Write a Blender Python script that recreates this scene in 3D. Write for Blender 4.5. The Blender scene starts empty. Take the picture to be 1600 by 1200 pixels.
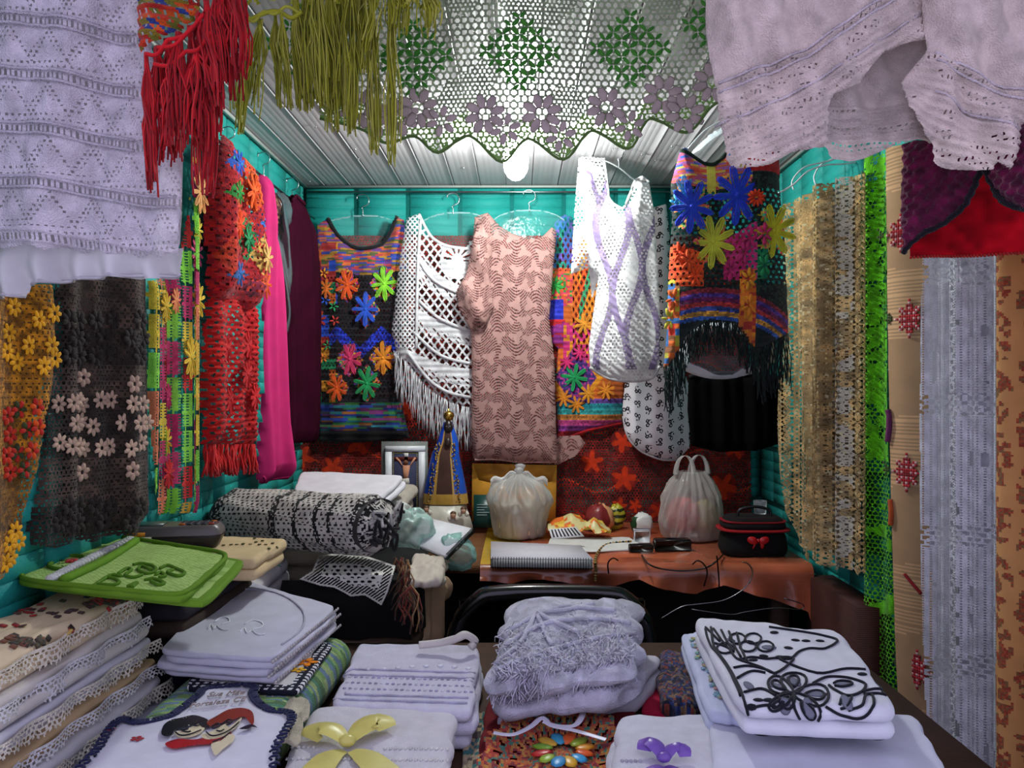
import bpy, math, random
import numpy as np
from mathutils import Vector
from mathutils.bvhtree import BVHTree

# ------------------------------------------------------------------ camera, world, exposure
scn = bpy.context.scene
COL = scn.collection
CX, CY, F, EYE = 810.0, 600.0, 1300.0, 1.40        # principal point and focal length in 1600x1200 pixels, eye height in m
cam_d = bpy.data.cameras.new('camera')
cam = bpy.data.objects.new('camera', cam_d); COL.objects.link(cam)
cam.location = (0, 0, EYE); cam.rotation_euler = (math.pi / 2, 0, 0)
cam_d.sensor_width = 36; cam_d.lens = 36 * F / 1600; cam_d.shift_x = (800 - CX) / 1600; cam_d.clip_start = 0.02
scn.camera = cam
scn.view_settings.view_transform = 'Standard'; scn.view_settings.look = 'None'
scn.view_settings.gamma = 1; scn.view_settings.use_curve_mapping = False
scn.view_settings.exposure = 0.3
world = bpy.data.worlds.new('World'); scn.world = world; world.use_nodes = True
world.node_tree.nodes['Background'].inputs[0].default_value = (0.74, 0.72, 1.0, 1)   # bluish daylight of the open market aisle
world.node_tree.nodes['Background'].inputs[1].default_value = 0.95
BULB_STRENGTH = 330.0

# ------------------------------------------------------------------ helpers
rnd = random.Random(7)
R = np.random.RandomState(11)
def lin(c):
    c = np.asarray(c, float) / 255.0
    return np.where(c <= 0.04045, c / 12.92, ((c + 0.055) / 1.055) ** 2.4)
def W(px, py, Y): return np.array([(px - CX) / F * Y, Y, EYE - (py - CY) / F * Y])          # photo pixel at depth Y
def T(px, py, z):                                                                           # photo pixel on the level z
    Y = (EYE - z) * F / (py - CY); return np.array([(px - CX) / F * Y, Y, z])
def hsh(i, j, seed=0):
    x = np.sin(np.asarray(i, float) * 127.1 + np.asarray(j, float) * 311.7 + seed * 74.7) * 43758.5453
    return x - np.floor(x)
def vn(x, y, seed=0):                                                                       # value noise 0..1
    x = np.asarray(x, float); y = np.asarray(y, float)
    i = np.floor(x); j = np.floor(y); f = x - i; g = y - j
    f = f * f * (3 - 2 * f); g = g * g * (3 - 2 * g)
    a = hsh(i, j, seed); b = hsh(i + 1, j, seed); c = hsh(i, j + 1, seed); d = hsh(i + 1, j + 1, seed)
    return (a * (1 - f) + b * f) * (1 - g) + (c * (1 - f) + d * f) * g
def in_poly(x, y, poly):
    inside = np.zeros(np.shape(x), bool); n = len(poly)
    for i in range(n):
        x1, y1 = poly[i]; x2, y2 = poly[(i + 1) % n]
        if y1 == y2: continue
        cond = ((y1 > y) != (y2 > y)) & (x < (x2 - x1) * (y - y1) / (y2 - y1) + x1)
        inside ^= cond
    return inside
def near_poly(x, y, poly):                                                                   # distance to the outline and nearest point
    best = np.full(np.shape(x), 1e9); bx = np.zeros_like(best); by = np.zeros_like(best); n = len(poly)
    for i in range(n):
        x1, y1 = poly[i]; x2, y2 = poly[(i + 1) % n]
        dx, dy = x2 - x1, y2 - y1; L = dx * dx + dy * dy + 1e-12
        t = np.clip(((x - x1) * dx + (y - y1) * dy) / L, 0, 1)
        qx, qy = x1 + t * dx, y1 + t * dy; d = np.hypot(x - qx, y - qy); m = d < best
        best = np.where(m, d, best); bx = np.where(m, qx, bx); by = np.where(m, qy, by)
    return best, bx, by
def smooth(pts, n=6, closed=False):                                                          # Catmull-Rom through the points
    P = [np.asarray(p, float) for p in pts]; out = []; N = len(P)
    for i in range(N if closed else N - 1):
        p0 = P[(i - 1) % N] if closed or i > 0 else P[0]; p1 = P[i]; p2 = P[(i + 1) % N]
        p3 = P[(i + 2) % N] if closed or i + 2 < N else P[-1]
        for k in range(n):
            t = k / n
            out.append(0.5 * ((2 * p1) + (-p0 + p2) * t + (2 * p0 - 5 * p1 + 4 * p2 - p3) * t * t + (-p0 + 3 * p1 - 3 * p2 + p3) * t ** 3))
    if not closed: out.append(P[-1])
    return out

# ------------------------------------------------------------------ materials (all read the colour of the yarn, paint or print from 'Col')
MATS = {}
def material(name, rough=0.9, bump=0.3, bscale=300.0, kind='noise', transl=0.0, vary=0.25, metal=0.0, clear=0.0, spec=0.3, vscale=35.0, sheen=0.0, coat=0.0):
    m = bpy.data.materials.new(name); m.use_nodes = True; nt = m.node_tree; N = nt.nodes; L = nt.links
    b = N['Principled BSDF']; out = N['Material Output']
    at = N.new('ShaderNodeAttribute'); at.attribute_name = 'Col'
    tc = N.new('ShaderNodeTexCoord')
    nz = N.new('ShaderNodeTexNoise'); nz.inputs['Scale'].default_value = vscale; nz.inputs['Detail'].default_value = 4
    L.new(tc.outputs['Object'], nz.inputs['Vector'])
    mr = N.new('ShaderNodeMapRange'); mr.inputs['From Min'].default_value = 0.3; mr.inputs['From Max'].default_value = 0.7
    mr.inputs['To Min'].default_value = 1 - vary; mr.inputs['To Max'].default_value = 1 + vary * 0.4
    L.new(nz.outputs['Fac'], mr.inputs['Value'])
    mx = N.new('ShaderNodeVectorMath'); mx.operation = 'SCALE'
    L.new(at.outputs['Color'], mx.inputs[0]); L.new(mr.outputs['Result'], mx.inputs['Scale'])
    L.new(mx.outputs[0], b.inputs['Base Color'])
    b.inputs['Roughness'].default_value = rough; b.inputs['Metallic'].default_value = metal
    b.inputs['Specular IOR Level'].default_value = spec
    b.inputs['Sheen Weight'].default_value = sheen; b.inputs['Coat Weight'].default_value = coat
    if bump > 0:
        if kind == 'noise':
            t = N.new('ShaderNodeTexNoise'); t.inputs['Scale'].default_value = bscale; t.inputs['Detail'].default_value = 3; o = t.outputs['Fac']
        elif kind == 'knit':
            t = N.new('ShaderNodeTexVoronoi'); t.inputs['Scale'].default_value = bscale; o = t.outputs['Distance']
        else:
            t = N.new('ShaderNodeTexWave'); t.inputs['Scale'].default_value = bscale; t.inputs['Distortion'].default_value = 1.5; t.inputs['Detail'].default_value = 2
            t.bands_direction = 'Z'; o = t.outputs['Fac']
        L.new(tc.outputs['Object'], t.inputs['Vector'])
        bp = N.new('ShaderNodeBump'); bp.inputs['Strength'].default_value = bump; bp.inputs['Distance'].default_value = 0.004
        L.new(o, bp.inputs['Height']); L.new(bp.outputs['Normal'], b.inputs['Normal'])
    sh = b.outputs[0]
    if transl > 0:
        tr = N.new('ShaderNodeBsdfTranslucent'); L.new(mx.outputs[0], tr.inputs['Color'])
        ms = N.new('ShaderNodeMixShader'); ms.inputs[0].default_value = transl
        L.new(sh, ms.inputs[1]); L.new(tr.outputs[0], ms.inputs[2]); sh = ms.outputs[0]
    if clear > 0:
        tp = N.new('ShaderNodeBsdfTransparent'); 
        fr = N.new('ShaderNodeFresnel'); fr.inputs['IOR'].default_value = 1.4
        mm = N.new('ShaderNodeMath'); mm.operation = 'MULTIPLY_ADD'; mm.inputs[1].default_value = 0.95; mm.inputs[2].default_value = 1 - clear
        L.new(fr.outputs[0], mm.inputs[0])
        ms = N.new('ShaderNodeMixShader'); L.new(mm.outputs[0], ms.inputs[0]); L.new(tp.outputs[0], ms.inputs[1]); L.new(sh, ms.inputs[2]); sh = ms.outputs[0]
    L.new(sh, out.inputs['Surface'])
    MATS[name] = m
material('yarn', 0.95, 0.55, 420, 'knit', 0.15, 0.3, sheen=0.15)
material('thread', 0.85, 0.25, 600, 'noise', 0.1, 0.25, sheen=0.1)
material('cotton', 0.9, 0.2, 900, 'noise', 0.12, 0.10, vscale=20)
material('gauze', 0.9, 0.3, 500, 'noise', 0.35, 0.15, clear=0.25, vscale=25)
material('terry', 1.0, 0.7, 700, 'noise', 0.0, 0.10, sheen=0.2)
material('velvet', 0.9, 0.2, 500, 'noise', 0.0, 0.35, spec=0.06, vscale=12)
material('satin', 0.35, 0.05, 100, 'noise', 0.1, 0.1, spec=0.5)
material('sparkle', 0.3, 0.9, 500, 'knit', 0.1, 0.3, spec=0.9)
material('plastic', 0.35, 0.05, 60, 'noise', 0.0, 0.08, spec=0.5)
material('gloss_black', 0.14, 0.0, spec=0.6, vary=0.05)
material('clear_film', 0.12, 0.5, 45, 'noise', 0.0, 0.05, clear=0.94, spec=0.7)
material('milky_film', 0.2, 0.9, 28, 'noise', 0.25, 0.10, clear=0.60, spec=0.6)
material('oilcloth', 0.22, 0.25, 25, 'noise', 0.0, 0.3, spec=0.6, vscale=9)
material('metal', 0.25, 0.0, metal=1.0, vary=0.1)
material('paint', 0.65, 0.35, 120, 'noise', 0.0, 0.22, vscale=5)
material('ceiling_pvc', 0.5, 0.1, 20, 'noise', 0.0, 0.08, spec=0.5, vscale=4)
material('paper', 0.75, 0.1, 200, 'noise', 0.05, 0.06)
material('card', 0.6, 0.1, 80, 'noise', 0.0, 0.25, vscale=14)
material('wood', 0.7, 0.3, 60, 'wave', 0.0, 0.35, vscale=8)
material('ceramic', 0.3, 0.15, 90, 'noise', 0.0, 0.2, spec=0.5)
em = bpy.data.materials.new('lamp_glow'); em.use_nodes = True
_e = em.node_tree.nodes.new('ShaderNodeEmission'); _e.inputs['Color'].default_value = (0.93, 1.0, 0.97, 1); _e.inputs['Strength'].default_value = BULB_STRENGTH
em.node_tree.links.new(_e.outputs[0], em.node_tree.nodes['Material Output'].inputs['Surface']); MATS['lamp_glow'] = em

# ------------------------------------------------------------------ mesh builder
class MB:
    def __init__(s): s.v = []; s.n = 0; s.q = []; s.t = []; s.qc = []; s.tc = []
    def add(s, v, quads=None, tris=None, col=(200, 200, 200), raw=False):
        v = np.asarray(v, float).reshape(-1, 3); o = s.n; s.v.append(v); s.n += len(v)
        c = np.asarray(col, float) if raw else lin(col)
        for fs, lst, cl in ((quads, s.q, s.qc), (tris, s.t, s.tc)):
            if fs is None or len(fs) == 0: continue
            fs = np.asarray(fs, int); lst.append(fs + o)
            cl.append(np.broadcast_to(c, (len(fs), 3)) if c.ndim == 1 else c)
        return s
    def tube(s, pts, r, n=5, col=(200, 200, 200), cap=True):
        P = np.asarray(pts, float); m = len(P)
        rr = np.full(m, r, float) if np.isscalar(r) else np.asarray(r, float)
        tg = np.gradient(P, axis=0); tg /= np.linalg.norm(tg, axis=1)[:, None] + 1e-12
        up = np.array([0.3, 0.2, 0.93]); a = np.cross(tg, up); bad = np.linalg.norm(a, axis=1) < 0.15
        a[bad] = np.cross(tg[bad], np.array([1.0, 0, 0])); a /= np.linalg.norm(a, axis=1)[:, None] + 1e-12
        b = np.cross(tg, a); th = np.arange(n) * 2 * math.pi / n
        v = P[:, None, :] + rr[:, None, None] * (np.cos(th)[None, :, None] * a[:, None, :] + np.sin(th)[None, :, None] * b[:, None, :])
        i = np.arange(m - 1)[:, None]; j = np.arange(n)[None, :]; k = (j + 1) % n
        q = np.stack([i * n + j, i * n + k, (i + 1) * n + k, (i + 1) * n + j], -1).reshape(-1, 4)
        tr = None; vv = v.reshape(-1, 3)
        if cap:
            vv = np.vstack([vv, P[0], P[-1]]); e0 = m * n; e1 = e0 + 1; jj = np.arange(n); kk = (jj + 1) % n
            tr = np.vstack([np.stack([np.full(n, e0), kk, jj], -1), np.stack([np.full(n, e1), (m - 1) * n + jj, (m - 1) * n + kk], -1)])
        return s.add(vv, q, tr, col)
    def ball(s, c, ax, nu=8, nv=6, col=(200, 200, 200)):                                       # ax: three axis vectors (rows) or radii
        ax = np.diag(ax) if np.ndim(ax) == 1 else np.asarray(ax, float)
        th = np.arange(nu) * 2 * math.pi / nu; ph = np.linspace(0, math.pi, nv + 1)[1:-1]
        d = np.stack([np.sin(ph)[:, None] * np.cos(th)[None], np.sin(ph)[:, None] * np.sin(th)[None], np.repeat(np.cos(ph)[:, None], nu, 1)], -1).reshape(-1, 3)
        d = np.vstack([d, [0, 0, 1], [0, 0, -1]]); v = np.asarray(c, float) + d @ ax; m = nv - 1
        i = np.arange(m - 1)[:, None]; j = np.arange(nu)[None]; k = (j + 1) % nu
        q = np.stack([i * nu + j, (i + 1) * nu + j, (i + 1) * nu + k, i * nu + k], -1).reshape(-1, 4)
        jj = np.arange(nu); kk = (jj + 1) % nu; e = m * nu
        t = np.vstack([np.stack([np.full(nu, e), jj, kk], -1), np.stack([np.full(nu, e + 1), (m - 1) * nu + kk, (m - 1) * nu + jj], -1)])
        return s.add(v, q, t, col)
    def box(s, c, size, ax=None, col=(200, 200, 200), bev=0.0):
        ax = np.eye(3) if ax is None else np.asarray(ax, float); h = np.asarray(size, float) / 2
        if bev <= 0:
            d = np.array([[x, y, z] for x in (-1, 1) for y in (-1, 1) for z in (-1, 1)], float) * h
            return s.add(np.asarray(c, float) + d @ ax, [[0, 1, 3, 2], [4, 6, 7, 5], [0, 4, 5, 1], [2, 3, 7, 6], [0, 2, 6, 4], [1, 5, 7, 3]], None, col)
        b = min(bev, h.min() * 0.95); V = []; Q = []; Tt = []; idx = {}
        for x in (-1, 1):
            for y in (-1, 1):
                for z in (-1, 1):
                    for a in range(3):
                        p = np.array([x, y, z], float) * (h - b); p[a] += (x, y, z)[a] * b
                        idx[(x, y, z, a)] = len(V); V.append(p)
        for a in range(3):
            o1, o2 = (a + 1) % 3, (a + 2) % 3
            for sg in (-1, 1):
                f = []
                for (m1, m2) in ((-1, -1), (1, -1), (1, 1), (-1, 1)):
                    k = [0, 0, 0]; k[a] = sg; k[o1] = m1; k[o2] = m2; f.append(idx[(k[0], k[1], k[2], a)])
                Q.append(f if sg > 0 else f[::-1])
            for m1 in (-1, 1):
                for m2 in (-1, 1):
                    f = []
                    for sg in (-1, 1):
                        k = [0, 0, 0]; k[a] = sg; k[o1] = m1; k[o2] = m2; f += [idx[(k[0], k[1], k[2], o1)], idx[(k[0], k[1], k[2], o2)]]
                    f = [f[0], f[1], f[3], f[2]]; Q.append(f if m1 * m2 < 0 else f[::-1])
        for x in (-1, 1):
            for y in (-1, 1):
                for z in (-1, 1):
                    f = [idx[(x, y, z, a)] for a in range(3)]; Tt.append(f if x * y * z > 0 else f[::-1])
        return s.add(np.asarray(c, float) + np.array(V) @ ax, Q, Tt, col)
    def lathe(s, prof, c, n=24, col=(200, 200, 200), sx=1.0, sy=1.0, wob=None):                 # prof: (r, z) list
        prof = np.asarray(prof, float); m = len(prof); th = np.arange(n) * 2 * math.pi / n
        r = prof[:, 0][:, None] * np.ones(n)[None]; z = prof[:, 1][:, None] * np.ones(n)[None]
        if wob is not None: r = r * wob(th[None, :], prof[:, 1][:, None])
        v = np.stack([r * np.cos(th)[None] * sx, r * np.sin(th)[None] * sy, z], -1).reshape(-1, 3) + np.asarray(c, float)
        i = np.arange(m - 1)[:, None]; j = np.arange(n)[None]; k = (j + 1) % n
        q = np.stack([i * n + j, i * n + k, (i + 1) * n + k, (i + 1) * n + j], -1).reshape(-1, 4)
        if isinstance(col, list): cc = lin(np.array([col[a] for a in range(m - 1) for _ in range(n)])); return s.add(v, q, None, cc, True)
        return s.add(v, q, None, col)
    def prism(s, pts, thick, nrm, col=(200, 200, 200)):                                         # flat outline of 3-D points, thickness along -nrm
        P = np.asarray(pts, float); n = len(P); nrm = np.asarray(nrm, float); c = P.mean(0)
        v = np.vstack([P, P - nrm * thick, c, c - nrm * thick]); j = np.arange(n); k = (j + 1) % n
        q = np.stack([j, j + n, k + n, k], -1)
        t = np.vstack([np.stack([np.full(n, 2 * n), j, k], -1), np.stack([np.full(n, 2 * n + 1), k + n, j + n], -1)])
        return s.add(v, q, t, col)
    def grid(s, P, col=(200, 200, 200), keep=None, raw=False):
        m, n = P.shape[:2]; i = np.arange(m - 1)[:, None]; j = np.arange(n - 1)[None]
        q = np.stack([i * n + j, i * n + j + 1, (i + 1) * n + j + 1, (i + 1) * n + j], -1).reshape(-1, 4)
        c = np.asarray(col, float)
        if not raw: c = lin(c)
        if c.ndim > 1: c = c.reshape(-1, 3)
        if keep is not None:
            k = keep.reshape(-1); q = q[k]
            if c.ndim > 1: c = c[k]
        used = np.unique(q); mp = np.zeros(m * n, int); mp[used] = np.arange(len(used))
        return s.add(P.reshape(-1, 3)[used], mp[q], None, c, True)
    def bvh(s):
        v = np.vstack(s.v); f = [list(x) for a in s.q for x in a] + [list(x) for a in s.t for x in a]
        return BVHTree.FromPolygons([tuple(x) for x in v], f)
    def build(s, name, mat='cotton', parent=None, label=None, cat=None, group=None, kind=None, flat=False, origin=None):
        v = np.vstack(s.v)
        if parent is not None: o = np.array(parent.get('_w', list(parent.location)), float)
        elif origin is not None: o = np.asarray(origin, float)
        else: o = np.array([(v[:, 0].min() + v[:, 0].max()) / 2, (v[:, 1].min() + v[:, 1].max()) / 2, v[:, 2].min()])
        me = bpy.data.meshes.new(name); me.vertices.add(len(v)); me.vertices.foreach_set('co', (v - o).astype(np.float32).ravel())
        q = np.vstack(s.q) if s.q else np.zeros((0, 4), int); t = np.vstack(s.t) if s.t else np.zeros((0, 3), int)
        loops = np.concatenate([q.ravel(), t.ravel()]); tot = np.concatenate([np.full(len(q), 4), np.full(len(t), 3)])
        st = np.concatenate([[0], np.cumsum(tot)[:-1]])
        me.loops.add(len(loops)); me.loops.foreach_set('vertex_index', loops.astype(np.int32))
        me.polygons.add(len(tot)); me.polygons.foreach_set('loop_start', st.astype(np.int32)); me.polygons.foreach_set('loop_total', tot.astype(np.int32))
        if not flat: me.polygons.foreach_set('use_smooth', np.ones(len(tot), bool))
        cc = np.vstack([np.zeros((0, 3))] + list(s.qc) + list(s.tc)); ca = me.color_attributes.new('Col', 'FLOAT_COLOR', 'CORNER')
        c4 = np.ones((len(loops), 4), np.float32); c4[:, :3] = np.repeat(cc, tot, 0); ca.data.foreach_set('color', c4.ravel())
        me.update(calc_edges=True); me.materials.append(MATS[mat])
        ob = bpy.data.objects.new(name, me); COL.objects.link(ob)
        if parent is not None:
            ob.parent = parent; ob['_w'] = list(o)
        else: ob.location = o; ob['_w'] = list(o)
        tag(ob, label, cat, group, kind); s.obj = ob; return ob
def host(S, parent):                                                           # ornaments belong to the cloth they are sewn on
    o = getattr(S, 'obj', None); return o if o is not None and o.parent is not None and o.parent == parent else parent
def tag(o, label=None, cat=None, group=None, kind=None):
    if label: o['label'] = label
    if cat: o['category'] = cat
    if group: o['group'] = group
    if kind: o['kind'] = kind
def thing(name, label, cat, loc, group=None):
    o = bpy.data.objects.new(name, None); COL.objects.link(o); o.location = tuple(float(a) for a in loc); o.empty_display_size = 0.05
    o['_w'] = [float(a) for a in loc]; tag(o, label, cat, group); return o

# ------------------------------------------------------------------ cloth hung on a vertical plane
class C: pass
class Cloth:
    """a hanging cloth: outline read from the photo on a vertical plane through two plan points; holes are real gaps between the stitches"""
    def __init__(s, poly, plan, cell, col, keep=None, fold=None, bulge=0.0, bw=0.04, snap=True, tilt=0.0):
        (xa, Ya), (xb, Yb) = plan
        s.A = np.array([(xa - CX) / F * Ya, Ya]); B = np.array([(xb - CX) / F * Yb, Yb]); s.du = (B - s.A) / np.linalg.norm(B - s.A)
        s.nn = np.array([s.du[1], -s.du[0]])
        if s.nn @ (-(s.A + B) / 2) < 0: s.nn = -s.nn
        P = [s.uv(x, y) for x, y in poly]; U = [p[0] for p in P]; V = [p[1] for p in P]
        s.u0, s.u1, s.v0, s.v1 = min(U), max(U), min(V), max(V)
        nu = max(3, int(math.ceil((s.u1 - s.u0) / cell))); nv = max(3, int(math.ceil((s.v1 - s.v0) / cell)))
        gu = np.linspace(s.u0, s.u1, nu + 1); gv = np.linspace(s.v1, s.v0, nv + 1); s.gu, s.gv = gu, gv
        UU, VV = np.meshgrid(gu, gv); c = s.ctx((UU[1:, 1:] + UU[:-1, :-1]) / 2, (VV[1:, 1:] + VV[:-1, :-1]) / 2)
        ins = in_poly(c.u, c.v, P); s.inside = ins
        cv = s.ctx(UU, VV); d, qx, qy = near_poly(UU, VV, P); inv = in_poly(UU, VV, P)
        disp = bulge * np.sqrt(np.clip(np.where(inv, d, 0) / bw, 0, 1)) if bulge else np.zeros_like(UU)
        if fold is not None: disp = disp + fold(cv)
        if snap:
            m = (d < cell * 0.72); UU = np.where(m, qx, UU); VV = np.where(m, qy, VV)
        s.disp = disp
        if keep is not None: ins = ins & keep(c)
        cl = col(c) if callable(col) else np.broadcast_to(np.asarray(col, float), c.u.shape + (3,))
        s.P = np.stack([s.A[0] + UU * s.du[0] + disp * s.nn[0], s.A[1] + UU * s.du[1] + disp * s.nn[1], VV], -1)
        s.mb = MB(); s.mb.grid(s.P, cl, ins)
    def ctx(s, u, v):
        c = C(); c.u = u; c.v = v; X = s.A[0] + u * s.du[0]; Y = s.A[1] + u * s.du[1]
        c.px = CX + X / Y * F; c.py = CY + (EYE - v) / Y * F; c.Y = Y
        c.s = (u - s.u0) / (s.u1 - s.u0); c.t = (s.v1 - v) / (s.v1 - s.v0); return c
    def uv(s, px, py):
        d = np.array([(px - CX) / F, 1.0]); Y = (s.A @ s.nn) / (d @ s.nn)
        return ((d * Y - s.A) @ s.du, EYE - (py - CY) / F * Y)
    def pt(s, px, py, off=0.004):
        u, v = s.uv(px, py); j = int(np.clip(np.searchsorted(s.gu, u), 0, len(s.gu) - 1)); i = int(np.clip(np.searchsorted(-s.gv, -v), 0, len(s.gv) - 1))
        a = s.A + u * s.du + s.nn * (s.disp[i, j] + off); return np.array([a[0], a[1], v])
    def frame(s, px, py, off=0.004):
        return s.pt(px, py, off), np.array([s.du[0], s.du[1], 0]) * (1 if s.du[0] > 0 or abs(s.du[0]) < 1e-6 else -1), np.array([0, 0, 1.0]), np.array([s.nn[0], s.nn[1], 0])
    def build(s, name, mat='yarn', parent=None, **k):
        s.obj = s.mb.build(name, mat, parent, **k); return s.obj

class Top:
    """the upper side of something lying on a counter, found by looking along a photo ray"""
    def __init__(s, mb): s.b = mb.bvh(); s.ym = float(np.vstack(mb.v)[:, 1].mean()); s.obj = getattr(mb, 'obj', None)
    def frame(s, px, py, off=0.002):
        d = Vector(((px - CX) / F, 1, -(py - CY) / F)).normalized(); h = s.b.ray_cast(Vector((0, 0, EYE)), d)
        if h[0] is None:
            h = s.b.find_nearest(Vector((0, 0, EYE)) + d * (s.ym / d.y))
        n = np.array(h[1]); n = n if n @ np.array(d) < 0 else -n
        ex = np.array([1.0, 0, 0]); ex = ex - n * (ex @ n); ex /= np.linalg.norm(ex); return np.array(h[0]) + n * off, ex, np.cross(n, ex), n
    def pt(s, px, py, off=0.002): return s.frame(px, py, off)[0]
class Flat:
    """the level upper side of a flat cloth"""
    def __init__(s, z, obj=None): s.z = z; s.obj = obj
    def frame(s, px, py, off=0.002): return T(px, py, s.z) + np.array([0, 0, off]), np.array([1.0, 0, 0]), np.array([0, 1.0, 0]), np.array([0, 0, 1.0])
    def pt(s, px, py, off=0.002): return s.frame(px, py, off)[0]
def cord(S, pts, r, col, parent, name, mat='thread', n=4, sm=5, off=None, closed=False, mb=None):
    P = smooth(pts, sm, closed) if sm > 1 else pts
    if closed: P = list(P) + [P[0]]
    Q = [S.pt(p[0], p[1], r * 0.6 if off is None else off) for p in P]
    if mb is not None: mb.tube(Q, r, n, col); return mb
    m = MB(); m.tube(Q, r, n, col); return m.build(name, mat, host(S, parent))
def petals(mb, fr, r, n, col, rot=0.0, width=0.36, inner=0.12, stretch=1.0, thick=0.12, col2=None):     # plump petals round a centre
    p, ex, ey, nz = fr
    for i in range(n):
        a = rot + i * 2 * math.pi / n; d = (ex * math.cos(a) + ey * math.sin(a) * stretch); t = np.cross(nz, d)
        L = r * (1 - inner) / 2; c = p + d * (r * inner + L)
        mb.ball(c, np.array([t * r * width / 2, d * L, nz * r * thick]), 6, 4, col if (col2 is None or i % 2 == 0) else col2)
def loops(mb, fr, r, n, col, rot=0.0, width=0.30, stretch=1.0, th=0.045):                                 # petals of looped yarn
    p, ex, ey, nz = fr
    for i in range(n):
        a = rot + i * 2 * math.pi / n; d = (ex * math.cos(a) + ey * math.sin(a) * stretch); t = np.cross(nz, d)
        ts = np.linspace(0, 2 * math.pi, 11)
        pts = [p + d * r * (0.5 - 0.5 * math.cos(q)) + t * r * width * 0.5 * math.sin(q) * (0.35 + 0.65 * (0.5 - 0.5 * math.cos(q))) + nz * r * 0.10 for q in ts]
        mb.tube(pts, r * th, 4, col, False)
        for q in (-.5, .0, .5): mb.tube([p + nz * r * .1, p + d * r * 0.5 + t * r * width * .28 * q + nz * r * .15, p + d * r * (0.94 - .1 * abs(q)) + t * r * width * .3 * q + nz * r * 0.08], r * th * .7, 3, col, False)
    mb.ball(p + nz * r * 0.1, (r * .13, r * .13, r * .13), 6, 4, col)
def flower(S, px, py, rpx, n, col, parent, kind='petal', name='flower', rot=None, mat='thread', stretch=1.0, **k):
    fr = S.frame(px, py); r = rpx * fr[0][1] / F; mb = MB(); rot = rnd.random() * 6 if rot is None else rot
    (petals if kind == 'petal' else loops)(mb, fr, r, n, col, rot, stretch=stretch, **k)
    return mb.build(name, mat, host(S, parent))
def strands(mb, tops, length, per, spread, r, col, seed=0, n=3, segs=5, wob=0.006, jit=0.25, drift=(0, 0)):
    rr = random.Random(seed); cols = col if isinstance(col, list) else [col]
    for p in tops:
        for k in range(per):
            L = length * (1 - jit * rr.random()); ph = rr.random() * 6; a = rr.uniform(-spread, spread); b = rr.uniform(-spread, spread) * 0.6
            w = wob * rr.uniform(0.4, 1.3)
            pts = [np.array([p[0] + a * t + drift[0] * t + w * math.sin(ph + 5 * t), p[1] + b * t + drift[1] * t + w * .7 * math.cos(ph + 4 * t), p[2] - L * t]) for t in np.linspace(0, 1, segs)]
            mb.tube(pts, r, n, cols[rr.randrange(len(cols))], True)
def speck(u, v, pal, a=0.006, b=0.004, seed=0):                                                          # yarn stitches that change colour
    pal = np.asarray(pal, float); h = hsh(np.floor(u / a), np.floor(v / b), seed); return pal[np.minimum((h * len(pal)).astype(int), len(pal) - 1)]
def runs(u, v, pal, a=0.03, b=0.005, seed=0):                                                            # rows of variegated yarn
    pal = np.asarray(pal, float); row = np.floor(v / b); h = hsh(np.floor(u / a + hsh(row, 0, seed) * 3), row, seed + 1); return pal[np.minimum((h * len(pal)).astype(int), len(pal) - 1)]
def holes(u, v, p, r, q=None):                                                                           # staggered round holes
    q = p * 0.87 if q is None else q; row = np.floor(v / q); x = (u / p + 0.5 * (row % 2)) % 1 - 0.5; y = (v / q) % 1 - 0.5
    return np.hypot(x * p, y * q) < r
def diamonds(u, v, p, w, k=1.0):                                                                         # diamond mesh: True on the threads
    a = ((u + v * k) / p) % 1; b = ((u - v * k) / p) % 1
    return (np.abs(a - .5) > .5 - w) | (np.abs(b - .5) > .5 - w)
def setc(cl, m, col): cl[m] = np.asarray(col, float); return cl
def base(c, col): return np.ones(c.u.shape + (3,)) * np.asarray(col, float)

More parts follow.
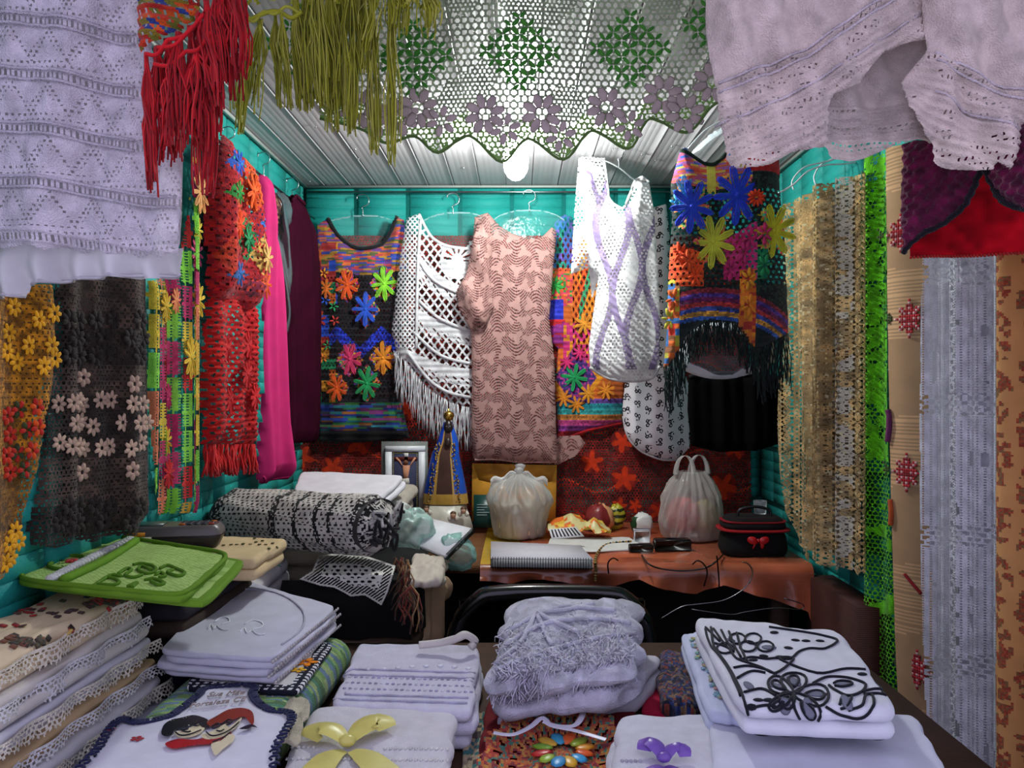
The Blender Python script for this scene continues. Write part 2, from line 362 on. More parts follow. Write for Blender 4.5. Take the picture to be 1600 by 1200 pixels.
# ------------------------------------------------------------------ folded cloth lying on a counter
def slab(c4, h, res=(26, 26), col=(220, 220, 225), p=9, wob=0.003, seed=0, mb=None, rnd_=1.0, corner=0.05):
    """a soft folded cloth with rounded folds: c4 are its upper corners (near left, near right, far right, far left), h its thickness"""
    mb = MB() if mb is None else mb; c4 = [np.asarray(q, float) for q in c4]
    wx = (np.linalg.norm(c4[1] - c4[0]) + np.linalg.norm(c4[2] - c4[3])) / 2; wy = (np.linalg.norm(c4[3] - c4[0]) + np.linalg.norm(c4[2] - c4[1])) / 2
    def samp(n, w):
        e = min(0.9, h * rnd_ / w); a = np.linspace(0, math.pi / 2, 7); ed = e * (1 - np.sin(a[::-1]))          # fine steps round the folded edge
        inner = np.linspace(-1 + e, 1 - e, max(4, n - 6)); return np.concatenate([np.sort(-1 + ed)[:-1], inner, np.sort(1 - ed)[1:]]), e
    sx, ex = samp(res[0], wx); sy, ey = samp(res[1], wy); S, Tt = np.meshgrid(sx, sy)
    def prof1(s, e): d = np.clip((1 - np.abs(s)) / e, 0, 1); return np.sqrt(np.clip(1 - (1 - d) ** 2, 0, 1))
    prof = prof1(S, ex) * prof1(Tt, ey)
    S2 = S * (1 - corner * np.abs(Tt) ** 10); T2 = Tt * (1 - corner * np.abs(S) ** 10); a = ((S2 + 1) / 2)[..., None]; b = ((T2 + 1) / 2)[..., None]
    B = (c4[0] * (1 - a) + c4[1] * a) * (1 - b) + (c4[3] * (1 - a) + c4[2] * a) * b
    nz = (vn(S * 2.3 + seed * 3.1, Tt * 2.3, seed) - .5) * 2 * wob + (vn(S * 7, Tt * 7 + seed, seed + 5) - .5) * wob
    cen = B.mean((0, 1)); wig = ((vn(S * 4 + 9, Tt * 4, seed + 8) - .5) * wob * 3.0)[..., None] * (B - cen) / (np.linalg.norm(B - cen, axis=-1, keepdims=True) + 1e-6)
    up = B + wig; up[..., 2] += -h / 2 + h / 2 * prof + nz * prof
    lo = B + wig; lo[..., 2] += -h / 2 - h / 2 * prof
    if callable(col):
        c = C(); c.s = (S[1:, 1:] + S[:-1, :-1]) / 2; c.t = (Tt[1:, 1:] + Tt[:-1, :-1]) / 2
        M = (up[1:, 1:] + up[:-1, :-1] + up[1:, :-1] + up[:-1, 1:]) / 4; c.x = M[..., 0]; c.y = M[..., 1]; c.z = M[..., 2]; c.u = c.x; c.v = c.y
        c.px = CX + c.x / c.y * F; c.py = CY + (EYE - c.z) / c.y * F; cl = col(c)
    else: cl = col
    mb.grid(up, cl); mb.grid(lo[:, ::-1], cl[:, ::-1] if np.ndim(cl) > 1 else cl); return mb
def quad(pts, z):                                                                                        # photo corners of an upper side at level z (or one level per corner)
    z = [z] * 4 if np.isscalar(z) else z
    return [T(x, y, q) for (x, y), q in zip(pts, z)]
def folded(name, label, cat, c4, h, layers=3, col=(215, 215, 228), mat='terry', seed=0, group=None, res=(26, 26), wob=0.003, shrink=0.012, lay_col=None, root=None, p=9, rnd_=1.0):
    c4 = [np.asarray(q, float) for q in c4]
    base_p = sum(c4) / 4; base_p = base_p - np.array([0, 0, h])
    t = root if root is not None else thing(name, label, cat, base_p, group); rr = random.Random(seed + 1); hl = h / layers; top = None
    for k in range(layers):
        off = np.array([rr.uniform(-1, 1) * shrink, rr.uniform(-1, 1) * shrink, -k * hl]) if k else np.zeros(3)
        q = [c + off + np.array([rr.uniform(-1, 1), rr.uniform(-1, 1), 0]) * shrink * (0.5 if k else 0) for c in c4]
        cl = col if k == 0 else (lay_col[k % len(lay_col)] if lay_col else (col if not callable(col) else (210, 210, 222)))
        m = slab(q, hl * .985, res if k == 0 else (18, 18), cl, p, wob if k == 0 else wob * .6, seed + k, None, rnd_); 
        m.build('top_fold' if k == 0 else 'fold', mat, t)
        if k == 0: top = Top(m)
    return t, top
# ================================================================== the stall: walls, ceiling, floor
XL, XR, YB, YF, ZC = -0.825, 0.935, 3.20, 0.95, 2.16
TEAL = (30, 150, 142)
def plain_box(name, lo, hi, col, mat, kind='structure', parent=None, **k):
    lo = np.array(lo, float); hi = np.array(hi, float); m = MB(); m.box((lo + hi) / 2, hi - lo, None, col); return m.build(name, mat, parent, kind=kind, flat=True, **k)
floor = plain_box('floor', (-2.2, -0.6, -0.05), (2.2, 3.4, 0.0), (70, 62, 58), 'paint')
wall_back = plain_box('wall_back', (XL - 0.1, YB + 0.004, 0), (XR + 0.1, YB + 0.1, ZC + 0.05), (24, 122, 116), 'paint')
wall_left = plain_box('wall_left', (XL - 0.1, YF + 0.1, 0), (XL - 0.004, YB + 0.004, ZC + 0.05), (24, 122, 116), 'paint')
wall_right = plain_box('wall_right', (XR + 0.004, YF + 0.1, 0), (XR + 0.1, YB + 0.004, ZC + 0.05), (24, 122, 116), 'paint')
# hollow clay bricks with horizontal grooves, painted turquoise
def brick_mesh():
    m = MB(); bw, bh, d = 0.186, 0.186, 0.012; prof = [(-bh / 2, 0), (-bh / 2 + .004, d)]; n = 5
    for i in range(n):
        z0 = -bh / 2 + bh * i / n; z1 = -bh / 2 + bh * (i + 1) / n
        if i: prof += [(z0 - .0022, d), (z0, d - .0045), (z0 + .0022, d)]
    prof += [(bh / 2 - .004, d), (bh / 2, 0)]
    P = np.array([[[x, -y, z] for x in (-bw / 2, -bw / 2 + .003, bw / 2 - .003, bw / 2)] for z, y in prof]); P[:, 0, 1] = 0; P[:, 3, 1] = 0
    m.grid(P[:, ::-1], TEAL); return m
_bm = None
def bricks(wall, origin, axis, length, rows, rot, seed):
    global _bm
    rr = random.Random(seed)
    n = int(length / 0.2) + 1
    for r in range(rows):
        z = ZC - 0.1 - r * 0.2
        for i in range(n + 1):
            a = (i + 0.5 - (0.5 if r % 2 else 0)) * 0.2
            lo_, hi_ = max(a - 0.1, 0.0), min(a + 0.1, length)
            if hi_ - lo_ < 0.03: continue
            a = (lo_ + hi_) / 2
            if _bm is None:
                b = brick_mesh().build('brick', 'paint', None, flat=True, origin=(0, 0, 0)); b.parent = wall; _bm = b.data
            else:
                b = bpy.data.objects.new('brick', _bm); COL.objects.link(b); b.parent = wall
            w = np.array(wall['_w']); p = np.array(origin) + np.array(axis) * a
            b.location = (p[0] - w[0], p[1] - w[1], z - w[2] + rr.uniform(-.001, .001)); b.rotation_euler = (0, 0, rot); b.scale.x = (hi_ - lo_) / 0.2
bricks(wall_back, (XL, YB + .009, 0), (1, 0, 0), XR - XL, 7, 0, 1)
bricks(wall_left, (XL - .009, YF + 0.2, 0), (0, 1, 0), YB - YF - 0.2, 7, math.pi / 2, 2)
bricks(wall_right, (XR + .009, YF + 0.2, 0), (0, 1, 0), YB - YF - 0.2, 7, -math.pi / 2, 3)
# ceiling of narrow ribbed boards
ceiling = plain_box('ceiling', (XL - .1, YF, ZC + .014), (XR + .1, YB + .1, ZC + .05), (150, 148, 150), 'paint')
pw = 0.0992; x0 = -0.842; m = MB(); prof = [(0.0, .006), (.0035, .0), (.007, .0)]
for i in range(1, 5): xx = .007 + (pw - .012) * i / 5; prof += [(xx - .0016, .0), (xx, .0003), (xx + .0016, .0)]
prof += [(pw - .006, 0), (pw - .0035, -.0018), (pw - .001, -.0018), (pw, .006)]
P = np.array([[[x, y, z] for x, z in prof] for y in (YF - YB, 0)]); m.grid(P, (178, 174, 176))
pan0 = None
for k in range(18):
    if k == 0: pan0 = m.build('ceiling_panel', 'ceiling_pvc', None, flat=True, origin=(0, 0, 0)); pan0.parent = ceiling; o = pan0
    else: o = bpy.data.objects.new('ceiling_panel', pan0.data); COL.objects.link(o); o.parent = ceiling
    w = np.array(ceiling['_w']); o.location = (x0 + pw * k - w[0], YB - w[1], ZC + .004 - w[2])
for px, py in [(484, 283), (408, 150), (493, 198), (555, 233), (560, 248), (1025, 250), (1050, 228), (1003, 241), (724, 262)]:
    z = ZC; Y = (z - EYE) * F / (CY - py); mm = MB(); mm.ball(((px - CX) / F * Y, Y, z - .001), (.0045, .0045, .003), 8, 4, (225, 225, 225)); mm.build('screw', 'metal', ceiling)
for n, lo, hi in [(1, (XL, YB - .018, ZC - .008), (XR, YB - .008, ZC)), (2, (XL + .008, YF + .1, ZC - .008), (XL + .018, YB - .018, ZC)), (3, (XR - .018, YF + .1, ZC - .008), (XR - .008, YB - .018, ZC))]:
    plain_box('trim_%d' % n, lo, hi, (160, 165, 160), 'ceiling_pvc')

# bare compact lamp under the ceiling
bx, by, bz = W(806, 240, 2.45); lamp = thing('light_bulb', 'glowing white bare bulb hanging under the ceiling boards', 'light bulb', (bx, by, bz - .08))
m = MB(); m.lathe([(.0, -.078), (.012, -.077), (.024, -.068), (.034, -.05), (.037, -.02), (.035, .01), (.028, .03), (.021, .042)], (bx, by, bz), 14); m.build('bulb', 'lamp_glow', lamp)
m = MB(); m.lathe([(.021, .042), (.021, ZC - bz - .01), (.035, ZC - bz - .01), (.035, ZC - bz), (0, ZC - bz)], (bx, by, bz), 14, (225, 225, 220)); m.build('socket', 'plastic', lamp)

# ================================================================== counters
ZT, ZB = 0.80, 0.873
def table(name, label, lo, hi, zt, col, legs, cat='counter'):
    t = thing(name, label, cat, ((lo[0] + hi[0]) / 2, (lo[1] + hi[1]) / 2, 0))
    m = MB(); m.box(((lo[0] + hi[0]) / 2, (lo[1] + hi[1]) / 2, zt - .0125), (hi[0] - lo[0], hi[1] - lo[1], .025), None, col); m.build('table_top', 'wood', t, flat=True)
    for x, y in legs: m = MB(); m.box((x, y, (zt - .025) / 2), (.05, .05, zt - .025), None, (60, 40, 30)); m.build('leg', 'wood', t, flat=True)
    return t
WX = -0.235
table('market_counter', 'wooden front counter under the stacks of folded towels', (XL + .012, 1.02), (.74, 1.93), ZT, (70, 45, 32), [(XL + .06, 1.07), (.68, 1.07), (.68, 1.88), (WX - .05, 1.88)])
table('side_counter', 'wooden side counter along the turquoise wall under folded cloths', (XL + .012, 1.935), (WX, 2.43), ZT, (60, 40, 30), [(XL + .06, 2.38), (WX - .04, 2.38)])
table('back_counter', 'wooden back counter under the orange plastic cover', (XL + .012, 2.44), (.835, 3.15), ZB - .004, (120, 75, 40), [(XL + .06, 2.5), (.78, 2.5), (XL + .06, 3.1), (.78, 3.1)])
# orange oilcloth over the back counter, hanging over its front edge
ex = [(745, 905), (800, 912), (850, 905), (900, 912), (960, 916), (1000, 905), (1040, 922), (1090, 930), (1130, 912), (1180, 930), (1230, 945), (1262, 955), (1275, 1000), (1285, 960), (1305, 900)]
xs = np.linspace(750, 1272, 110); hang = np.interp(xs, [e[0] for e in ex], [e[1] for e in ex]); P = []
YFc = 2.415
for x, hy in zip(xs, hang):
    X = (x - CX) / F * YFc; zb = EYE - (hy - CY) / F * YFc; row = []
    for y in np.linspace(3.16, 2.46, 14): row.append((X, y, ZB + .002 + .002 * math.sin(X * 30 + y * 9)))
    for a in np.linspace(0, math.pi / 2, 5): row.append((X, 2.445 - .03 * math.sin(a), ZB + .002 - .03 * (1 - math.cos(a))))
    for t in np.linspace(.15, 1, 9): row.append((X, 2.415 + .012 * math.sin(X * 26 + 1) * t + .008 * math.sin(X * 61) * t, ZB - .03 + (zb - ZB + .03) * t))
    P.append(row)
P = np.array(P); Q = (P[1:, 1:] + P[:-1, :-1]) / 2; cl = np.ones(Q.shape) * np.array([176, 92, 62.0])
f = vn(Q[..., 0] * 9, Q[..., 1] * 12 + Q[..., 2] * 14, 3)[..., None]; cl = cl * (0.75 + .5 * f)
top_y = (Q[..., 2] > ZB - .002) & (Q[..., 0] < .02 + .04 * np.sin(Q[..., 1] * 9)); cl[top_y] = (205, 165, 52)
m = MB(); m.grid(P, cl); m.build('plastic_tablecloth', 'oilcloth', None, label='orange glossy plastic tablecloth hanging over the edge of the back counter', cat='tablecloth')
# red lace cloth on the wall behind the counter
FL = [(972, 690, 17), (925, 722, 18), (975, 748, 20), (968, 790, 12), (992, 790, 11), (1030, 800, 16), (1130, 760, 22), (560, 690, 22), (470, 715, 20), (520, 730, 18), (900, 680, 14), (1150, 700, 18), (640, 640, 16), (700, 720, 16), (850, 740, 14), (445, 745, 18)]
def redcol(c):
    cl = base(c, (150, 34, 26)); k = vn(c.u * 60, c.v * 60, 2); cl = cl * (0.7 + .5 * k[..., None])
    for x, y, r in FL:
        dx, dy = c.px - x, c.py - y; d = np.hypot(dx, dy); an = np.arctan2(dy, dx); cl[d < r * (0.72 + .3 * np.cos(5 * an + x))] = (232, 62, 20)
    wv = np.abs(((c.py + 10 * np.sin(c.px / 17)) % 46) - 23) < 1.6; cl[wv & (hsh(np.floor(c.px / 50), np.floor(c.py / 46), 4) > .5)] = (225, 60, 22); return cl
def redkeep(c):
    k = ~holes(c.u, c.v, .0115, .0032)
    for x, y, r in FL: k |= np.hypot(c.px - x, c.py - y) < r
    return k
cl = Cloth([(425, 368), (1165, 368), (1175, 815), (420, 815)], ((400, 3.165), (1200, 3.165)), .0034, redcol, redkeep, lambda c: .003 * np.sin(c.u * 23))
cl.build('lace_curtain', 'yarn', None, label='red lace cloth with orange flowers pinned to the wall behind the counter', cat='curtain')
# dark post by the right end of the counter
m = MB(); m.box((.885, 2.26, .42), (.075, .36, .84), None, (66, 30, 24)); m.build('wooden_post', 'wood', None, label='dark reddish wooden board beside the end of the back counter', cat='post', flat=True)
# black plastic chair between the counters
ch = thing('plastic_chair', 'black glossy plastic chair standing in the gap between the counters', 'chair', (.09, 2.2, 0)); K = (14, 14, 16)
m = MB(); xa, xb = -.165, .335
pts = smooth([(xa, 2.13, .45), (xa - .01, 2.11, .62), (xa + .01, 2.09, .78), (xa + .06, 2.085, .855), (xa + .13, 2.085, .875), (xb - .13, 2.085, .875), (xb - .06, 2.085, .855), (xb - .01, 2.09, .78), (xb + .01, 2.11, .62), (xb, 2.13, .45)], 6)
m.tube(pts, .022, 8, K); m.build('back_frame', 'gloss_black', ch)
m = MB(); m.box((.085, 2.10, .66), (.47, .012, .40), None, K, .005); m.build('backrest', 'gloss_black', ch)
m = MB(); m.box((.085, 2.32, .43), (.47, .42, .03), None, K, .012); m.build('seat', 'gloss_black', ch)
for sx in (xa + .02, xb - .02):
    for sy in (2.13, 2.52): m = MB(); m.tube([(sx + (.0 if 1 else 0), sy, .43), (sx, sy + (.03 if sy > 2.3 else -.03), 0.0)], [.024, .018], 8, K); m.build('leg', 'gloss_black', ch)
    m = MB(); m.tube(smooth([(sx, 2.1, .64), (sx, 2.3, .66), (sx, 2.46, .64), (sx, 2.5, .55), (sx, 2.5, .43)], 5), .02, 8, K); m.build('armrest', 'gloss_black', ch)

# added black sheet, stands in for the deep shade under the back counter
P = np.array([[(x, 2.66 + .012 * math.sin(x * 40), z) for x in np.linspace(XL + .02, .82, 90)] for z in np.linspace(.835, .02, 8)]); m = MB(); m.grid(P, (16, 15, 17)); m.build('shade_sheet', 'cotton', None, label='black sheet added for the deep shade under the back counter', cat='curtain')
# ================================================================== hangers
def hook(parent, x, y, Y, h=34, lean=0):
    sc = Y / F; p = W(x, y, Y); m = MB(); k = 1
    pts = [p + np.array([a * sc, 0, b * sc]) for a, b in [(0, 0), (0, 10), (-1, 14), (8, 19), (9, 28), (2, 34), (-8, 32), (-9, 27)]]
    m.tube(smooth(pts, 4), .0018, 5, (190, 192, 195)); m.build('hook', 'metal', parent)
def clear_hanger(poly, Y, hx, hy, label):
    c = np.mean(np.array(poly), 0); p = W(c[0], max(q[1] for q in poly), Y); t = thing('clear_hanger', label, 'hanger', p, 'clear plastic hangers on the back wall')
    Cloth(poly, ((poly[0][0], Y), (poly[0][0] + 100, Y)), .006, (150, 190, 190), bulge=.012, bw=.02).build('shoulder_form', 'clear_film', t)
    hook(t, hx, hy, Y - .012); return t
# metal rod that the back row hangs from
m = MB(); m.tube([W(478, 300, 3.15), W(1180, 300, 3.15)], .004, 6, (150, 155, 155)); m.build('hanging_rail', 'metal', None, label='thin metal rail along the top of the back wall', cat='rail')
clear_hanger(smooth([(505, 352), (545, 338), (590, 337), (622, 350), (628, 372), (600, 392), (560, 395), (520, 385)], 4, True), 3.145, 567, 338, 'clear plastic hanger inside the multicolour dark knitted blouse')
clear_hanger(smooth([(655, 352), (680, 336), (720, 331), (752, 337), (768, 352), (745, 385), (715, 398), (675, 375)], 4, True), 3.145, 708, 336, 'clear plastic hanger inside the white fringed crochet blouse')
clear_hanger(smooth([(770, 345), (800, 330), (840, 328), (870, 336), (884, 350), (860, 372), (820, 385), (785, 372)], 4, True), 3.13, 827, 331, 'clear plastic hanger inside the dusty pink lace dress')

DARKPAL = [(22, 20, 26), (30, 24, 34), (18, 22, 30), (36, 26, 28)]
HOT = [(226, 70, 40), (232, 120, 40), (60, 90, 190), (150, 60, 150), (226, 180, 60), (60, 150, 90), (210, 50, 100)]
# ------------------------------------------------------------------ dark knitted blouse with yarn flowers
FA = [(545, 447, 19, (238, 96, 36)), (602, 445, 21, (150, 226, 60)), (574, 485, 21, (50, 100, 220)), (549, 562, 20, (222, 60, 110)), (600, 560, 20, (240, 150, 40)), (576, 599, 21, (36, 160, 90)), (530, 606, 17, (240, 96, 30)), (512, 452, 12, (236, 120, 40)), (500, 500, 12, (200, 60, 40))]
def colA(c):
    cl = speck(c.u, c.v, DARKPAL, .006, .005, 1)
    nb = c.py < 432 - np.abs(c.px - 570) * .12; cl[nb] = runs(c.u, c.v, [(220, 110, 60), (200, 70, 80), (120, 70, 150), (60, 80, 170), (190, 140, 50), (90, 100, 60)], .03, .006, 3)[nb]
    zz = 520 + 34 * np.abs(((c.px - 496) / 34) % 2 - 1); b = np.abs(c.py - zz) < 11; cl[b] = speck(c.u, c.v, [(30, 50, 190), (44, 70, 220), (24, 30, 120)], .005, .005, 5)[b]
    for x, y, r, k in FA:
        d = np.abs(c.px - x) / r + np.abs(c.py - y) / (r * 1.35); mm = d < 1.05; cl[mm] = speck(c.u, c.v, HOT + [(k[0] * .7, k[1] * .7, k[2] * .7)] * 3, .005, .006, int(x))[mm]
    sl = (c.px < 530) & (c.py > 380) & (hsh(np.floor(c.px / 12), np.floor(c.py / 17), 3) > .45); cl[sl] = speck(np.floor(c.px / 12) * .1, np.floor(c.py / 17) * .1, [(232, 150, 40), (36, 140, 90), (190, 50, 50), (40, 80, 200), (232, 110, 40)], .1, .1, 7)[sl]
    hb = c.py > 628; cl[hb] = runs(c.u, c.v, [(40, 60, 150), (30, 110, 120), (120, 50, 110), (40, 40, 60), (60, 120, 60), (150, 90, 40)], .05, .008, 9)[hb]
    eb = c.py > 672; cl[eb] = (26, 24, 26); return cl
polyA = [(496, 352), (513, 340), (527, 366), (548, 384), (572, 389), (597, 382), (612, 362), (620, 338), (632, 345), (636, 430), (628, 520), (622, 600), (632, 650), (640, 684), (600, 688), (560, 692), (500, 690), (498, 600), (494, 450)]
gA = thing('knitted_blouse', 'dark multicolour knitted blouse with yarn flowers and a blue zigzag', 'blouse', W(565, 690, 3.12))
A = Cloth(polyA, ((480, 3.13), (640, 3.13)), .0034, colA, lambda c: ~((holes(c.u, c.v, .014, .0028)) & (c.py > 432) & (c.py < 625)), lambda c: .006 * np.sin(c.u * 60) + .002 * np.sin(c.v * 260), .03, .05); A.build('body', 'yarn', gA)
cord(A, [(513, 342), (527, 366), (548, 384), (572, 389), (597, 382), (612, 362), (621, 340)], .008, (26, 26, 30), gA, 'neckline_trim', 'yarn', 6)
for x, y, r, k in FA: flower(A, x, y, r, 8, k, gA, 'loop', stretch=1.3)
for x, y, k in [(508, 428, (236, 150, 40)), (514, 540, (40, 140, 80)), (506, 560, (236, 120, 40)), (510, 470, (40, 90, 200)), (524, 480, (40, 150, 90)), (526, 502, (210, 60, 50))]: flower(A, x, y, 9, 5, k, gA, 'petal', 'leaf_tuft')
# ------------------------------------------------------------------ white crochet blouse with fringe
def keepB(c):
    k = diamonds(c.u, c.v, .030, .15, .75)
    ang = c.py - .62 * (c.px - 640) - .0022 * (c.px - 640) ** 2 * 0
    arc = np.hypot((c.px - 760) * 1.0, c.py - 330); band = (arc % 62) < 15; k |= band
    wedge = ((arc % 62) > 15) & ((arc % 62) < 27) & ((np.arctan2(c.py - 330, c.px - 760) * arc % 13) < 7.5); k |= wedge
    med = np.hypot((c.px - 716), (c.py - 408) * .9); k = np.where(med < 27, ~((med > 9) & (np.sin(np.arctan2(c.py - 408, c.px - 716) * 12) > .35) & (med < 22) & (c.py < 410)), k)
    sl = c.px < 655 - (c.py - 340) * .02; k = np.where(sl & (c.py < 545), diamonds(c.u, c.v, .017, .2, .8), k); return k
polyB = [(636, 342), (655, 333), (663, 352), (676, 372), (700, 385), (728, 388), (742, 360), (760, 352), (768, 420), (748, 560), (742, 640), (720, 636), (690, 622), (660, 600), (640, 575), (622, 556), (618, 540), (612, 520), (618, 470), (626, 400)]
gB = thing('crochet_blouse', 'white openwork crochet blouse with a long fringe beside the dark blouse', 'blouse', W(690, 690, 3.1))
B = Cloth(polyB, ((610, 3.085), (770, 3.085)), .0027, lambda c: base(c, (236, 234, 236)), keepB, lambda c: .008 * np.sin(c.u * 34) + .0015 * np.sin(c.v * 300), .03, .04); B.build('body', 'yarn', gB)
for i, (p) in enumerate([[(658, 340), (654, 430), (652, 545)], [(640, 552), (668, 590), (700, 612), (742, 622)], [(655, 470), (690, 500), (742, 520)], [(652, 400), (680, 440), (742, 470)], [(648, 520), (690, 556), (744, 570)]]): cord(B, p, .006, (238, 236, 238), gB, 'crochet_rib', 'yarn', 5)
cord(B, [(655, 335), (663, 352), (676, 372), (700, 386), (735, 390)], .006, (240, 238, 240), gB, 'neckline_trim', 'yarn', 6)
tops = [B.pt(x, np.interp(x, [618, 640, 660, 690, 720, 742], [548, 572, 598, 620, 634, 638]), .004) for x in np.linspace(618, 740, 34)]
m = MB()
for i, p in enumerate(tops): strands(m, [p], np.interp(i, [0, 10, 33], [.17, .19, .16]), 3, .008, .0019, [(236, 234, 236), (220, 218, 222)], i, 3, 6, .005, .35)
m.build('fringe', 'thread', gB, kind='stuff')
# ------------------------------------------------------------------ dusty pink lace dress
def leafy(c):                                                                # pointed leaves woven solid into the lace
    r = np.zeros(c.u.shape, bool); P_ = .062
    for gx in range(-2, 9):
        for gy in range(-2, 18):
            x0 = (gx + .5 * (gy % 2)) * P_ + float(hsh(gx, gy, 1)) * .02 + A0; y0 = 1.0 + gy * P_ + float(hsh(gx, gy, 2)) * .02
            dx = c.u - x0; dy = c.v - y0; d = np.hypot(dx, dy); an = np.arctan2(dy, dx) + float(hsh(gx, gy, 3)) * 6
            r |= d < .012 + .017 * np.abs(np.cos(an * 1.5)) ** 3
    return r
A0 = 0.0
def colP(c):
    cl = base(c, (168, 126, 120)); n = vn(c.u * 22, c.v * 16, 4); w = np.sin((c.v + .03 * np.sin(c.u * 45) + .02 * n) * 2 * np.pi / .0105)
    fl = leafy(c); solid = fl
    dk = (w > .2) & ~solid; cl[dk] = (104, 68, 66); cl[solid] = (174, 134, 127); return cl
def keepP(c):
    n = vn(c.u * 22, c.v * 16, 4); w = np.sin((c.v + .03 * np.sin(c.u * 45) + .02 * n) * 2 * np.pi / .0105); fl = leafy(c)
    return ~((w > .62) & ~fl & (np.floor(c.u / .0028) % 2 == 0))
polyP = [(742, 340), (762, 332), (780, 352), (800, 366), (826, 373), (848, 369), (862, 356), (870, 362), (864, 420), (858, 500), (866, 560), (868, 640), (870, 722), (820, 722), (780, 718), (745, 716), (736, 680), (738, 600), (736, 520), (733, 440)]
gP = thing('lace_dress', 'dusty pink lace dress with leaf pattern and a draped sleeve', 'dress', W(805, 722, 3.05))
Pk = Cloth(polyP, ((733, 3.04), (870, 3.04)), .0028, colP, keepP, lambda c: .008 * np.sin(c.u * 42 + 1), .035, .05); Pk.build('body', 'cotton', gP)
Cloth([(746, 345), (764, 336), (770, 380), (766, 440), (772, 480), (760, 505), (735, 515), (716, 480), (712, 455), (728, 430), (737, 385)], ((733, 2.985), (870, 2.985)), .003, colP, keepP, lambda c: .012 * np.sin(c.u * 60 + c.v * 30), .03, .03).build('sleeve', 'cotton', gP)
cord(Pk, [(742, 718), (780, 718), (820, 722), (870, 721)], .004, (210, 165, 158), gP, 'hem', 'thread', 4)
Cloth([(735, 690), (905, 680), (915, 692), (900, 712), (872, 726), (740, 716)], ((733, 3.11), (870, 3.11)), .0035, colP, keepP, lambda c: .006 * np.sin(c.u * 50)).build('back_panel', 'cotton', gP)
# ------------------------------------------------------------------ bright crochet dress behind the pink one
def colD(c):
    cl = base(c, (226, 110, 40)); px, py = c.px, c.py
    a = (px < 900); cl[a & (py < 420)] = runs(c.u, c.v, [(60, 130, 200), (120, 100, 200), (40, 150, 130), (70, 110, 190)], .02, .03, 3)[a & (py < 420)]
    st = (py < 520) & (px > 905); cl[st] = np.array([(232, 140, 40), (240, 170, 40), (226, 90, 40), (60, 160, 110), (232, 140, 40)])[(np.floor((px + py * .25) / 8) % 5).astype(int)][st]
    b = (py >= 420) & (py < 480) & (px < 895); cl[b] = speck(c.u, c.v, [(236, 90, 60), (220, 60, 110), (60, 150, 70), (240, 130, 60)], .008, .008, 2)[b]
    b = (py >= 470) & (py < 505) & (px < 880); cl[b] = speck(c.u, c.v, [(40, 50, 190), (60, 70, 210)], .008, .008, 2)[b]
    b = (py >= 500) & (py < 545) & (px < 882); cl[b] = runs(c.u, c.v, [(150, 50, 140), (180, 60, 160), (210, 40, 50)], .03, .008, 2)[b]
    b = (py > 505) & (py < 580) & (px > 880); cl[b] = speck(c.u, c.v, [(222, 50, 120), (240, 150, 40), (226, 60, 140)], .012, .012, 4)[b]
    d = np.abs(px - 898) / 34 + np.abs(py - 590) / 50; cl[d < 1] = speck(c.u, c.v, [(90, 50, 130), (60, 50, 120), (190, 60, 140)], .006, .008, 8)[d < 1]
    b = (np.abs(d - 1.1) < .14) & (py > 575); cl[b] = (240, 156, 36)
    b = (py > 622); k = np.array([(120, 80, 170), (40, 150, 160), (60, 170, 170), (210, 130, 60), (220, 80, 150), (150, 60, 150), (200, 40, 50), (190, 24, 34)])[np.clip((py - 622) / 8.6, 0, 7).astype(int)]; cl[b] = (k * (.75 + .4 * hsh(np.floor(c.u / .006), np.floor(c.v / .006))[..., None]))[b]; return cl
def keepD(c): return ~(diamonds(c.u, c.v, .02, .22, .5) == False) | (c.py > 560) | ((c.py > 425) & (c.px < 895))
gD = thing('crochet_dress', 'orange pink and blue striped crochet dress behind the pink lace dress', 'dress', W(915, 690, 3.1))
D = Cloth([(866, 350), (880, 335), (893, 338), (900, 370), (935, 372), (960, 400), (972, 520), (975, 600), (972, 660), (930, 668), (905, 676), (872, 688), (868, 600), (872, 545), (845, 520), (852, 480), (862, 420)], ((850, 3.15), (980, 3.15)), .003, colD, keepD, lambda c: .012 * np.sin(c.u * 38) + .0012 * np.sin(c.v * 320), .03, .04); D.build('body', 'yarn', gD)
for x, y, r, k in [(866, 448, 15, (60, 180, 80)), (897, 590, 22, (30, 160, 90)), (912, 508, 17, (240, 160, 50)), (880, 622, 14, (240, 150, 40)), (918, 615, 15, (240, 160, 40)), (945, 610, 15, (240, 150, 40)), (900, 632, 14, (240, 150, 36)), (885, 566, 12, (222, 50, 120)), (905, 552, 12, (222, 50, 120))]: flower(D, x, y, r, 8, k, gD, 'loop')
cord(D, [(870, 689), (905, 677), (930, 669), (972, 661)], .007, (190, 24, 34), gD, 'hem', 'yarn', 5)
# ------------------------------------------------------------------ white dress printed with small black motifs
def colW(c):
    cl = base(c, (232, 226, 230)); gx = np.floor(c.px / 17); gy = np.floor(c.py / 20 + .5 * (gx % 2)); fx = (c.px / 17) % 1 - .5; fy = (c.py / 20 + .5 * (gx % 2)) % 1 - .5
    a = hsh(gx, gy, 2) * 6; x = fx * np.cos(a) - fy * np.sin(a); y = fx * np.sin(a) + fy * np.cos(a)
    mk = (np.abs(np.hypot((x + .12) * 1.2, y + .14) - .13) < .055) | (np.abs(np.hypot((x - .14) * 1.1, y - .02) - .11) < .055) | ((np.abs(x - .1 * np.sin(y * 9)) < .05) & (y > .0) & (y < .38)) | (np.hypot(x + .16, y - .24) < .07); cl[mk] = (40, 36, 40)
    e = c.py > 690 - .0; return cl
gW = thing('printed_dress', 'white dress with small black printed motifs hanging behind the lilac crochet blouse', 'dress', W(1030, 715, 3.1))
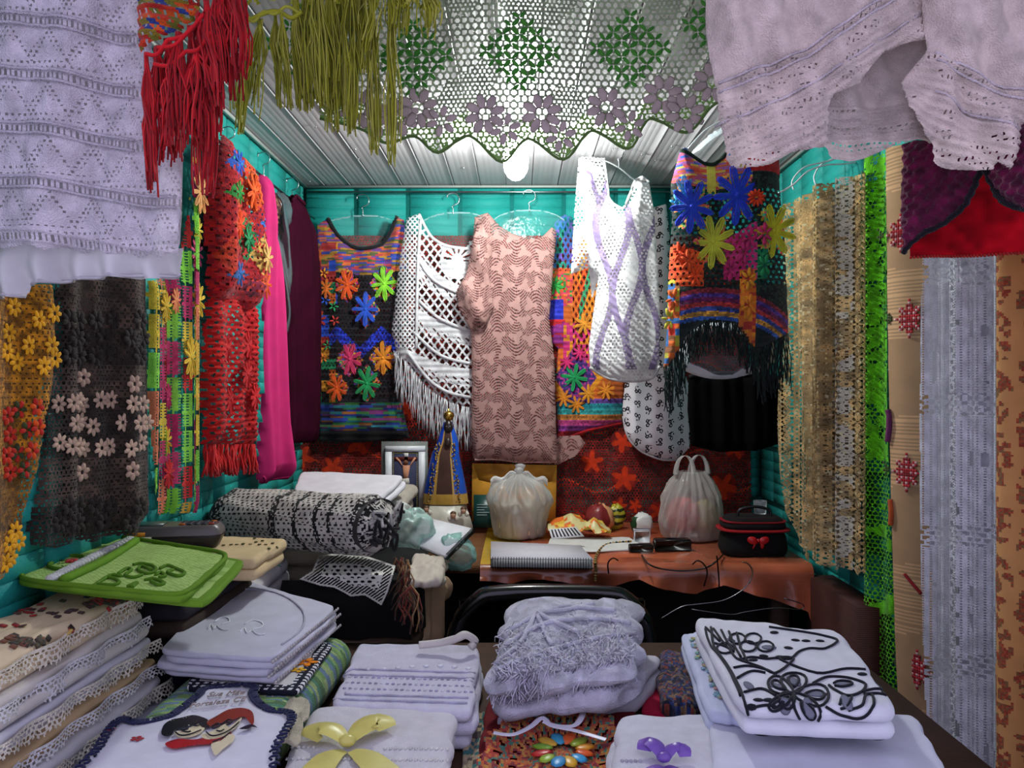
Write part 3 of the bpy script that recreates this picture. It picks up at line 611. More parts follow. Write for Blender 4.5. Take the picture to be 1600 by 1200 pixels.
Wd = Cloth([(1018, 325), (1040, 320), (1046, 370), (1050, 480), (1062, 560), (1076, 600), (1078, 700), (1060, 718), (1030, 716), (1000, 704), (978, 680), (972, 640), (980, 560), (1000, 480)], ((970, 3.11), (1080, 3.11)), .0026, colW, None, lambda c: .010 * np.sin(c.u * 48), .03, .04); Wd.build('body', 'cotton', gW)
cord(Wd, [(973, 650), (980, 682), (1000, 704), (1030, 717), (1060, 719)], .004, (206, 200, 205), gW, 'lace_hem', 'thread', 4)
# ------------------------------------------------------------------ lilac-striped white crochet blouse, hung from the ceiling
def colL(c):
    cl = base(c, (238, 236, 236)); 
    for x0, ph in [(958, 0), (1004, 1.2)]:
        for sgn in (1, -1):
            xx = x0 + sgn * (13 + 13 * np.sin((c.py - 300) / 34.0 + ph)); mk = (np.abs(c.px - xx) < 5.5) & (c.py > 262) & (c.py < 578); cl[mk] = (146, 128, 166)
    mk = (np.abs(c.px - (920 + (c.py - 270) * .35)) < 4) & (c.py > 268) & (c.py < 320); cl[mk] = (140, 122, 165); return cl
polyL = [(905, 248), (925, 243), (943, 246), (948, 280), (952, 310), (962, 322), (975, 328), (985, 305), (992, 285), (1003, 277), (1014, 284), (1022, 330), (1028, 420), (1032, 500), (1030, 570), (1018, 590), (985, 595), (950, 590), (922, 572), (920, 540), (935, 430), (920, 418), (893, 430), (898, 340)]
gL = thing('crochet_pullover', 'white crochet blouse with wavy lilac stripes hanging near the bulb', 'blouse', W(970, 595, 2.72))
Lb = Cloth(polyL, ((890, 2.75), (1040, 2.70)), .0026, colL, lambda c: ~holes(c.u, c.v, .0125, .0036) | (vn(c.u * 40, c.v * 40, 2) > .62), lambda c: .016 * np.sin(c.u * 38 + 1) + .002 * np.sin(c.v * 260 + c.u * 200), .04, .05); Lb.build('body', 'yarn', gL)
Cloth(polyL[:1] + [(925, 252), (940, 300), (972, 340), (1000, 290)] + polyL[10:-3] + [(925, 470)], ((890, 2.80), (1040, 2.75)), .007, (214, 210, 212), None, lambda c: .008 * np.sin(c.u * 38)).build('back_panel', 'yarn', gL)
cord(Lb, polyL[2:11], .005, (236, 234, 234), gL, 'neckline_trim', 'yarn', 5); cord(Lb, [(1030, 572), (1018, 590), (985, 595), (950, 590), (922, 574)], .006, (226, 222, 222), gL, 'hem', 'yarn', 5)
h = thing('wire_hanger', 'thin metal hanger hook above the lilac striped crochet blouse', 'hanger', W(967, 300, 2.69)); hook(h, 967, 262, 2.69)
m = MB(); m.tube(smooth([W(912, 252, 2.72), W(940, 250, 2.70), W(967, 262, 2.69), W(990, 280, 2.69), W(1010, 284, 2.69)], 4), .003, 5, (200, 205, 205)); m.build('shoulder_bar', 'metal', h)
# ------------------------------------------------------------------ bright poncho on the right
FPn = [(1080, 330, 34, (50, 80, 226)), (1150, 312, 38, (44, 76, 226)), (1113, 382, 34, (222, 222, 70)), (1205, 366, 34, (222, 214, 50)), (1068, 312, 16, (70, 180, 232))]
def colN(c):
    px, py = c.px, c.py; cl = speck(c.u, c.v, [(30, 50, 46), (24, 30, 34), (44, 60, 50), (26, 22, 28)], .006, .006, 1)
    b = py < 262 + np.abs(px - 1108) * .5 * 0 + 42 - np.abs(px - 1108) * .25; bb = b & (px < 1165); cl[bb] = runs(c.u + c.v * .5, c.v, [(226, 110, 60), (200, 90, 130), (60, 100, 190), (220, 190, 80), (170, 100, 180), (226, 80, 60)], .022, .006, 4)[bb]
    v = (np.abs(px - 1110) < 7) & (py < 310); cl[v] = (218, 208, 80)
    b = (px > 1165) & (py < 275); cl[b] = speck(c.u, c.v, [(190, 30, 36), (210, 40, 40)], .01, .01)[b]
    for x, y, r, k in FPn:
        d = np.hypot((px - x) / (r * .9), (py - y) / (r * 1.2)); an = np.arctan2(py - y, px - x); mm = d < .72 + .3 * np.cos(6 * an); cl[mm] = speck(c.u, c.v, [(232, 110, 70), (240, 190, 80), (230, 90, 110), (110, 190, 110), (240, 150, 70)] + [(k[0] * .8, k[1] * .8, k[2] * .8)], .006, .006, int(x))[mm]
    b = (px < 1098) & (py > 385) & (py < 450) & (py > 385 + (px - 1050) * .3); cl[b] = speck(c.u, c.v, [(236, 80, 34), (240, 100, 40)], .01, .01)[b]
    b = (px > 1130) & (px < 1180) & (py > 350 + (1180 - px) * .6) & (py < 440); cl[b] = speck(c.u, c.v, [(196, 40, 110), (210, 60, 130)], .01, .01)[b]
    b = (px > 1180) & (px < 1196) & (py > 395) & (py < 440); cl[b] = (30, 130, 80)
    yb = 452 + .0032 * (px - 1115) ** 2; st = (py > yb) & (py < yb + 48); k = np.array([(150, 50, 60), (90, 60, 150), (120, 40, 90), (190, 60, 60), (60, 80, 160), (210, 150, 60), (50, 90, 170)])[np.clip((py - yb) / 7, 0, 6).astype(int)]; cl[st] = (k * (.6 + .6 * hsh(np.floor(c.u / .007), np.floor(c.v / .005))[..., None]))[st]
    b = (np.abs(px - 1166) < 12) & (py > 425) & (py < 545); cl[b] = speck(c.u, c.v, [(230, 150, 40), (226, 120, 40), (190, 60, 50)], .01, .01)[b]
    dk = py > yb + 48; cl[dk & (np.abs(px - 1166) > 12)] = (22, 34, 32)
    lf = (px < 1062) & (py > 440); cl[lf] = speck(c.u, c.v, [(230, 110, 40), (200, 190, 60), (230, 60, 40), (160, 100, 60), (60, 120, 190)], .016, .016, 6)[lf]; return cl
polyN = [(1062, 240), (1070, 232), (1082, 246), (1100, 256), (1116, 256), (1128, 246), (1138, 234), (1160, 240), (1216, 232), (1218, 300), (1226, 380), (1230, 470), (1232, 520), (1215, 530), (1190, 545), (1178, 550), (1150, 505), (1110, 500), (1075, 520), (1055, 560), (1036, 580), (1042, 520), (1044, 440), (1050, 340), (1048, 290)]
gN = thing('poncho', 'rainbow crochet poncho with big yarn flowers and dark green fringe', 'poncho', W(1135, 630, 2.3))
N_ = Cloth(polyN, ((1036, 2.36), (1235, 2.30)), .003, colN, lambda c: ~(holes(c.u, c.v, .016, .004) & (c.py > 300) & (c.py < 450)), lambda c: .015 * np.sin(c.u * 27 + .6) + .0014 * np.sin(c.v * 300), .05, .06); N_.build('body', 'yarn', gN)
cord(N_, [(1064, 240), (1082, 247), (1100, 257), (1116, 257), (1128, 247), (1139, 236)], .006, (24, 50, 36), gN, 'neckline_trim', 'yarn', 6)
for x, y, r, k in FPn[:4]: flower(N_, x, y, r, 9 if r > 33 else 7, k, gN, 'loop', stretch=1.25, rot=.4)
flower(N_, 1068, 310, 17, 9, (70, 180, 232), gN, 'loop', stretch=1.8)
flower(N_, 1178, 317, 15, 12, (238, 70, 30), gN, 'petal', 'pompom', thick=.5)
for x, y, k in [(1062, 400, (238, 80, 30)), (1075, 412, (238, 90, 34)), (1086, 436, (238, 80, 30)), (1140, 425, (200, 44, 112)), (1160, 400, (206, 50, 120)), (1168, 378, (200, 44, 112)), (1190, 420, (30, 140, 84)), (1166, 440, (236, 160, 40)), (1168, 480, (232, 140, 40)), (1052, 470, (236, 110, 40)), (1046, 500, (206, 196, 60)), (1190, 372, (210, 50, 110)), (1058, 322, (80, 186, 230))]: flower(N_, x, y, 13, 6, k, gN, 'petal', 'tassel_knot', stretch=1.5, thick=.3)
tops = [N_.pt(x, np.interp(x, [1038, 1055, 1075, 1110, 1150, 1178, 1190, 1215, 1232], [575, 556, 518, 498, 503, 546, 542, 528, 520]), .003) for x in np.linspace(1040, 1230, 60)]
m = MB()
for i, p in enumerate(tops): strands(m, [p], .16 if i < 10 or i > 44 else .10, 4, .010, .0016, [(18, 34, 30), (26, 50, 42), (14, 22, 22)], i, 3, 5, .006, .4)
m.build('fringe', 'thread', gN, kind='stuff')
h = thing('clear_hanger', 'clear plastic bust hanger sticking out of the poncho neck', 'hanger', W(1108, 300, 2.37))
Cloth(smooth([(1078, 245), (1092, 226), (1118, 205), (1150, 190), (1165, 205), (1150, 240), (1118, 258), (1095, 257)], 4, True), ((1036, 2.40), (1235, 2.34)), .006, (200, 210, 215), bulge=.03, bw=.03).build('shoulder_form', 'clear_film', h)
m = MB(); m.tube(smooth([W(1075, 232, 2.38), W(1100, 205, 2.38), W(1125, 190, 2.38), W(1150, 178, 2.38)], 4), .002, 5, (230, 235, 240)); m.build('rim', 'plastic', h)
pf = Cloth(smooth([(1070, 508), (1110, 504), (1160, 508), (1206, 530), (1208, 570), (1180, 582), (1140, 592), (1100, 590), (1066, 575), (1062, 540)], 4, True), ((1036, 2.42), (1235, 2.36)), .006, (190, 200, 205), None, lambda c: .008 * np.sin(c.u * 50 + c.v * 40), .04, .03)
pf.build('plastic_garment_bag', 'clear_film', None, label='clear plastic bag edge showing below the rainbow poncho', cat='bag')
# black garment below the poncho
def fold_bk(c): return .010 * np.sin(c.u * 62) + .006 * np.sin(c.u * 130 + c.v * 4)
gK = thing('black_skirt', 'plain black skirt hanging under the poncho fringe', 'skirt', W(1150, 700, 2.7))
Kk = Cloth([(1076, 588), (1120, 582), (1180, 584), (1222, 590), (1228, 640), (1226, 692), (1180, 704), (1120, 706), (1080, 696), (1074, 640)], ((1070, 2.72), (1230, 2.66)), .008, (3, 3, 4), None, fold_bk, .02, .03); Kk.build('body', 'velvet', gK); cord(Kk, [(1076, 589), (1120, 583), (1180, 585), (1222, 591)], .006, (16, 16, 18), gK, 'waistband', 'cotton', 5)
# ================================================================== clothes along the left wall
def wire_hook(x, y, Y, label, tag_=False):
    t = thing('wire_hanger', label, 'hanger', W(x, y + 40, Y)); hook(t, x, y + 36, Y, 34)
    p = W(x, y + 36, Y); m = MB(); m.tube([p, p + np.array([0.01, -.09, -.05]), p + np.array([.0, -.10, -.055])], .002, 5, (190, 195, 200)); m.tube([p, p + np.array([0.0, .09, -.05])], .002, 5, (190, 195, 200)); m.build('shoulder_bar', 'metal', t)
    if tag_: m = MB(); q = W(x + 8, y + 66, Y - .02); m.box(q, (.012, .004, .02), None, (235, 235, 235), .002); m.tube([q + np.array([0, 0, .01]), q + np.array([-.008, 0, .05])], .001, 4, (225, 225, 225)); m.build('price_tag', 'paper', t)
m = MB(); m.tube([(XL + .06, 1.35, 2.02), (XL + .06, 3.12, 2.02)], .004, 6, (120, 125, 125)); m.build('hanging_rail', 'metal', None, label='thin metal rail along the top of the left turquoise wall', cat='rail')
wire_hook(357, 196, 2.25, 'metal hanger hook with white tag above the red crochet poncho', True); wire_hook(412, 236, 2.62, 'metal hanger hook above the bright pink dress'); wire_hook(457, 276, 2.95, 'metal hanger hook above the maroon velvet dress')
# maroon velvet dress
gM = thing('velvet_dress', 'dark maroon velvet dress hanging in the corner by the bricks', 'dress', W(470, 692, 2.95))
Mz = Cloth(smooth([(448, 312), (458, 304), (470, 318), (484, 345), (492, 365), (498, 420), (499, 560), (497, 680), (480, 690), (456, 692), (440, 686), (440, 560), (438, 420), (440, 340)], 3, True), ((436, 2.72), (500, 3.02)), .006, (50, 6, 26), None, lambda c: (.012 * np.sin(c.u * 42 + .5) + .006 * np.sin(c.u * 88 + c.v * 3)) * np.clip(c.t * 2, .2, 1), .025, .04); Mz.build('body', 'velvet', gM); cord(Mz, [(449, 314), (458, 306), (470, 320)], .006, (60, 14, 32), gM, 'collar', 'velvet', 5)
fz = thing('floral_blouse', 'dark floral patterned blouse squeezed between pink and maroon dresses', 'blouse', W(425, 560, 2.75))
def colFz(c): return speck(c.u, c.v, [(60, 24, 36), (120, 80, 60), (40, 20, 30), (150, 100, 80), (80, 30, 50)], .008, .008, 3)
Fz = Cloth([(420, 310), (432, 300), (442, 320), (446, 450), (446, 560), (428, 560), (424, 420)], ((415, 2.70), (450, 2.86)), .004, colFz, None, lambda c: .008 * np.sin(c.u * 60), .03, .04); Fz.build('body', 'cotton', fz); Cloth([(404, 380), (412, 372), (418, 400), (416, 445), (408, 464), (399, 448), (400, 410)], ((396, 2.40), (420, 2.46)), .004, colFz, None, None, .02, .02).build('sleeve', 'cotton', fz)
fl = Cloth(smooth([(424, 312), (440, 300), (452, 330), (448, 380), (452, 440), (446, 520), (434, 520), (428, 400)], 3, True), ((415, 2.58), (455, 2.74)), .007, (70, 78, 82), None, lambda c: .006 * np.sin(c.u * 80 + c.v * 30), .02, .03); fl.build('plastic_garment_bag', 'clear_film', None, label='clear plastic garment cover between the pink and maroon dresses', cat='bag')
# pink dress
gPk = thing('pink_dress', 'plain bright pink long dress hanging on the left wall', 'dress', W(415, 755, 2.55))
Pz = Cloth(smooth([(388, 290), (394, 276), (405, 275), (413, 290), (420, 330), (430, 380), (436, 450), (438, 560), (440, 660), (447, 738), (425, 750), (402, 755), (394, 740), (399, 640), (400, 520), (396, 420), (392, 340)], 3, True), ((386, 2.42), (446, 2.62)), .005, (200, 38, 108), None, lambda c: .016 * np.sin(c.u * 42) + .005 * np.sin(c.u * 120 + c.v * 6), .05, .05); Pz.build('body', 'cotton', gPk); cord(Pz, [(396, 744), (403, 754), (425, 749), (446, 738)], .004, (190, 34, 100), gPk, 'hem', 'cotton', 4)
# red poncho and red fringed skirt
RED = [(206, 22, 28), (190, 18, 26), (216, 34, 30)]
def colRp(c):
    cl = speck(c.u, c.v, [(206, 30, 34), (190, 24, 34), (150, 20, 40)], .006, .006, 2); px, py = c.px, c.py
    for x, y, rx, ry, k in [(345, 255, 16, 22, (40, 100, 210)), (370, 290, 20, 40, (240, 90, 30)), (340, 300, 14, 18, (50, 150, 60)), (350, 350, 18, 40, (240, 80, 30)), (390, 350, 14, 28, (50, 110, 200)), (362, 375, 10, 36, (40, 140, 80)), (378, 400, 12, 30, (230, 180, 90)), (345, 430, 18, 14, (40, 90, 150)), (390, 440, 14, 34, (236, 90, 30)), (370, 450, 12, 14, (140, 30, 60)), (330, 400, 10, 30, (226, 60, 30))]:
        d = np.abs(px - x) / rx + np.abs(py - y) / ry; m_ = d < 1.1; cl[m_] = speck(c.u, c.v, [k, k, k, (k[0] * .7, k[1] * .7, k[2] * .7), (220, 60, 50)], .007, .007, int(x))[m_]
    return cl
gR = thing('crochet_poncho', 'red crochet poncho with orange and blue flowers on the left wall', 'poncho', W(360, 480, 2.3))
Rp = Cloth(smooth([(328, 232), (342, 214), (352, 212), (366, 236), (380, 262), (388, 300), (394, 360), (398, 420), (394, 466), (380, 484), (350, 470), (322, 462), (318, 400), (318, 300)], 3, True), ((316, 2.05), (400, 2.34)), .0034, colRp, lambda c: ~holes(c.u, c.v, .017, .003), lambda c: .014 * np.sin(c.u * 36) + .0015 * np.sin(c.v * 280), .05, .05); Rp.build('body', 'yarn', gR)
Cloth([(334, 236), (350, 220), (376, 270), (390, 360), (390, 455), (350, 462), (324, 456), (322, 300)], ((316, 2.10), (400, 2.40)), .008, (110, 14, 26), None, lambda c: .008 * np.sin(c.u * 36)).build('back_panel', 'yarn', gR)
for x, y, r, k in [(366, 300, 24, (240, 96, 30)), (344, 256, 16, (50, 110, 220)), (392, 352, 18, (60, 130, 210)), (340, 302, 14, (50, 160, 70)), (380, 405, 18, (236, 190, 110)), (350, 352, 18, (240, 80, 30)), (346, 428, 16, (50, 110, 180)), (388, 445, 18, (240, 90, 30)), (362, 375, 16, (40, 150, 90))]: flower(Rp, x, y, r, 8, k, gR, 'loop', stretch=1.3)
gS = thing('fringed_skirt', 'plain red crochet skirt with thick fringe below the flowered poncho', 'skirt', W(350, 755, 2.25))
Rs = Cloth([(317, 452), (350, 462), (388, 470), (388, 560), (386, 640), (387, 700), (350, 696), (314, 694), (313, 600), (315, 520)], ((314, 2.07), (392, 2.36)), .0032, lambda c: speck(c.u, c.v, RED, .02, .005, 3), lambda c: ~(holes(c.u, c.v, .02, .0035, .012)), lambda c: .012 * np.sin(c.u * 60) + .0025 * np.sin(c.v * 420), .04, .05); Rs.build('body', 'yarn', gS)
for x, y in [(335, 545), (368, 540), (340, 625), (372, 620), (352, 585)]: flower(Rs, x, y, 20, 10, (204, 20, 28), gS, 'loop', stretch=1.1)
m = MB(); strands(m, [Rs.pt(x, 694, .003) for x in np.linspace(316, 386, 30)], .085, 5, .012, .0026, RED, 3, 4, 5, .004, .25); m.build('fringe', 'thread', gS, kind='stuff')
# net shawl in green, yellow, pink
def colG(c):
    gx = np.floor(c.u / .034); pal = np.array([(140, 222, 70), (150, 230, 80), (236, 200, 60), (240, 190, 70), (222, 70, 120), (236, 130, 90), (220, 40, 40), (200, 40, 100)], float)
    gy = np.floor(c.v / .085 + hsh(gx, 1, 5) * 3); return pal[np.minimum((hsh(gx, gy, 6) * 8).astype(int), 7)]
def keepG(c):
    gx = np.floor(c.u / .034); fu = (c.u / .034) % 1; gy = np.floor(c.v / .085 + hsh(gx, 1, 5) * 3); fv = (c.v / .085 + hsh(gx, 1, 5) * 3) % 1
    k = ((fu > .14) & (fu < .90) & (fv > .10)) & ~((np.floor(c.v / .0035) % 2 == 0) & (np.floor(c.u / .007) % 2 == 0)); return k | (np.abs(fu - .5) < .08) | ((np.abs(fv - .5) < .05))
gG = thing('net_shawl', 'lime green yellow and pink patchwork net shawl on the left wall', 'shawl', W(265, 805, 1.95))
Gs = Cloth([(290, 245), (305, 250), (316, 330), (312, 420), (313, 520), (310, 640), (312, 760), (308, 800), (262, 803), (236, 806), (228, 700), (222, 560), (220, 440), (276, 430), (288, 330)], ((222, 1.82), (314, 2.06)), .0034, colG, keepG, lambda c: .014 * np.sin(c.u * 45) + .006 * np.sin(c.u * 110), .01, .03); Gs.build('body', 'yarn', gG)
for x, y, r, k in [(297, 300, 24, (244, 176, 110)), (300, 470, 20, (240, 200, 60)), (306, 395, 18, (232, 90, 140)), (285, 560, 22, (240, 196, 60)), (245, 480, 16, (240, 196, 60)), (270, 470, 14, (240, 150, 100)), (258, 690, 16, (236, 190, 50)), (250, 740, 16, (220, 40, 40)), (300, 360, 14, (240, 210, 70)), (265, 620, 14, (200, 40, 100))]: flower(Gs, x, y, r, 10, k, gG, 'loop', stretch=1.5)
# brown lace with pale flowers
def colBr(c):
    cl = base(c, (58, 46, 40)); cl = cl * (.7 + .6 * vn(c.u * 90, c.v * 90, 3))[..., None]; lt = ((c.py < 520) | ((c.py > 570) & (c.py < 620)) | ((c.py > 715) & (c.py < 790))); cl[lt] = (cl * 1.5)[lt]; return cl
gBr = thing('brown_lace_shawl', 'dark brown net shawl with a band of pale beige flowers', 'shawl', W(130, 850, 1.55))
Br = Cloth([(85, 420), (150, 420), (220, 425), (222, 560), (224, 700), (228, 800), (205, 835), (170, 838), (150, 848), (120, 842), (80, 856), (36, 850), (50, 760), (58, 650), (70, 560), (78, 470)], ((40, 1.40), (228, 1.66)), .0027, colBr, lambda c: ~holes(c.u, c.v, .0085, .0022), lambda c: .014 * np.sin(c.u * 34) + .006 * np.sin(c.u * 95), .01, .03); Br.build('net', 'yarn', gBr)
Cloth([(85, 422), (220, 428), (224, 700), (226, 800), (200, 828), (120, 836), (44, 842), (60, 650), (78, 480)], ((40, 1.44), (228, 1.71)), .008, (40, 30, 27), None, lambda c: .012 * np.sin(c.u * 30)).build('back_layer', 'yarn', gBr)
rr = random.Random(5)
for x in range(76, 224, 19):
    for j, y in enumerate((628, 662, 696)):
        if rr.random() < .93: flower(Br, x + (12 if j % 2 else 0) + rr.uniform(-3, 3), y + rr.uniform(-5, 5), 16, 7, (206, 172, 150), gBr, 'petal', width=.5, thick=.1)
for x, y in [(132, 590), (130, 738), (190, 600), (188, 735)]: flower(Br, x, y, 16, 6, (200, 166, 146), gBr, 'petal', width=.62, thick=.2)
for x in range(92, 222, 27):
    for j, y in enumerate((500, 528, 556, 790, 816)): flower(Br, x + (13 if j % 2 else 0) - (14 if y > 700 else 0), y, 17, 7, (42, 32, 28), gBr, 'petal', width=.6, thick=.12)
# yellow net shawl
def colY(c):
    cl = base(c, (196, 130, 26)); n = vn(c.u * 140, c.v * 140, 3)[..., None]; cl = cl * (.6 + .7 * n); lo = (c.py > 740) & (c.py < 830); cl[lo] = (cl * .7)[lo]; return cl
gY = thing('yellow_net_shawl', 'golden yellow net shawl with yellow and red flowers', 'shawl', W(20, 905, 1.3))
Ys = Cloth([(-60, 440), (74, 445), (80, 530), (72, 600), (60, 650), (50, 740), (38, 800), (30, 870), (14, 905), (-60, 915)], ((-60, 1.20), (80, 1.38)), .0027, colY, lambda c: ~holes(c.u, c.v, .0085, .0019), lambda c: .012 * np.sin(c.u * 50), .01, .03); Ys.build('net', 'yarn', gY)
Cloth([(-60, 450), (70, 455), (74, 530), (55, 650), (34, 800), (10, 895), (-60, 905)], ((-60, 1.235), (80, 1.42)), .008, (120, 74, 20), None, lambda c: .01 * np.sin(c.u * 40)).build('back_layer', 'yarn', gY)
for x, y in [(20, 480), (45, 500), (66, 490), (12, 520), (36, 540), (60, 540), (24, 566), (50, 572), (70, 560), (8, 550), (14, 850), (24, 830), (8, 880), (18, 872), (30, 846)]: flower(Ys, x, y, 17, 7, (246, 176, 20), gY, 'petal', width=.5, thick=.1)
for i, (x, y) in enumerate([(8, 650), (26, 640), (44, 636), (14, 680), (34, 672), (46, 668), (6, 712), (24, 708), (40, 704), (14, 738), (32, 734)]): flower(Ys, x, y, 16, 6, [(216, 60, 24), (60, 70, 30), (236, 90, 20)][i % 3], gY, 'petal', width=.6, thick=.2, col2=(200, 40, 24))
# ================================================================== textiles along the right wall
def colGo(c):
    cl = base(c, (206, 170, 112)); n = vn(c.u * 60, c.v * 60, 1)[..., None]; cl = cl * (.7 + .6 * n); s_ = (c.px > 1300) & (c.px < 1330) & (vn(c.u * 45, c.v * 45, 6) > .45); cl[s_] = (226, 216, 200)
    sp = hsh(np.floor(c.u / .006), np.floor(c.v / .006), 3) > .93; cl[sp] = (240, 226, 180); return cl
def keepGo(c):
    f = np.hypot(((c.u / .028) % 1 - .5), ((c.v / .028 + .5 * (np.floor(c.u / .028) % 2)) % 1 - .5)); an = np.arctan2((c.v / .028) % 1 - .5, (c.u / .028) % 1 - .5)
    return ~((f > .42) & (np.cos(an * 6) < -.1)) & ~((f < .08)) & ~((f > .2) & (f < .26) & (np.sin(an * 5) > .5))
gGo = thing('gold_lace_shawl', 'gold beige sequin flower lace hanging beside the lime strip', 'shawl', W(1290, 900, 2.3))
Go = Cloth([(1248, 312), (1275, 290), (1320, 278), (1350, 268), (1352, 400), (1350, 600), (1350, 760), (1348, 890), (1336, 900), (1318, 882), (1300, 895), (1285, 880), (1266, 868), (1252, 850), (1262, 700), (1252, 560), (1250, 430)], ((1240, 2.45), (1352, 2.08)), .0027, colGo, keepGo, lambda c: .017 * np.sin(c.u * 52) + .006 * np.sin(c.u * 120), .0); Go.build('front_panel', 'sparkle', gGo)
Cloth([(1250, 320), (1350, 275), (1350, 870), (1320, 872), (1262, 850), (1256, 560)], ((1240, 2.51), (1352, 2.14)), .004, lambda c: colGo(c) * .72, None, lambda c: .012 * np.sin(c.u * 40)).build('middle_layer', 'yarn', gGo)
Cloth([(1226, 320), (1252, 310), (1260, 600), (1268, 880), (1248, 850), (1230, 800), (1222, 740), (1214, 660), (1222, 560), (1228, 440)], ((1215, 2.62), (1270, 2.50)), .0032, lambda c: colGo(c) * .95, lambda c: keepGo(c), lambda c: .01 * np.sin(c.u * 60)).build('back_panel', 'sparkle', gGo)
for i, pts in enumerate([[(1216, 302), (1240, 288), (1262, 268), (1290, 258), (1322, 256), (1356, 250)], [(1240, 296), (1238, 282), (1256, 262), (1284, 254), (1300, 250), (1330, 238)], [(1276, 292), (1272, 276), (1282, 258), (1300, 248), (1318, 232)]]):
    t = thing('wire_hanger', ['white wire hanger with a long straight arm above the gold lace', 'white wire hanger with a bent corner above the gold lace', 'white wire hanger with an upright curved hook above the gold lace'][i], 'hanger', W(1280, 300, 2.3 + i * .04)); m = MB(); m.tube(smooth([W(x, y, 2.3 + i * .04) for x, y in pts], 5), .0022, 6, (235, 235, 238)); m.build('wire', 'plastic', t)
    m = MB(); m.tube(smooth([W(x, y, 2.3 + i * .04) for x, y in [pts[-1], (pts[-1][0] + 4, pts[-1][1] - 12), (pts[-1][0] - 4, pts[-1][1] - 22), (pts[-1][0] - 14, pts[-1][1] - 18)]], 4), .0022, 6, (235, 235, 238)); m.build('hook', 'plastic', t)
# lime crochet strip
def keepLm(c):
    net = ~holes(c.u, c.v, .012, .0046, .010); fl = (np.abs(((c.v / .19) % 1) - .5) < .30) & (vn(c.u * 34, c.v * 30, 4) > .48); return np.where(c.py > 720, net | (fl & (c.py < 960)), net | (vn(c.u * 60, c.v * 90, 3) > .30))
Lm = Cloth([(1350, 246), (1384, 234), (1386, 420), (1388, 640), (1394, 800), (1400, 960), (1404, 1082), (1380, 1084), (1352, 1086), (1350, 900), (1350, 600)], ((1350, 2.12), (1404, 2.02)), .0026, lambda c: base(c, (104, 206, 14)) * (.8 + .35 * vn(c.u * 150, c.v * 60, 1))[..., None], keepLm, lambda c: .006 * np.sin(c.u * 90)); Lm.build('crochet_runner', 'yarn', None, label='lime green crochet runner hanging beside the beige cross-stitch runner', cat='runner')
# beige runner with cross-stitched red flowers
gBe = thing('embroidered_runner', 'beige woven runner with red cross-stitched flowers beside the lime strip', 'runner', W(1420, 1160, 1.95))
def colBe(c): return base(c, (206, 164, 122)) * (.88 + .18 * (np.sin(c.v * 2 * np.pi / .009) > 0) * (((c.py + 40) % 230) < 110))[..., None]
Be = Cloth([(1384, 232), (1418, 226), (1452, 224), (1452, 500), (1452, 800), (1456, 1000), (1462, 1170), (1410, 1160), (1402, 1000), (1394, 760), (1388, 500)], ((1384, 1.95), (1460, 1.84)), .004, colBe, None, lambda c: .008 * np.sin(c.u * 38)); Be.build('cloth', 'cotton', gBe)
def stitched(S, x, y, r, parent):
    fr = S.frame(x, y, .003); p, ex, ey, nz = fr; sc = p[1] / F; m = MB(); q = .0060; pal = [(178, 26, 40), (196, 40, 50), (150, 20, 34)]
    for i in range(-6, 7):
        for j in range(-7, 8):
            d = math.hypot(i, j * .9); an = math.atan2(j, i)
            if d > 6.2 * (.8 + .25 * math.cos(8 * an)): continue
            if abs(abs(i) - abs(j)) < 1 and 1 < d < 6 and (i + j) % 2: continue
            c = p + ex * i * q + ey * j * q; m.box(c, (q * .9, q * .9, .0016), np.array([ex, ey, nz]), (222, 170, 170) if (abs(i) == abs(j) or i == 0 or j == 0) and d > 1.5 and (i + j) % 2 == 0 else pal[(i * 3 + j) % 3])
    m.build('stitched_flower', 'thread', parent, flat=True)
    m = MB()
    for i, j in [(-8, 1), (-9, 2), (-9, 1), (-10, 0), (-9, 0), (-8, 0), (-10, 3), (-9, -1)]: m.box(p + ex * i * q + ey * j * q, (q * .9, q * .9, .0016), np.array([ex, ey, nz]), (60, 80, 30))
    m.build('stitched_leaf', 'thread', parent, flat=True)
stitched(Be, 1424, 498, 20, gBe); stitched(Be, 1420, 738, 20, gBe); stitched(Be, 1434, 1046, 20, gBe); stitched(Be, 1412, 365, 20, gBe)
cord(Be, [(1417, 896), (1428, 912), (1439, 928)], .004, (170, 30, 40), gBe, 'stitched_stem', 'thread', 4)
cord(Be, [(1391, 640), (1394, 660), (1390, 690)], .007, (110, 40, 90), gBe, 'stitched_bud', 'thread', 5); cord(Be, [(1395, 780), (1397, 800), (1396, 820)], .006, (200, 90, 40), gBe, 'stitched_bud', 'thread', 5)
# white lace curtain
def keepWl(c):
    k = np.ones(c.u.shape, bool); b = (c.py % 205); lad = (b < 34); k &= ~(lad & holes(c.u, c.v, .012, .004)); mid = (c.px > 1496) & (c.px < 1508); k &= ~(mid & holes(c.u, c.v, .014, .0048))
    blk = (vn(c.u * 40, c.v * 40, 3) > .72) & (b > 90) & (b < 190); k &= ~(blk & (np.floor(c.u / .006) % 3 == 0)); return k & ~((np.floor(c.u / .0026) % 3 == 0) & (np.floor(c.v / .0026) % 2 == 0))
Wl = Cloth([(1452, 396), (1500, 390), (1560, 388), (1560, 600), (1561, 900), (1563, 1210), (1510, 1220), (1455, 1215), (1452, 1000), (1448, 700), (1450, 520)], ((1448, 1.75), (1562, 1.53)), .0026, lambda c: base(c, (214, 214, 222)), keepWl, lambda c: .020 * np.cos(c.u * 48 + .6) + .004 * np.sin(c.u * 210), .0); gWl = thing('white_curtain', 'white lace curtain hanging in folds beside the beige runner', 'curtain', W(1505, 1215, 1.69)); Wl.build('lace_panel', 'yarn', gWl)
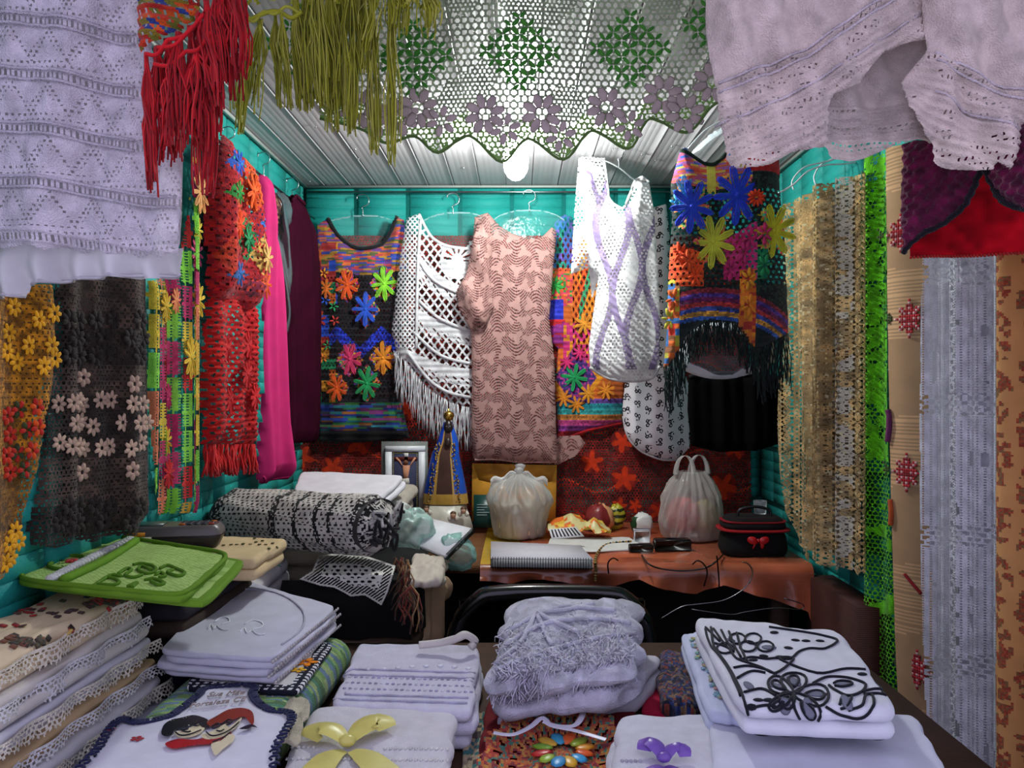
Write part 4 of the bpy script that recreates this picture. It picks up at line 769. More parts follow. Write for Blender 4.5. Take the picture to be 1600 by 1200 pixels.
Cloth([(1456, 400), (1556, 392), (1558, 900), (1556, 1200), (1462, 1205), (1456, 700)], ((1448, 1.78), (1562, 1.56)), .01, (196, 194, 204), None, lambda c: .012 * np.cos(c.u * 48)).build('lining', 'cotton', gWl)
# brown embroidered cloth at the right end
def colEb(c):
    cl = base(c, (206, 150, 92)); g_ = np.hypot((c.u / .045) % 1 - .5, (c.v / .11 + .5 * (np.floor(c.u / .045) % 2)) % 1 - .5); e = vn(c.u * 110, c.v * 110, 2); m1 = (g_ < .42 + .2 * (e - .5)) & (e > .42); cl[m1] = speck(c.u, c.v, [(150, 64, 46), (136, 84, 56), (130, 100, 64), (176, 84, 54)], .0032, .0032, 2)[m1]; return cl
Eb = Cloth([(1560, 392), (1660, 380), (1660, 1260), (1566, 1250), (1562, 900), (1558, 600)], ((1558, 1.53), (1640, 1.40)), .003, colEb, None, lambda c: .014 * np.sin(c.u * 70)); Eb.build('embroidered_cloth', 'cotton', None, label='tan cloth with dark red cross-stitch hanging at the end of the right wall', cat='cloth')
# ================================================================== goods hung at the open front of the stall
m = MB(); m.tube([(XL + .02, 1.42, 2.13), (XR - .02, 1.42, 2.13)], .006, 6, (150, 150, 150)); m.build('hanging_rail', 'metal', None, label='metal rail under the ceiling at the open front of the stall', cat='rail')
# ------------------------------------------------------------------ white lace skirt, left
LAV = (228, 218, 228)
def rowp(c): return (c.py - .10 * c.px + 6 * np.sin(c.px / 55) - 30) % 83
def keepSk(c):
    b = rowp(c); slit = (b < 15) & (b > 4) & ((c.px % 7.2) < 2.9)
    z = np.abs(((c.px / 58) % 1) - .5) * 2; line = 24 + 42 * z; near = np.abs(b - line) < 9; dots = holes(c.px, c.py, 8.0, 2.0, 7.0) & near & (b > 18)
    dots2 = holes(c.px, c.py, 9.0, 1.9, 9.0) & (b > 68) & (b < 82); return ~(slit | dots | dots2)
def foldSk(c):
    b = rowp(c); z = np.abs(((c.px / 58) % 1) - .5) * 2; rib = .0035 * ((b < 2.5) | ((b > 15) & (b < 18))); fan = .005 * np.clip(1 - np.abs(b - 45) / 24, 0, 1) * (.5 + .5 * np.cos(c.px / 58 * 4 * np.pi)) ; return rib + fan + .012 * np.sin(c.px / 46.0 + c.py / 300) + .006 * np.sin(c.px / 17.0 + c.py / 90)
gSk = thing('lace_skirt', 'white tiered lace skirt hung in front over the yellow and brown shawls', 'skirt', W(130, 465, 1.22))
Sk = Cloth([(-60, -60), (226, -60), (236, 80), (262, 180), (294, 228), (291, 320), (286, 402), (270, 398), (255, 405), (235, 396), (215, 402), (195, 393), (170, 398), (150, 388), (125, 394), (100, 386), (75, 392), (50, 384), (20, 390), (-60, 384)], ((-60, 1.22), (300, 1.22)), .0019, lambda c: base(c, LAV), keepSk, foldSk, .01, .02); Sk.build('lace_body', 'yarn', gSk)
Cloth([(-60, -60), (224, -60), (234, 80), (258, 180), (286, 232), (284, 320), (280, 388), (-60, 374)], ((-60, 1.25), (300, 1.25)), .008, (206, 198, 208), None, lambda c: .008 * np.sin(c.px / 46.0)).build('lining', 'cotton', gSk)
def foldRf(c): return .016 * np.sin(c.px / 9.0 + .8 * np.sin(c.py / 20)) * np.clip(c.t * 1.4, .1, 1) + .008 * np.sin(c.px / 23.0)
Rf = Cloth([(-60, 372), (40, 374), (140, 380), (288, 388), (284, 432), (240, 436), (180, 434), (120, 438), (84, 440), (44, 446), (40, 466), (0, 465), (-60, 470)], ((-60, 1.235), (300, 1.235)), .003, (214, 210, 214), None, foldRf); Rf.build('ruffle', 'cotton', gSk)
cord(Rf, [(-60, 466), (0, 463), (40, 463)], .003, (205, 200, 206), gSk, 'ruffle_hem', 'cotton', 4); cord(Rf, [(46, 444), (120, 436), (180, 432), (284, 430)], .003, (205, 200, 206), gSk, 'ruffle_hem', 'cotton', 4)
for k in range(4):
    y0 = 30 + 83 * k + 1; cord(Sk, [(x, y0 + .1 * x - 6 * math.sin(x / 55)) for x in range(-50, 226 if k < 3 else 288, 12)], .0026, (224, 214, 226), gSk, 'cord_stripe', 'yarn', 4, 1)
    cord(Sk, [(x, y0 + 16 + .1 * x - 6 * math.sin(x / 55)) for x in range(-50, 226 if k < 3 else 288, 12)], .0026, (224, 214, 226), gSk, 'cord_stripe', 'yarn', 4, 1)
# ------------------------------------------------------------------ red shawl with long fringe
gRs = thing('fringed_shawl', 'red orange and green woven shawl with long red fringe', 'shawl', W(290, 290, 1.16))
Rw = Cloth([(216, -60), (320, -60), (306, 20), (280, 45), (245, 70), (222, 84), (219, 40)], ((210, 1.165), (330, 1.165)), .003, lambda c: runs(c.u + c.v, c.v, [(206, 60, 30), (180, 40, 30), (120, 120, 40), (50, 70, 140), (222, 90, 30), (150, 130, 40)], .012, .007, 4), lambda c: ~holes(c.u, c.v, .012, .0022), lambda c: .01 * np.sin(c.u * 60) + .003 * np.sin(c.v * 380), .01, .02); Rw.build('woven_body', 'yarn', gRs)
RD = [(212, 20, 32), (196, 14, 30), (222, 36, 42), (176, 12, 26)]
def tassel(parent, x0, y0, x1, y1, Y, n, wpx, pal, seed, r=.0012, name='tassel', bow=0.0):
    rr = random.Random(seed); m = MB(); a = W(x0, y0, Y); b = W(x1, y1, Y); sc = Y / F; kn = a + (b - a) * .10
    for k in range(n):
        o = np.array([rr.gauss(0, .5) * wpx * sc, rr.gauss(0, .5) * wpx * sc * .8, 0]); e = b + o * rr.uniform(.7, 1.4) + np.array([0, 0, rr.uniform(-.02, .035)])
        w = rr.uniform(-1, 1) * .006; pts = [a + o * .25, kn + o * .3, kn + (e - kn) * .3 + o * .5 + np.array([w, w, 0]), kn + (e - kn) * .65 + o * .5 + np.array([-w, .5 * w, 0]), e]
        m.tube(smooth(pts, 2), r, 3, pal[rr.randrange(len(pal))])
    m.ball(kn, (wpx * sc * .35, wpx * sc * .35, .008), 6, 4, pal[0]); return m.build(name, 'thread', parent)
for i, (x0, y0, x1, y1) in enumerate([(228, 82, 236, 285), (246, 72, 246, 240), (262, 60, 270, 230), (280, 50, 286, 215), (296, 40, 312, 180), (310, 20, 326, 160), (322, 0, 340, 150), (338, -20, 352, 135), (354, -30, 366, 140), (370, -40, 374, 100), (300, 60, 318, 215), (318, 40, 334, 200), (274, 90, 262, 215), (345, -10, 345, 110), (330, 60, 322, 290), (308, 80, 300, 200)]): tassel(gRs, x0, y0, x1, y1, 1.145 + .012 * (i % 3), 30, 15 if i else 9, RD, i, .0016)
m = MB()
for a, b in [((228, 84), (262, 62)), ((246, 74), (300, 42)), ((262, 62), (318, 22)), ((240, 100), (290, 80)), ((290, 80), (330, 50))]: m.tube(smooth([W(a[0], a[1], 1.14), W((a[0] + b[0]) / 2, (a[1] + b[1]) / 2 + 12, 1.14), W(b[0], b[1], 1.14)], 5), .003, 5, RD[0])
m.build('knotted_cord', 'thread', gRs)
# ------------------------------------------------------------------ olive shawl with tassels
OL = [(184, 184, 50), (200, 198, 74), (164, 166, 40), (214, 210, 96)]
gOl = thing('olive_shawl', 'olive green shawl with long knotted tassels below the ceiling boards', 'shawl', W(520, 245, 1.4))
Ol = Cloth([(380, -60), (690, -60), (686, 10), (640, 18), (610, 4), (560, 10), (470, 6), (420, 2), (385, 20)], ((380, 1.42), (690, 1.42)), .004, lambda c: speck(c.u, c.v, OL, .008, .006), lambda c: diamonds(c.u, c.v, .034, .12), lambda c: .006 * np.sin(c.u * 50)); Ol.build('net', 'yarn', gOl)
m = MB(); m.tube(smooth([W(x, y, 1.41) for x, y in [(376, 38), (392, 30), (415, 20), (435, 18), (455, 28), (472, 18)]], 5), .004, 5, OL[0]); m.tube(smooth([W(x, y, 1.41) for x, y in [(380, 10), (395, 34), (412, 18), (430, 22), (448, 10), (470, 22)]], 5), .003, 5, OL[1]); m.build('knotted_cord', 'thread', gOl)
for i, (x0, y0, x1, y1, w) in enumerate([(386, 40, 372, 195, 9), (408, 30, 394, 168, 11), (430, 20, 436, 160, 8), (440, 20, 452, 155, 7), (462, 0, 470, 155, 13), (478, -20, 484, 160, 16), (496, -30, 500, 150, 16), (514, -30, 520, 140, 16), (534, -30, 528, 195, 18), (548, -30, 548, 190, 16), (566, -30, 562, 100, 16), (578, -20, 586, 232, 10), (588, -30, 570, 70, 12), (612, -20, 615, 242, 8), (632, -20, 630, 38, 14), (668, -30, 672, 42, 13), (616, -30, 614, 48, 12), (524, -30, 536, 160, 16), (490, -30, 506, 155, 15)]): tassel(gOl, x0, y0, x1, y1, 1.40 + .016 * (i % 3), 34 if w > 12 else 22, w, OL, 50 + i, .0015)
# ------------------------------------------------------------------ green crochet tablecloth hung as a canopy
GT = [(500, 186), (562, 200), (602, 222), (647, 212), (684, 239), (733, 214), (784, 256), (825, 219), (881, 250), (925, 203), (983, 231), (1016, 184), (1072, 208), (1109, 170), (1128, 160)]
def edge_y(px): return np.interp(px, [g[0] for g in GT], [g[1] for g in GT])
DM = [(645, 88), (812, 84), (985, 74), (1128, 40), (480, 70)]
def colCt(c):
    cl = base(c, (150, 162, 134)) * (.8 + .4 * vn(c.u * 30, c.v * 30, 2))[..., None]; e = edge_y(c.px) - c.py; n = (e < 40) & (np.abs(c.px) > 0); cl[n] = (120, 156, 84); return cl
def keepCt(c):
    d = (c.px + c.py) % 170; dense = (vn((c.px - c.py) / 80.0, (c.px + c.py) / 80.0, 3) > .62); big = ~dense; h_ = holes(c.px, c.py, 11.0, 3.9, 9.5); s_ = holes(c.px, c.py, 7.5, 2.2, 6.5); k = ~np.where(big, h_, s_)
    e = edge_y(c.px) - c.py; k |= e < 3; return np.where((e > 8) & (e < 36), ~holes(c.px, c.py, 9, 3.1, 8), k)
gCt = thing('crochet_tablecloth', 'green and mauve crochet tablecloth with leaf diamonds hung above the bulb', 'tablecloth', W(810, 250, 1.55))
Ct = Cloth([(488, -70), (1130, -70)] + GT[::-1], ((480, 1.58), (1130, 1.58)), .0021, colCt, keepCt, lambda c: .010 * np.sin(c.px / 60.0 + 1) + .10 * (1 - c.t) * 0); Ct.build('net', 'thread', gCt)
cord(Ct, GT, .0026, (104, 134, 70), gCt, 'scalloped_edge', 'thread', 5, 6)
for dx_, dy_ in DM:
    for i in range(-2, 3):
        for j in range(-2, 3):
            x = dx_ + (i - j) * 13; y = dy_ + (i + j) * 13 * .98
            if y < -30 or x > 1125: continue
            fr = Ct.frame(x, y, .004); r = 15 * fr[0][1] / F; m = MB(); petals(m, fr, r, 4, (70, 150, 54), math.pi / 4 + rnd.uniform(-.2, .2), .42, .06, thick=.16, col2=(84, 164, 60)); m.build('leaf_cluster', 'thread', gCt)
for x, y in [(560, 168), (596, 190), (652, 168), (690, 190), (758, 182), (790, 205), (846, 180), (876, 214), (948, 166), (985, 195), (1036, 148), (1070, 178), (1112, 132), (622, 180)]: flower(Ct, x, y, 34 if y < 186 else 26, 8 if y < 186 else 6, (206, 186, 182), gCt, 'petal', width=.46, thick=.05, inner=.22, rot=.3)
# ------------------------------------------------------------------ white cotton skirt, right, in three overlapping tiers
WC = (232, 212, 204)
gWs = thing('cotton_skirt', 'white cotton skirt with crocheted hem hung in front on the right', 'skirt', W(1350, 270, 1.2))
def lacy(c, top):
    b = c.py - top; return ~((b > 4) & (holes(c.px, c.py, 8, 1.7, 8.5)) & (np.floor(b / 13) % 2 == 0) & (vn(c.px / 30, c.py / 30, 3) > .45))
def relief(b): return np.where(b > 0, .0022 * np.sin(b * 2 * np.pi / 13) + .004, 0)
topA = lambda px: np.interp(px, [1100, 1118, 1260, 1380, 1450], [146, 140, 80, 0, -45]); topC = lambda px: np.interp(px, [1400, 1440, 1500, 1560, 1620], [60, 88, 112, 140, 160]); topB = lambda px: px * 0 + 168
def cotton_fold(c): return .010 * np.sin(c.px / 26.0 + c.py / 60) + .006 * np.sin(c.px / 11.0 - c.py / 25.0) + .004 * (vn(c.px / 22, c.py / 40, 4) - .5)
Tb = Cloth([(1260, 100), (1480, 40), (1500, 150), (1462, 222), (1450, 226), (1425, 224), (1396, 228), (1370, 240), (1352, 247), (1330, 250), (1300, 250), (1286, 232), (1270, 160)], ((1100, 1.225), (1600, 1.225)), .0022, lambda c: base(c, (216, 200, 194)), lambda c: lacy(c, topB(c.px)), lambda c: cotton_fold(c) + relief(c.py - topB(c.px))); Tb.build('inner_tier', 'yarn', gWs)
Ta = Cloth([(1103, -60), (1460, -60), (1448, 20), (1446, 66), (1410, 68), (1382, 80), (1360, 105), (1345, 128), (1322, 142), (1300, 150), (1290, 170), (1286, 232), (1268, 234), (1246, 238), (1226, 246), (1205, 256), (1180, 262), (1150, 261), (1138, 250), (1132, 224), (1120, 190), (1108, 100)], ((1100, 1.19), (1600, 1.19)), .0022, lambda c: base(c, WC), lambda c: lacy(c, topA(c.px)), lambda c: cotton_fold(c) + relief(c.py - topA(c.px)), .015, .03); Ta.build('front_tier', 'yarn', gWs)
Tc = Cloth([(1440, -60), (1680, -60), (1680, 100), (1604, 170), (1590, 205), (1578, 240), (1570, 268), (1552, 256), (1545, 268), (1520, 270), (1490, 262), (1462, 252), (1456, 222), (1440, 215), (1412, 170), (1408, 130), (1445, 80), (1448, 20)], ((1100, 1.175), (1600, 1.175)), .0022, lambda c: base(c, WC), lambda c: lacy(c, topC(c.px)), lambda c: cotton_fold(c) + relief(c.py - topC(c.px)), .012, .03); Tc.build('side_tier', 'yarn', gWs)
Cloth([(1112, -60), (1680, -60), (1680, 90), (1585, 190), (1560, 240), (1470, 238), (1456, 212), (1400, 218), (1290, 222), (1150, 245), (1120, 150)], ((1100, 1.25), (1600, 1.25)), .009, (206, 198, 202), None, lambda c: .008 * np.sin(c.px / 40.0)).build('lining', 'cotton', gWs)
for S, f, xs in ((Ta, topA, range(1116, 1440, 14)), (Tc, topC, range(1448, 1630, 14))):
    for o in (0, 14, 60):
        P = [(x, float(f(x)) + o) for x in xs if float(f(x)) + o > -40]; cord(S, P, .0022, (228, 214, 220), gWs, 'crochet_rib', 'yarn', 4, 1)
# ------------------------------------------------------------------ red and purple bolero
gBo = thing('crochet_bolero', 'purple crochet bolero with black trim over a red top', 'bolero', W(1510, 405, 1.4))
Bo = Cloth([(1416, 240), (1680, 180), (1680, 396), (1600, 397), (1500, 400), (1420, 404), (1416, 330)], ((1400, 1.40), (1640, 1.36)), .004, lambda c: base(c, (186, 16, 30)) * (.75 + .4 * vn(c.u * 70, c.v * 70, 1))[..., None], None, lambda c: .010 * np.sin(c.u * 40), .01, .03); Bo.build('red_top', 'velvet', gBo)
PU = lambda c: base(c, (118, 20, 72)) * (.6 + .6 * vn(c.u * 110, c.v * 110, 2))[..., None]
Pl = Cloth([(1418, 225), (1545, 200), (1536, 262), (1520, 296), (1495, 330), (1460, 358), (1432, 378), (1418, 396), (1414, 330)], ((1400, 1.375), (1640, 1.14)), .0032, PU, None, lambda c: .004 * np.sin(c.u * 300) * np.sin(c.v * 300) + .008 * np.sin(c.u * 40), .015, .02); Pl.build('left_flap', 'yarn', gBo)
Pr = Cloth([(1540, 200), (1680, 180), (1680, 330), (1610, 328), (1575, 318), (1555, 295), (1542, 262)], ((1400, 1.375), (1640, 1.14)), .0032, PU, None, lambda c: .004 * np.sin(c.u * 300) * np.sin(c.v * 300), .015, .02); Pr.build('right_flap', 'yarn', gBo)
cord(Pl, [(1536, 262), (1520, 296), (1495, 330), (1460, 358), (1432, 378), (1418, 396)], .005, (26, 18, 30), gBo, 'black_trim', 'yarn', 5); cord(Pr, [(1542, 262), (1555, 295), (1575, 318), (1610, 328), (1680, 330)], .005, (26, 18, 30), gBo, 'black_trim', 'yarn', 5)
m = MB()
for x in np.arange(1420, 1650, 5.2): p = Bo.pt(x, np.interp(x, [1420, 1500, 1600, 1680], [404, 400, 397, 396])); m.ball(p, (.0028, .0028, .0028), 5, 4, (200, 40, 30))
m.build('picot_edge', 'yarn', gBo)
# ================================================================== things on the back counter
ZS = ZB + .004
# framed crucifix picture leaning on the wall
def rect_px(x0, y0, x1, y1, Y): return [W(x0, y0, Y), W(x1, y0, Y), W(x1, y1, Y), W(x0, y1, Y)]
nF = np.array([0, -1.0, 0]); YP = 2.98
fr_ = thing('picture_frame', 'white framed crucifix picture standing on the counter beside the blue statue', 'picture', W(630, 800, YP))
m = MB(); m.prism(rect_px(596, 690, 668, 812, YP + .014), .012, nF, (120, 122, 118)); m.build('backing_board', 'card', fr_, flat=True)
for a in [(602, 697, 664, 706), (602, 798, 664, 808), (602, 706, 612, 798), (654, 706, 664, 798)]: m = MB(); m.prism(rect_px(*a, YP), .012, nF, (222, 224, 226)); m.build('frame_bar', 'plastic', fr_, flat=True)
m = MB(); m.prism(rect_px(612, 706, 654, 798, YP + .004), .004, nF, (62, 64, 92)); m.build('print', 'paper', fr_, flat=True)
m = MB()
for i in range(30): t = i / 29; m.box(W(614.5, 708 + t * 86, YP + .003), (.0022, .001, .004), None, (206, 190, 90)); m.box(W(651.5, 708 + t * 86, YP + .003), (.0022, .001, .004), None, (206, 190, 90))
for i in range(14): m.box(W(616 + i * 2.6, 708, YP + .003), (.004, .001, .0022), None, (206, 190, 90))
m.build('gold_border', 'paper', fr_, flat=True)
Yq = YP + .0025; m = MB(); m.prism(rect_px(616, 714, 652, 720, Yq), .001, nF, (96, 34, 26)); m.prism(rect_px(632, 710, 637, 790, Yq), .001, nF, (80, 30, 24)); m.build('printed_cross', 'paper', fr_, flat=True)
SK = (214, 150, 116); m = MB(); Yq -= .0015
for pts in [[(629, 727), (641, 727), (638, 744), (637, 750), (631, 750), (630, 742)], [(629, 727), (631, 731), (623, 721), (618, 716), (620, 714), (626, 720)], [(641, 727), (639, 731), (645, 723), (650, 716), (648, 714), (643, 721)], [(630, 752), (634, 752), (633, 772), (633, 786), (630, 786), (628, 770)], [(634, 752), (638, 752), (638, 768), (634, 784), (633, 772)]]: m.prism([W(x, y, Yq) for x, y in pts], .0008, nF, SK)
m.prism([W(634 + 4 * math.cos(a), 723 + 4.5 * math.sin(a), Yq) for a in np.linspace(0, 6, 9)], .0008, nF, (120, 74, 52)); m.prism([W(x, y, Yq - .0006) for x, y in [(629, 748), (639, 747), (640, 755), (634, 758), (627, 754)]], .0008, nF, (226, 220, 206)); m.prism(rect_px(631, 708, 638, 714, Yq), .0008, nF, (224, 222, 216)); m.build('printed_figure', 'paper', fr_, flat=True)
# statue with the blue mantle
YS = 2.93; sb = W(696, 818, YS); zs = sb[2]; st = thing('statue', 'religious statue in a blue mantle with gold trim and crown', 'statue', (sb[0], YS, ZS)); sc = YS / F
def zpx(y): return EYE - (y - CY) / F * YS
ys = [786, 770, 740, 710, 690, 676, 668, 660]; hw = [36, 34, 28, 21.5, 16.5, 12, 9, 7]
def cone(a0, a1, n, scl, colf, part, mat='satin', dep=.62):
    P = []
    for y, w in zip(ys, hw):
        th = np.linspace(a0, a1, n); P.append([(sb[0] + w * sc * scl * math.cos(t) + (4 * sc if y < 700 else 0), YS - w * sc * dep * scl * math.sin(t), zpx(y)) for t in th])
    m = MB(); P = np.array(P); c = np.zeros((len(ys) - 1, n - 1, 3))
    for i in range(len(ys) - 1):
        for j in range(n - 1): c[i, j] = colf(i, j, n - 1)
    m.grid(P, c); m.build(part, mat, st)
D_ = math.pi / 180
gold = (190, 150, 70); bl = (24, 66, 176)
cone(112 * D_, 368 * D_, 30, 1.0, lambda i, j, n: gold if i == 0 or j in (0, n - 1) else bl, 'mantle')
cone(-8 * D_, 68 * D_, 14, 1.0, lambda i, j, n: gold if i == 0 or j in (n - 1,) else (30, 84, 190), 'mantle_front')
cone(66 * D_, 114 * D_, 8, .97, lambda i, j, n: gold if i == 0 else (78, 56, 50), 'gown', 'velvet')
for sgn in (-1, 1):
    m = MB()
    for k, y in enumerate(np.linspace(692, 780, 20)):
        w = np.interp(y, ys[::-1], hw[::-1]); a = 90 * D_ - sgn * 38 * D_; p = np.array([sb[0] + w * sc * math.cos(a) + (2 * sc if y < 700 else 0), YS - w * sc * .62 * math.sin(a) - .003, zpx(y)])
        for q in range(3): m.ball(p + np.array([rnd.uniform(-.009, .009), 0, rnd.uniform(-.006, .006)]), (.0032, .002, .0042), 5, 4, [(200, 165, 90), (170, 130, 60), (190, 180, 150)][q])
    m.build('gold_embroidery', 'metal', st)
m = MB(); hp = W(701, 667, YS); m.ball(hp + np.array([0, -.008, 0]), (7.5 * sc, 7.5 * sc, 11 * sc), 12, 8, (40, 30, 28)); m.ball(hp + np.array([0, -.027, -.002]), (.003, .003, .005), 6, 4, (48, 36, 32)); m.ball(hp + np.array([-.006, -.022, .003]), (.002, .002, .0015), 5, 4, (200, 195, 190)); m.ball(hp + np.array([.006, -.022, .003]), (.002, .002, .0015), 5, 4, (200, 195, 190)); m.build('head', 'ceramic', st)
m = MB(); m.ball(hp + np.array([-.0, -.03, -.052]), (.011, .009, .016), 8, 6, (52, 38, 34)); m.build('folded_hands', 'ceramic', st)
m = MB(); cb = W(701, 657, YS); m.lathe([(.010, 0), (.014, .006), (.019, .016), (.017, .026), (.008, .032), (.003, .036), (.003, .042), (0, .043)], cb, 12, (190, 150, 70), wob=lambda t, z: 1 + .06 * np.cos(6 * t)); m.build('crown', 'metal', st)
m = MB(); m.lathe([(0, zpx(788) - ZS), (.072, zpx(788) - ZS), (.088, .045), (.092, .02), (.088, .004), (.085, 0), (0, 0)], (sb[0], YS, ZS), 22, (206, 200, 184), sy=.7, wob=lambda t, z: 1 + .06 * np.sin(5 * t + z * 60)); bs = m.build('cloud_base', 'ceramic', st)
m = MB(); m.lathe([(.089, .003), (.096, .008), (.093, .014)], (sb[0], YS, ZS), 22, (70, 150, 190), sy=.72); m.build('blue_rim', 'ceramic', st)
for x, y in [(666, 796), (708, 805), (724, 798)]:
    p = W(x, y, YS - .065); m = MB(); m.ball(p, (.010, .009, .011), 8, 6, (206, 160, 132)); m.ball(p + np.array([0, .002, .006]), (.011, .010, .008), 8, 5, (90, 62, 40)); m.ball(p + np.array([-.012, .004, -.012]), (.008, .004, .010), 6, 4, (226, 220, 206)); m.ball(p + np.array([.012, .004, -.012]), (.008, .004, .010), 6, 4, (226, 220, 206)); m.build('cherub', 'ceramic', st)
# brown envelope and dark green booklet leaning on the wall
m = MB(); en = thing('paper_envelope', 'yellow brown paper envelope leaning behind the tied plastic bag', 'envelope', W(803, 815, 3.06)); YE = 3.06
m.prism([W(738, 724, YE + .03), W(870, 727, YE + .03), W(868, 815, YE - .03), W(737, 815, YE - .03)], .004, np.array([0, -.97, .2]), (216, 150, 50)); m.build('body', 'card', en, flat=True)
m = MB(); m.prism([W(739, 725, YE + .027), W(869, 728, YE + .027), W(862, 752, YE + .011), W(804, 762, YE + .004), W(748, 750, YE + .012)], .001, np.array([0, -.97, .2]), (196, 132, 44)); m.build('flap', 'card', en, flat=True)
bk = thing('green_booklet', 'dark green booklet leaning against the yellow envelope', 'book', W(757, 825, 2.96)); m = MB(); m.prism([W(740, 773, 2.985), W(776, 773, 2.985), W(776, 824, 2.95), W(740, 824, 2.95)], .006, np.array([0, -.95, .25]), (18, 62, 56)); m.build('cover', 'plastic', bk, flat=True)
m = MB()
for k in range(5): m.prism([W(745, 788 + k * 4, 2.97 - k * .0028), W(765 - (k % 3) * 4, 788 + k * 4, 2.97 - k * .0028), W(765 - (k % 3) * 4, 789.3 + k * 4, 2.969 - k * .0028), W(745, 789.3 + k * 4, 2.969 - k * .0028)], .0006, np.array([0, -.95, .25]), (150, 170, 165))
m.build('printed_lines', 'paper', bk, flat=True)
# tied plastic bag round a tub
tb = T(811, 846, ZS); s2 = tb[1] / F; bg = thing('tied_plastic_bag', 'translucent white plastic bag tied in a knot round a cream tub', 'bag', tb + np.array([0, .08, 0])); cb = tb + np.array([0, .085, 0])
m = MB(); m.lathe([(0, .006), (.070, .006), (.080, .02), (.088, .10), (.090, .112), (.084, .116), (.0, .116)], cb, 28, (214, 202, 176)); m.build('tub', 'plastic', bg)
def ridge(t, z, seed):                                                          # sharp creases of thin film
    a = np.abs(vn(3.2 * np.cos(t) + seed + z * 9, 3.2 * np.sin(t) + z * 7, seed) - .5) + .6 * np.abs(vn(7 * np.cos(t) + seed, 7 * np.sin(t) + z * 26, seed + 3) - .5); return a
def wobb(t, z): return 1.03 - .30 * ridge(t, z, 2) + np.clip((z - .12) * 1.4, 0, .12) * np.sin(17 * t + 2 * np.sin(3 * t)) 
m = MB(); bpf = np.array(smooth([(0.001, .002), (.078, .003), (.092, .03), (.106, .09), (.118, .125), (.108, .15), (.09, .175), (.06, .197), (.03, .213), (.014, .222), (.012, .226)], 5)); m.lathe(bpf, cb, 130, (226, 226, 222), wob=wobb); m.build('bag_body', 'milky_film', bg)
for sgn in (-1, 1):
    m = MB(); P = []
    for t in np.linspace(0, 1, 10):
        c0 = cb + np.array([sgn * (.012 + .085 * t), -.02, .218 - .016 * t - .02 * t * t + .008 * math.sin(t * 9)]); w_ = .006 + .014 * t; P.append([c0 + np.array([0, w_ * .5 * math.cos(a), w_ * .6 * math.sin(a) * (1 + .3 * math.sin(a * 5))]) for a in np.linspace(0, 2 * math.pi, 12)])
    m.grid(np.array(P), (228, 228, 226)); m.build('knot_ear', 'milky_film', bg)
m = MB(); m.ball(cb + np.array([0, -.01, .226]), (.017, .015, .014), 10, 7, (230, 230, 228)); m.lathe([(.012, .23), (.018, .245), (.006, .25)], cb + np.array([.004, 0, 0]), 14, (230, 230, 228), wob=lambda t, z: 1 + .25 * np.sin(5 * t)); m.build('knot', 'milky_film', bg)
# white carrier bag with handles
tb = T(1088, 850, ZS); cb = tb + np.array([0, .08, 0]); cr = thing('carrier_bag', 'white plastic carrier bag standing full on the counter', 'bag', cb)
m = MB(); m.ball(cb + np.array([-.03, -.01, .085]), (.062, .05, .06), 14, 10, (220, 70, 70)); m.build('red_contents', 'plastic', cr)
m = MB(); m.ball(cb + np.array([.045, 0, .075]), (.05, .045, .06), 12, 8, (196, 176, 96)); m.build('yellow_contents', 'plastic', cr)
m = MB(); bpf = np.array(smooth([(0.001, .002), (.085, .003), (.102, .04), (.106, .09), (.096, .15), (.076, .19), (.058, .215), (.047, .23)], 6)); m.lathe(bpf, cb, 130, (224, 220, 212), sx=1.02, sy=.72, wob=lambda t, z: 1.04 - .28 * ridge(t, z, 7) + .06 * np.sin(19 * t + np.sin(4 * t)) * np.clip(z * 6 - .4, 0, 1)); m.build('bag_body', 'milky_film', cr)
for sgn in (-1, 1):
    P = []
    for t in np.linspace(0, math.pi, 16):
        c0 = cb + np.array([sgn * .026 + .030 * math.cos(t) * 1.0 * sgn, -.01 + sgn * .012, .222 + .062 * math.sin(t)]); w_ = .011 - .004 * math.sin(t); P.append([c0 + np.array([w_ * .8 * math.cos(a), w_ * math.sin(a) * 1.4, 0]) for a in np.linspace(0, 2 * math.pi, 10)])
    m = MB(); m.grid(np.array(P), (228, 226, 220)); m.build('handle', 'milky_film', cr)
# spiral notebooks
def notebook(name, label, c4, h, col, holes_n):
    c4 = [np.asarray(q, float) for q in c4]; t = thing(name, label, 'notebook', sum(c4) / 4 - np.array([0, 0, h])); up = np.array([0, 0, 1.0])
    m = MB(); m.prism([q - up * .003 for q in c4], h - .004, up, (226, 224, 222)); m.build('pages', 'paper', t, flat=True)
    m = MB(); ce = sum(c4) / 4; m.prism([ce + (q - ce) * 1.015 for q in c4], .002, up, col); m.build('cover', 'paper', t, flat=True)
    m = MB(); m.prism([ce + (q - ce) * 1.015 - up * (h - .001) for q in c4], .002, up, (50, 60, 62)); m.build('back_cover', 'paper', t, flat=True)
    m = MB(); a, b = c4[0], c4[1]; d = (b - a) / np.linalg.norm(b - a); out = np.cross(d, up)
    if out @ (a - ce) < 0: out = -out
    for k in range(holes_n):
        p = a + (b - a) * (k + .5) / holes_n - up * h / 2; m.tube([p + out * (.004 + .0) + (up * math.sin(q) * (h / 2 + .004) + out * math.cos(q) * .008) for q in np.linspace(-2.2, 2.2, 8)], .0011, 4, (28, 36, 36))
    m.build('spiral_binding', 'metal', t); return t
notebook('spiral_notebook', 'thick spiral notebook lying at the front edge of the back counter', quad([(768, 872), (926, 874), (905, 852), (768, 846)], ZS + .026), .026, (214, 210, 218), 38)
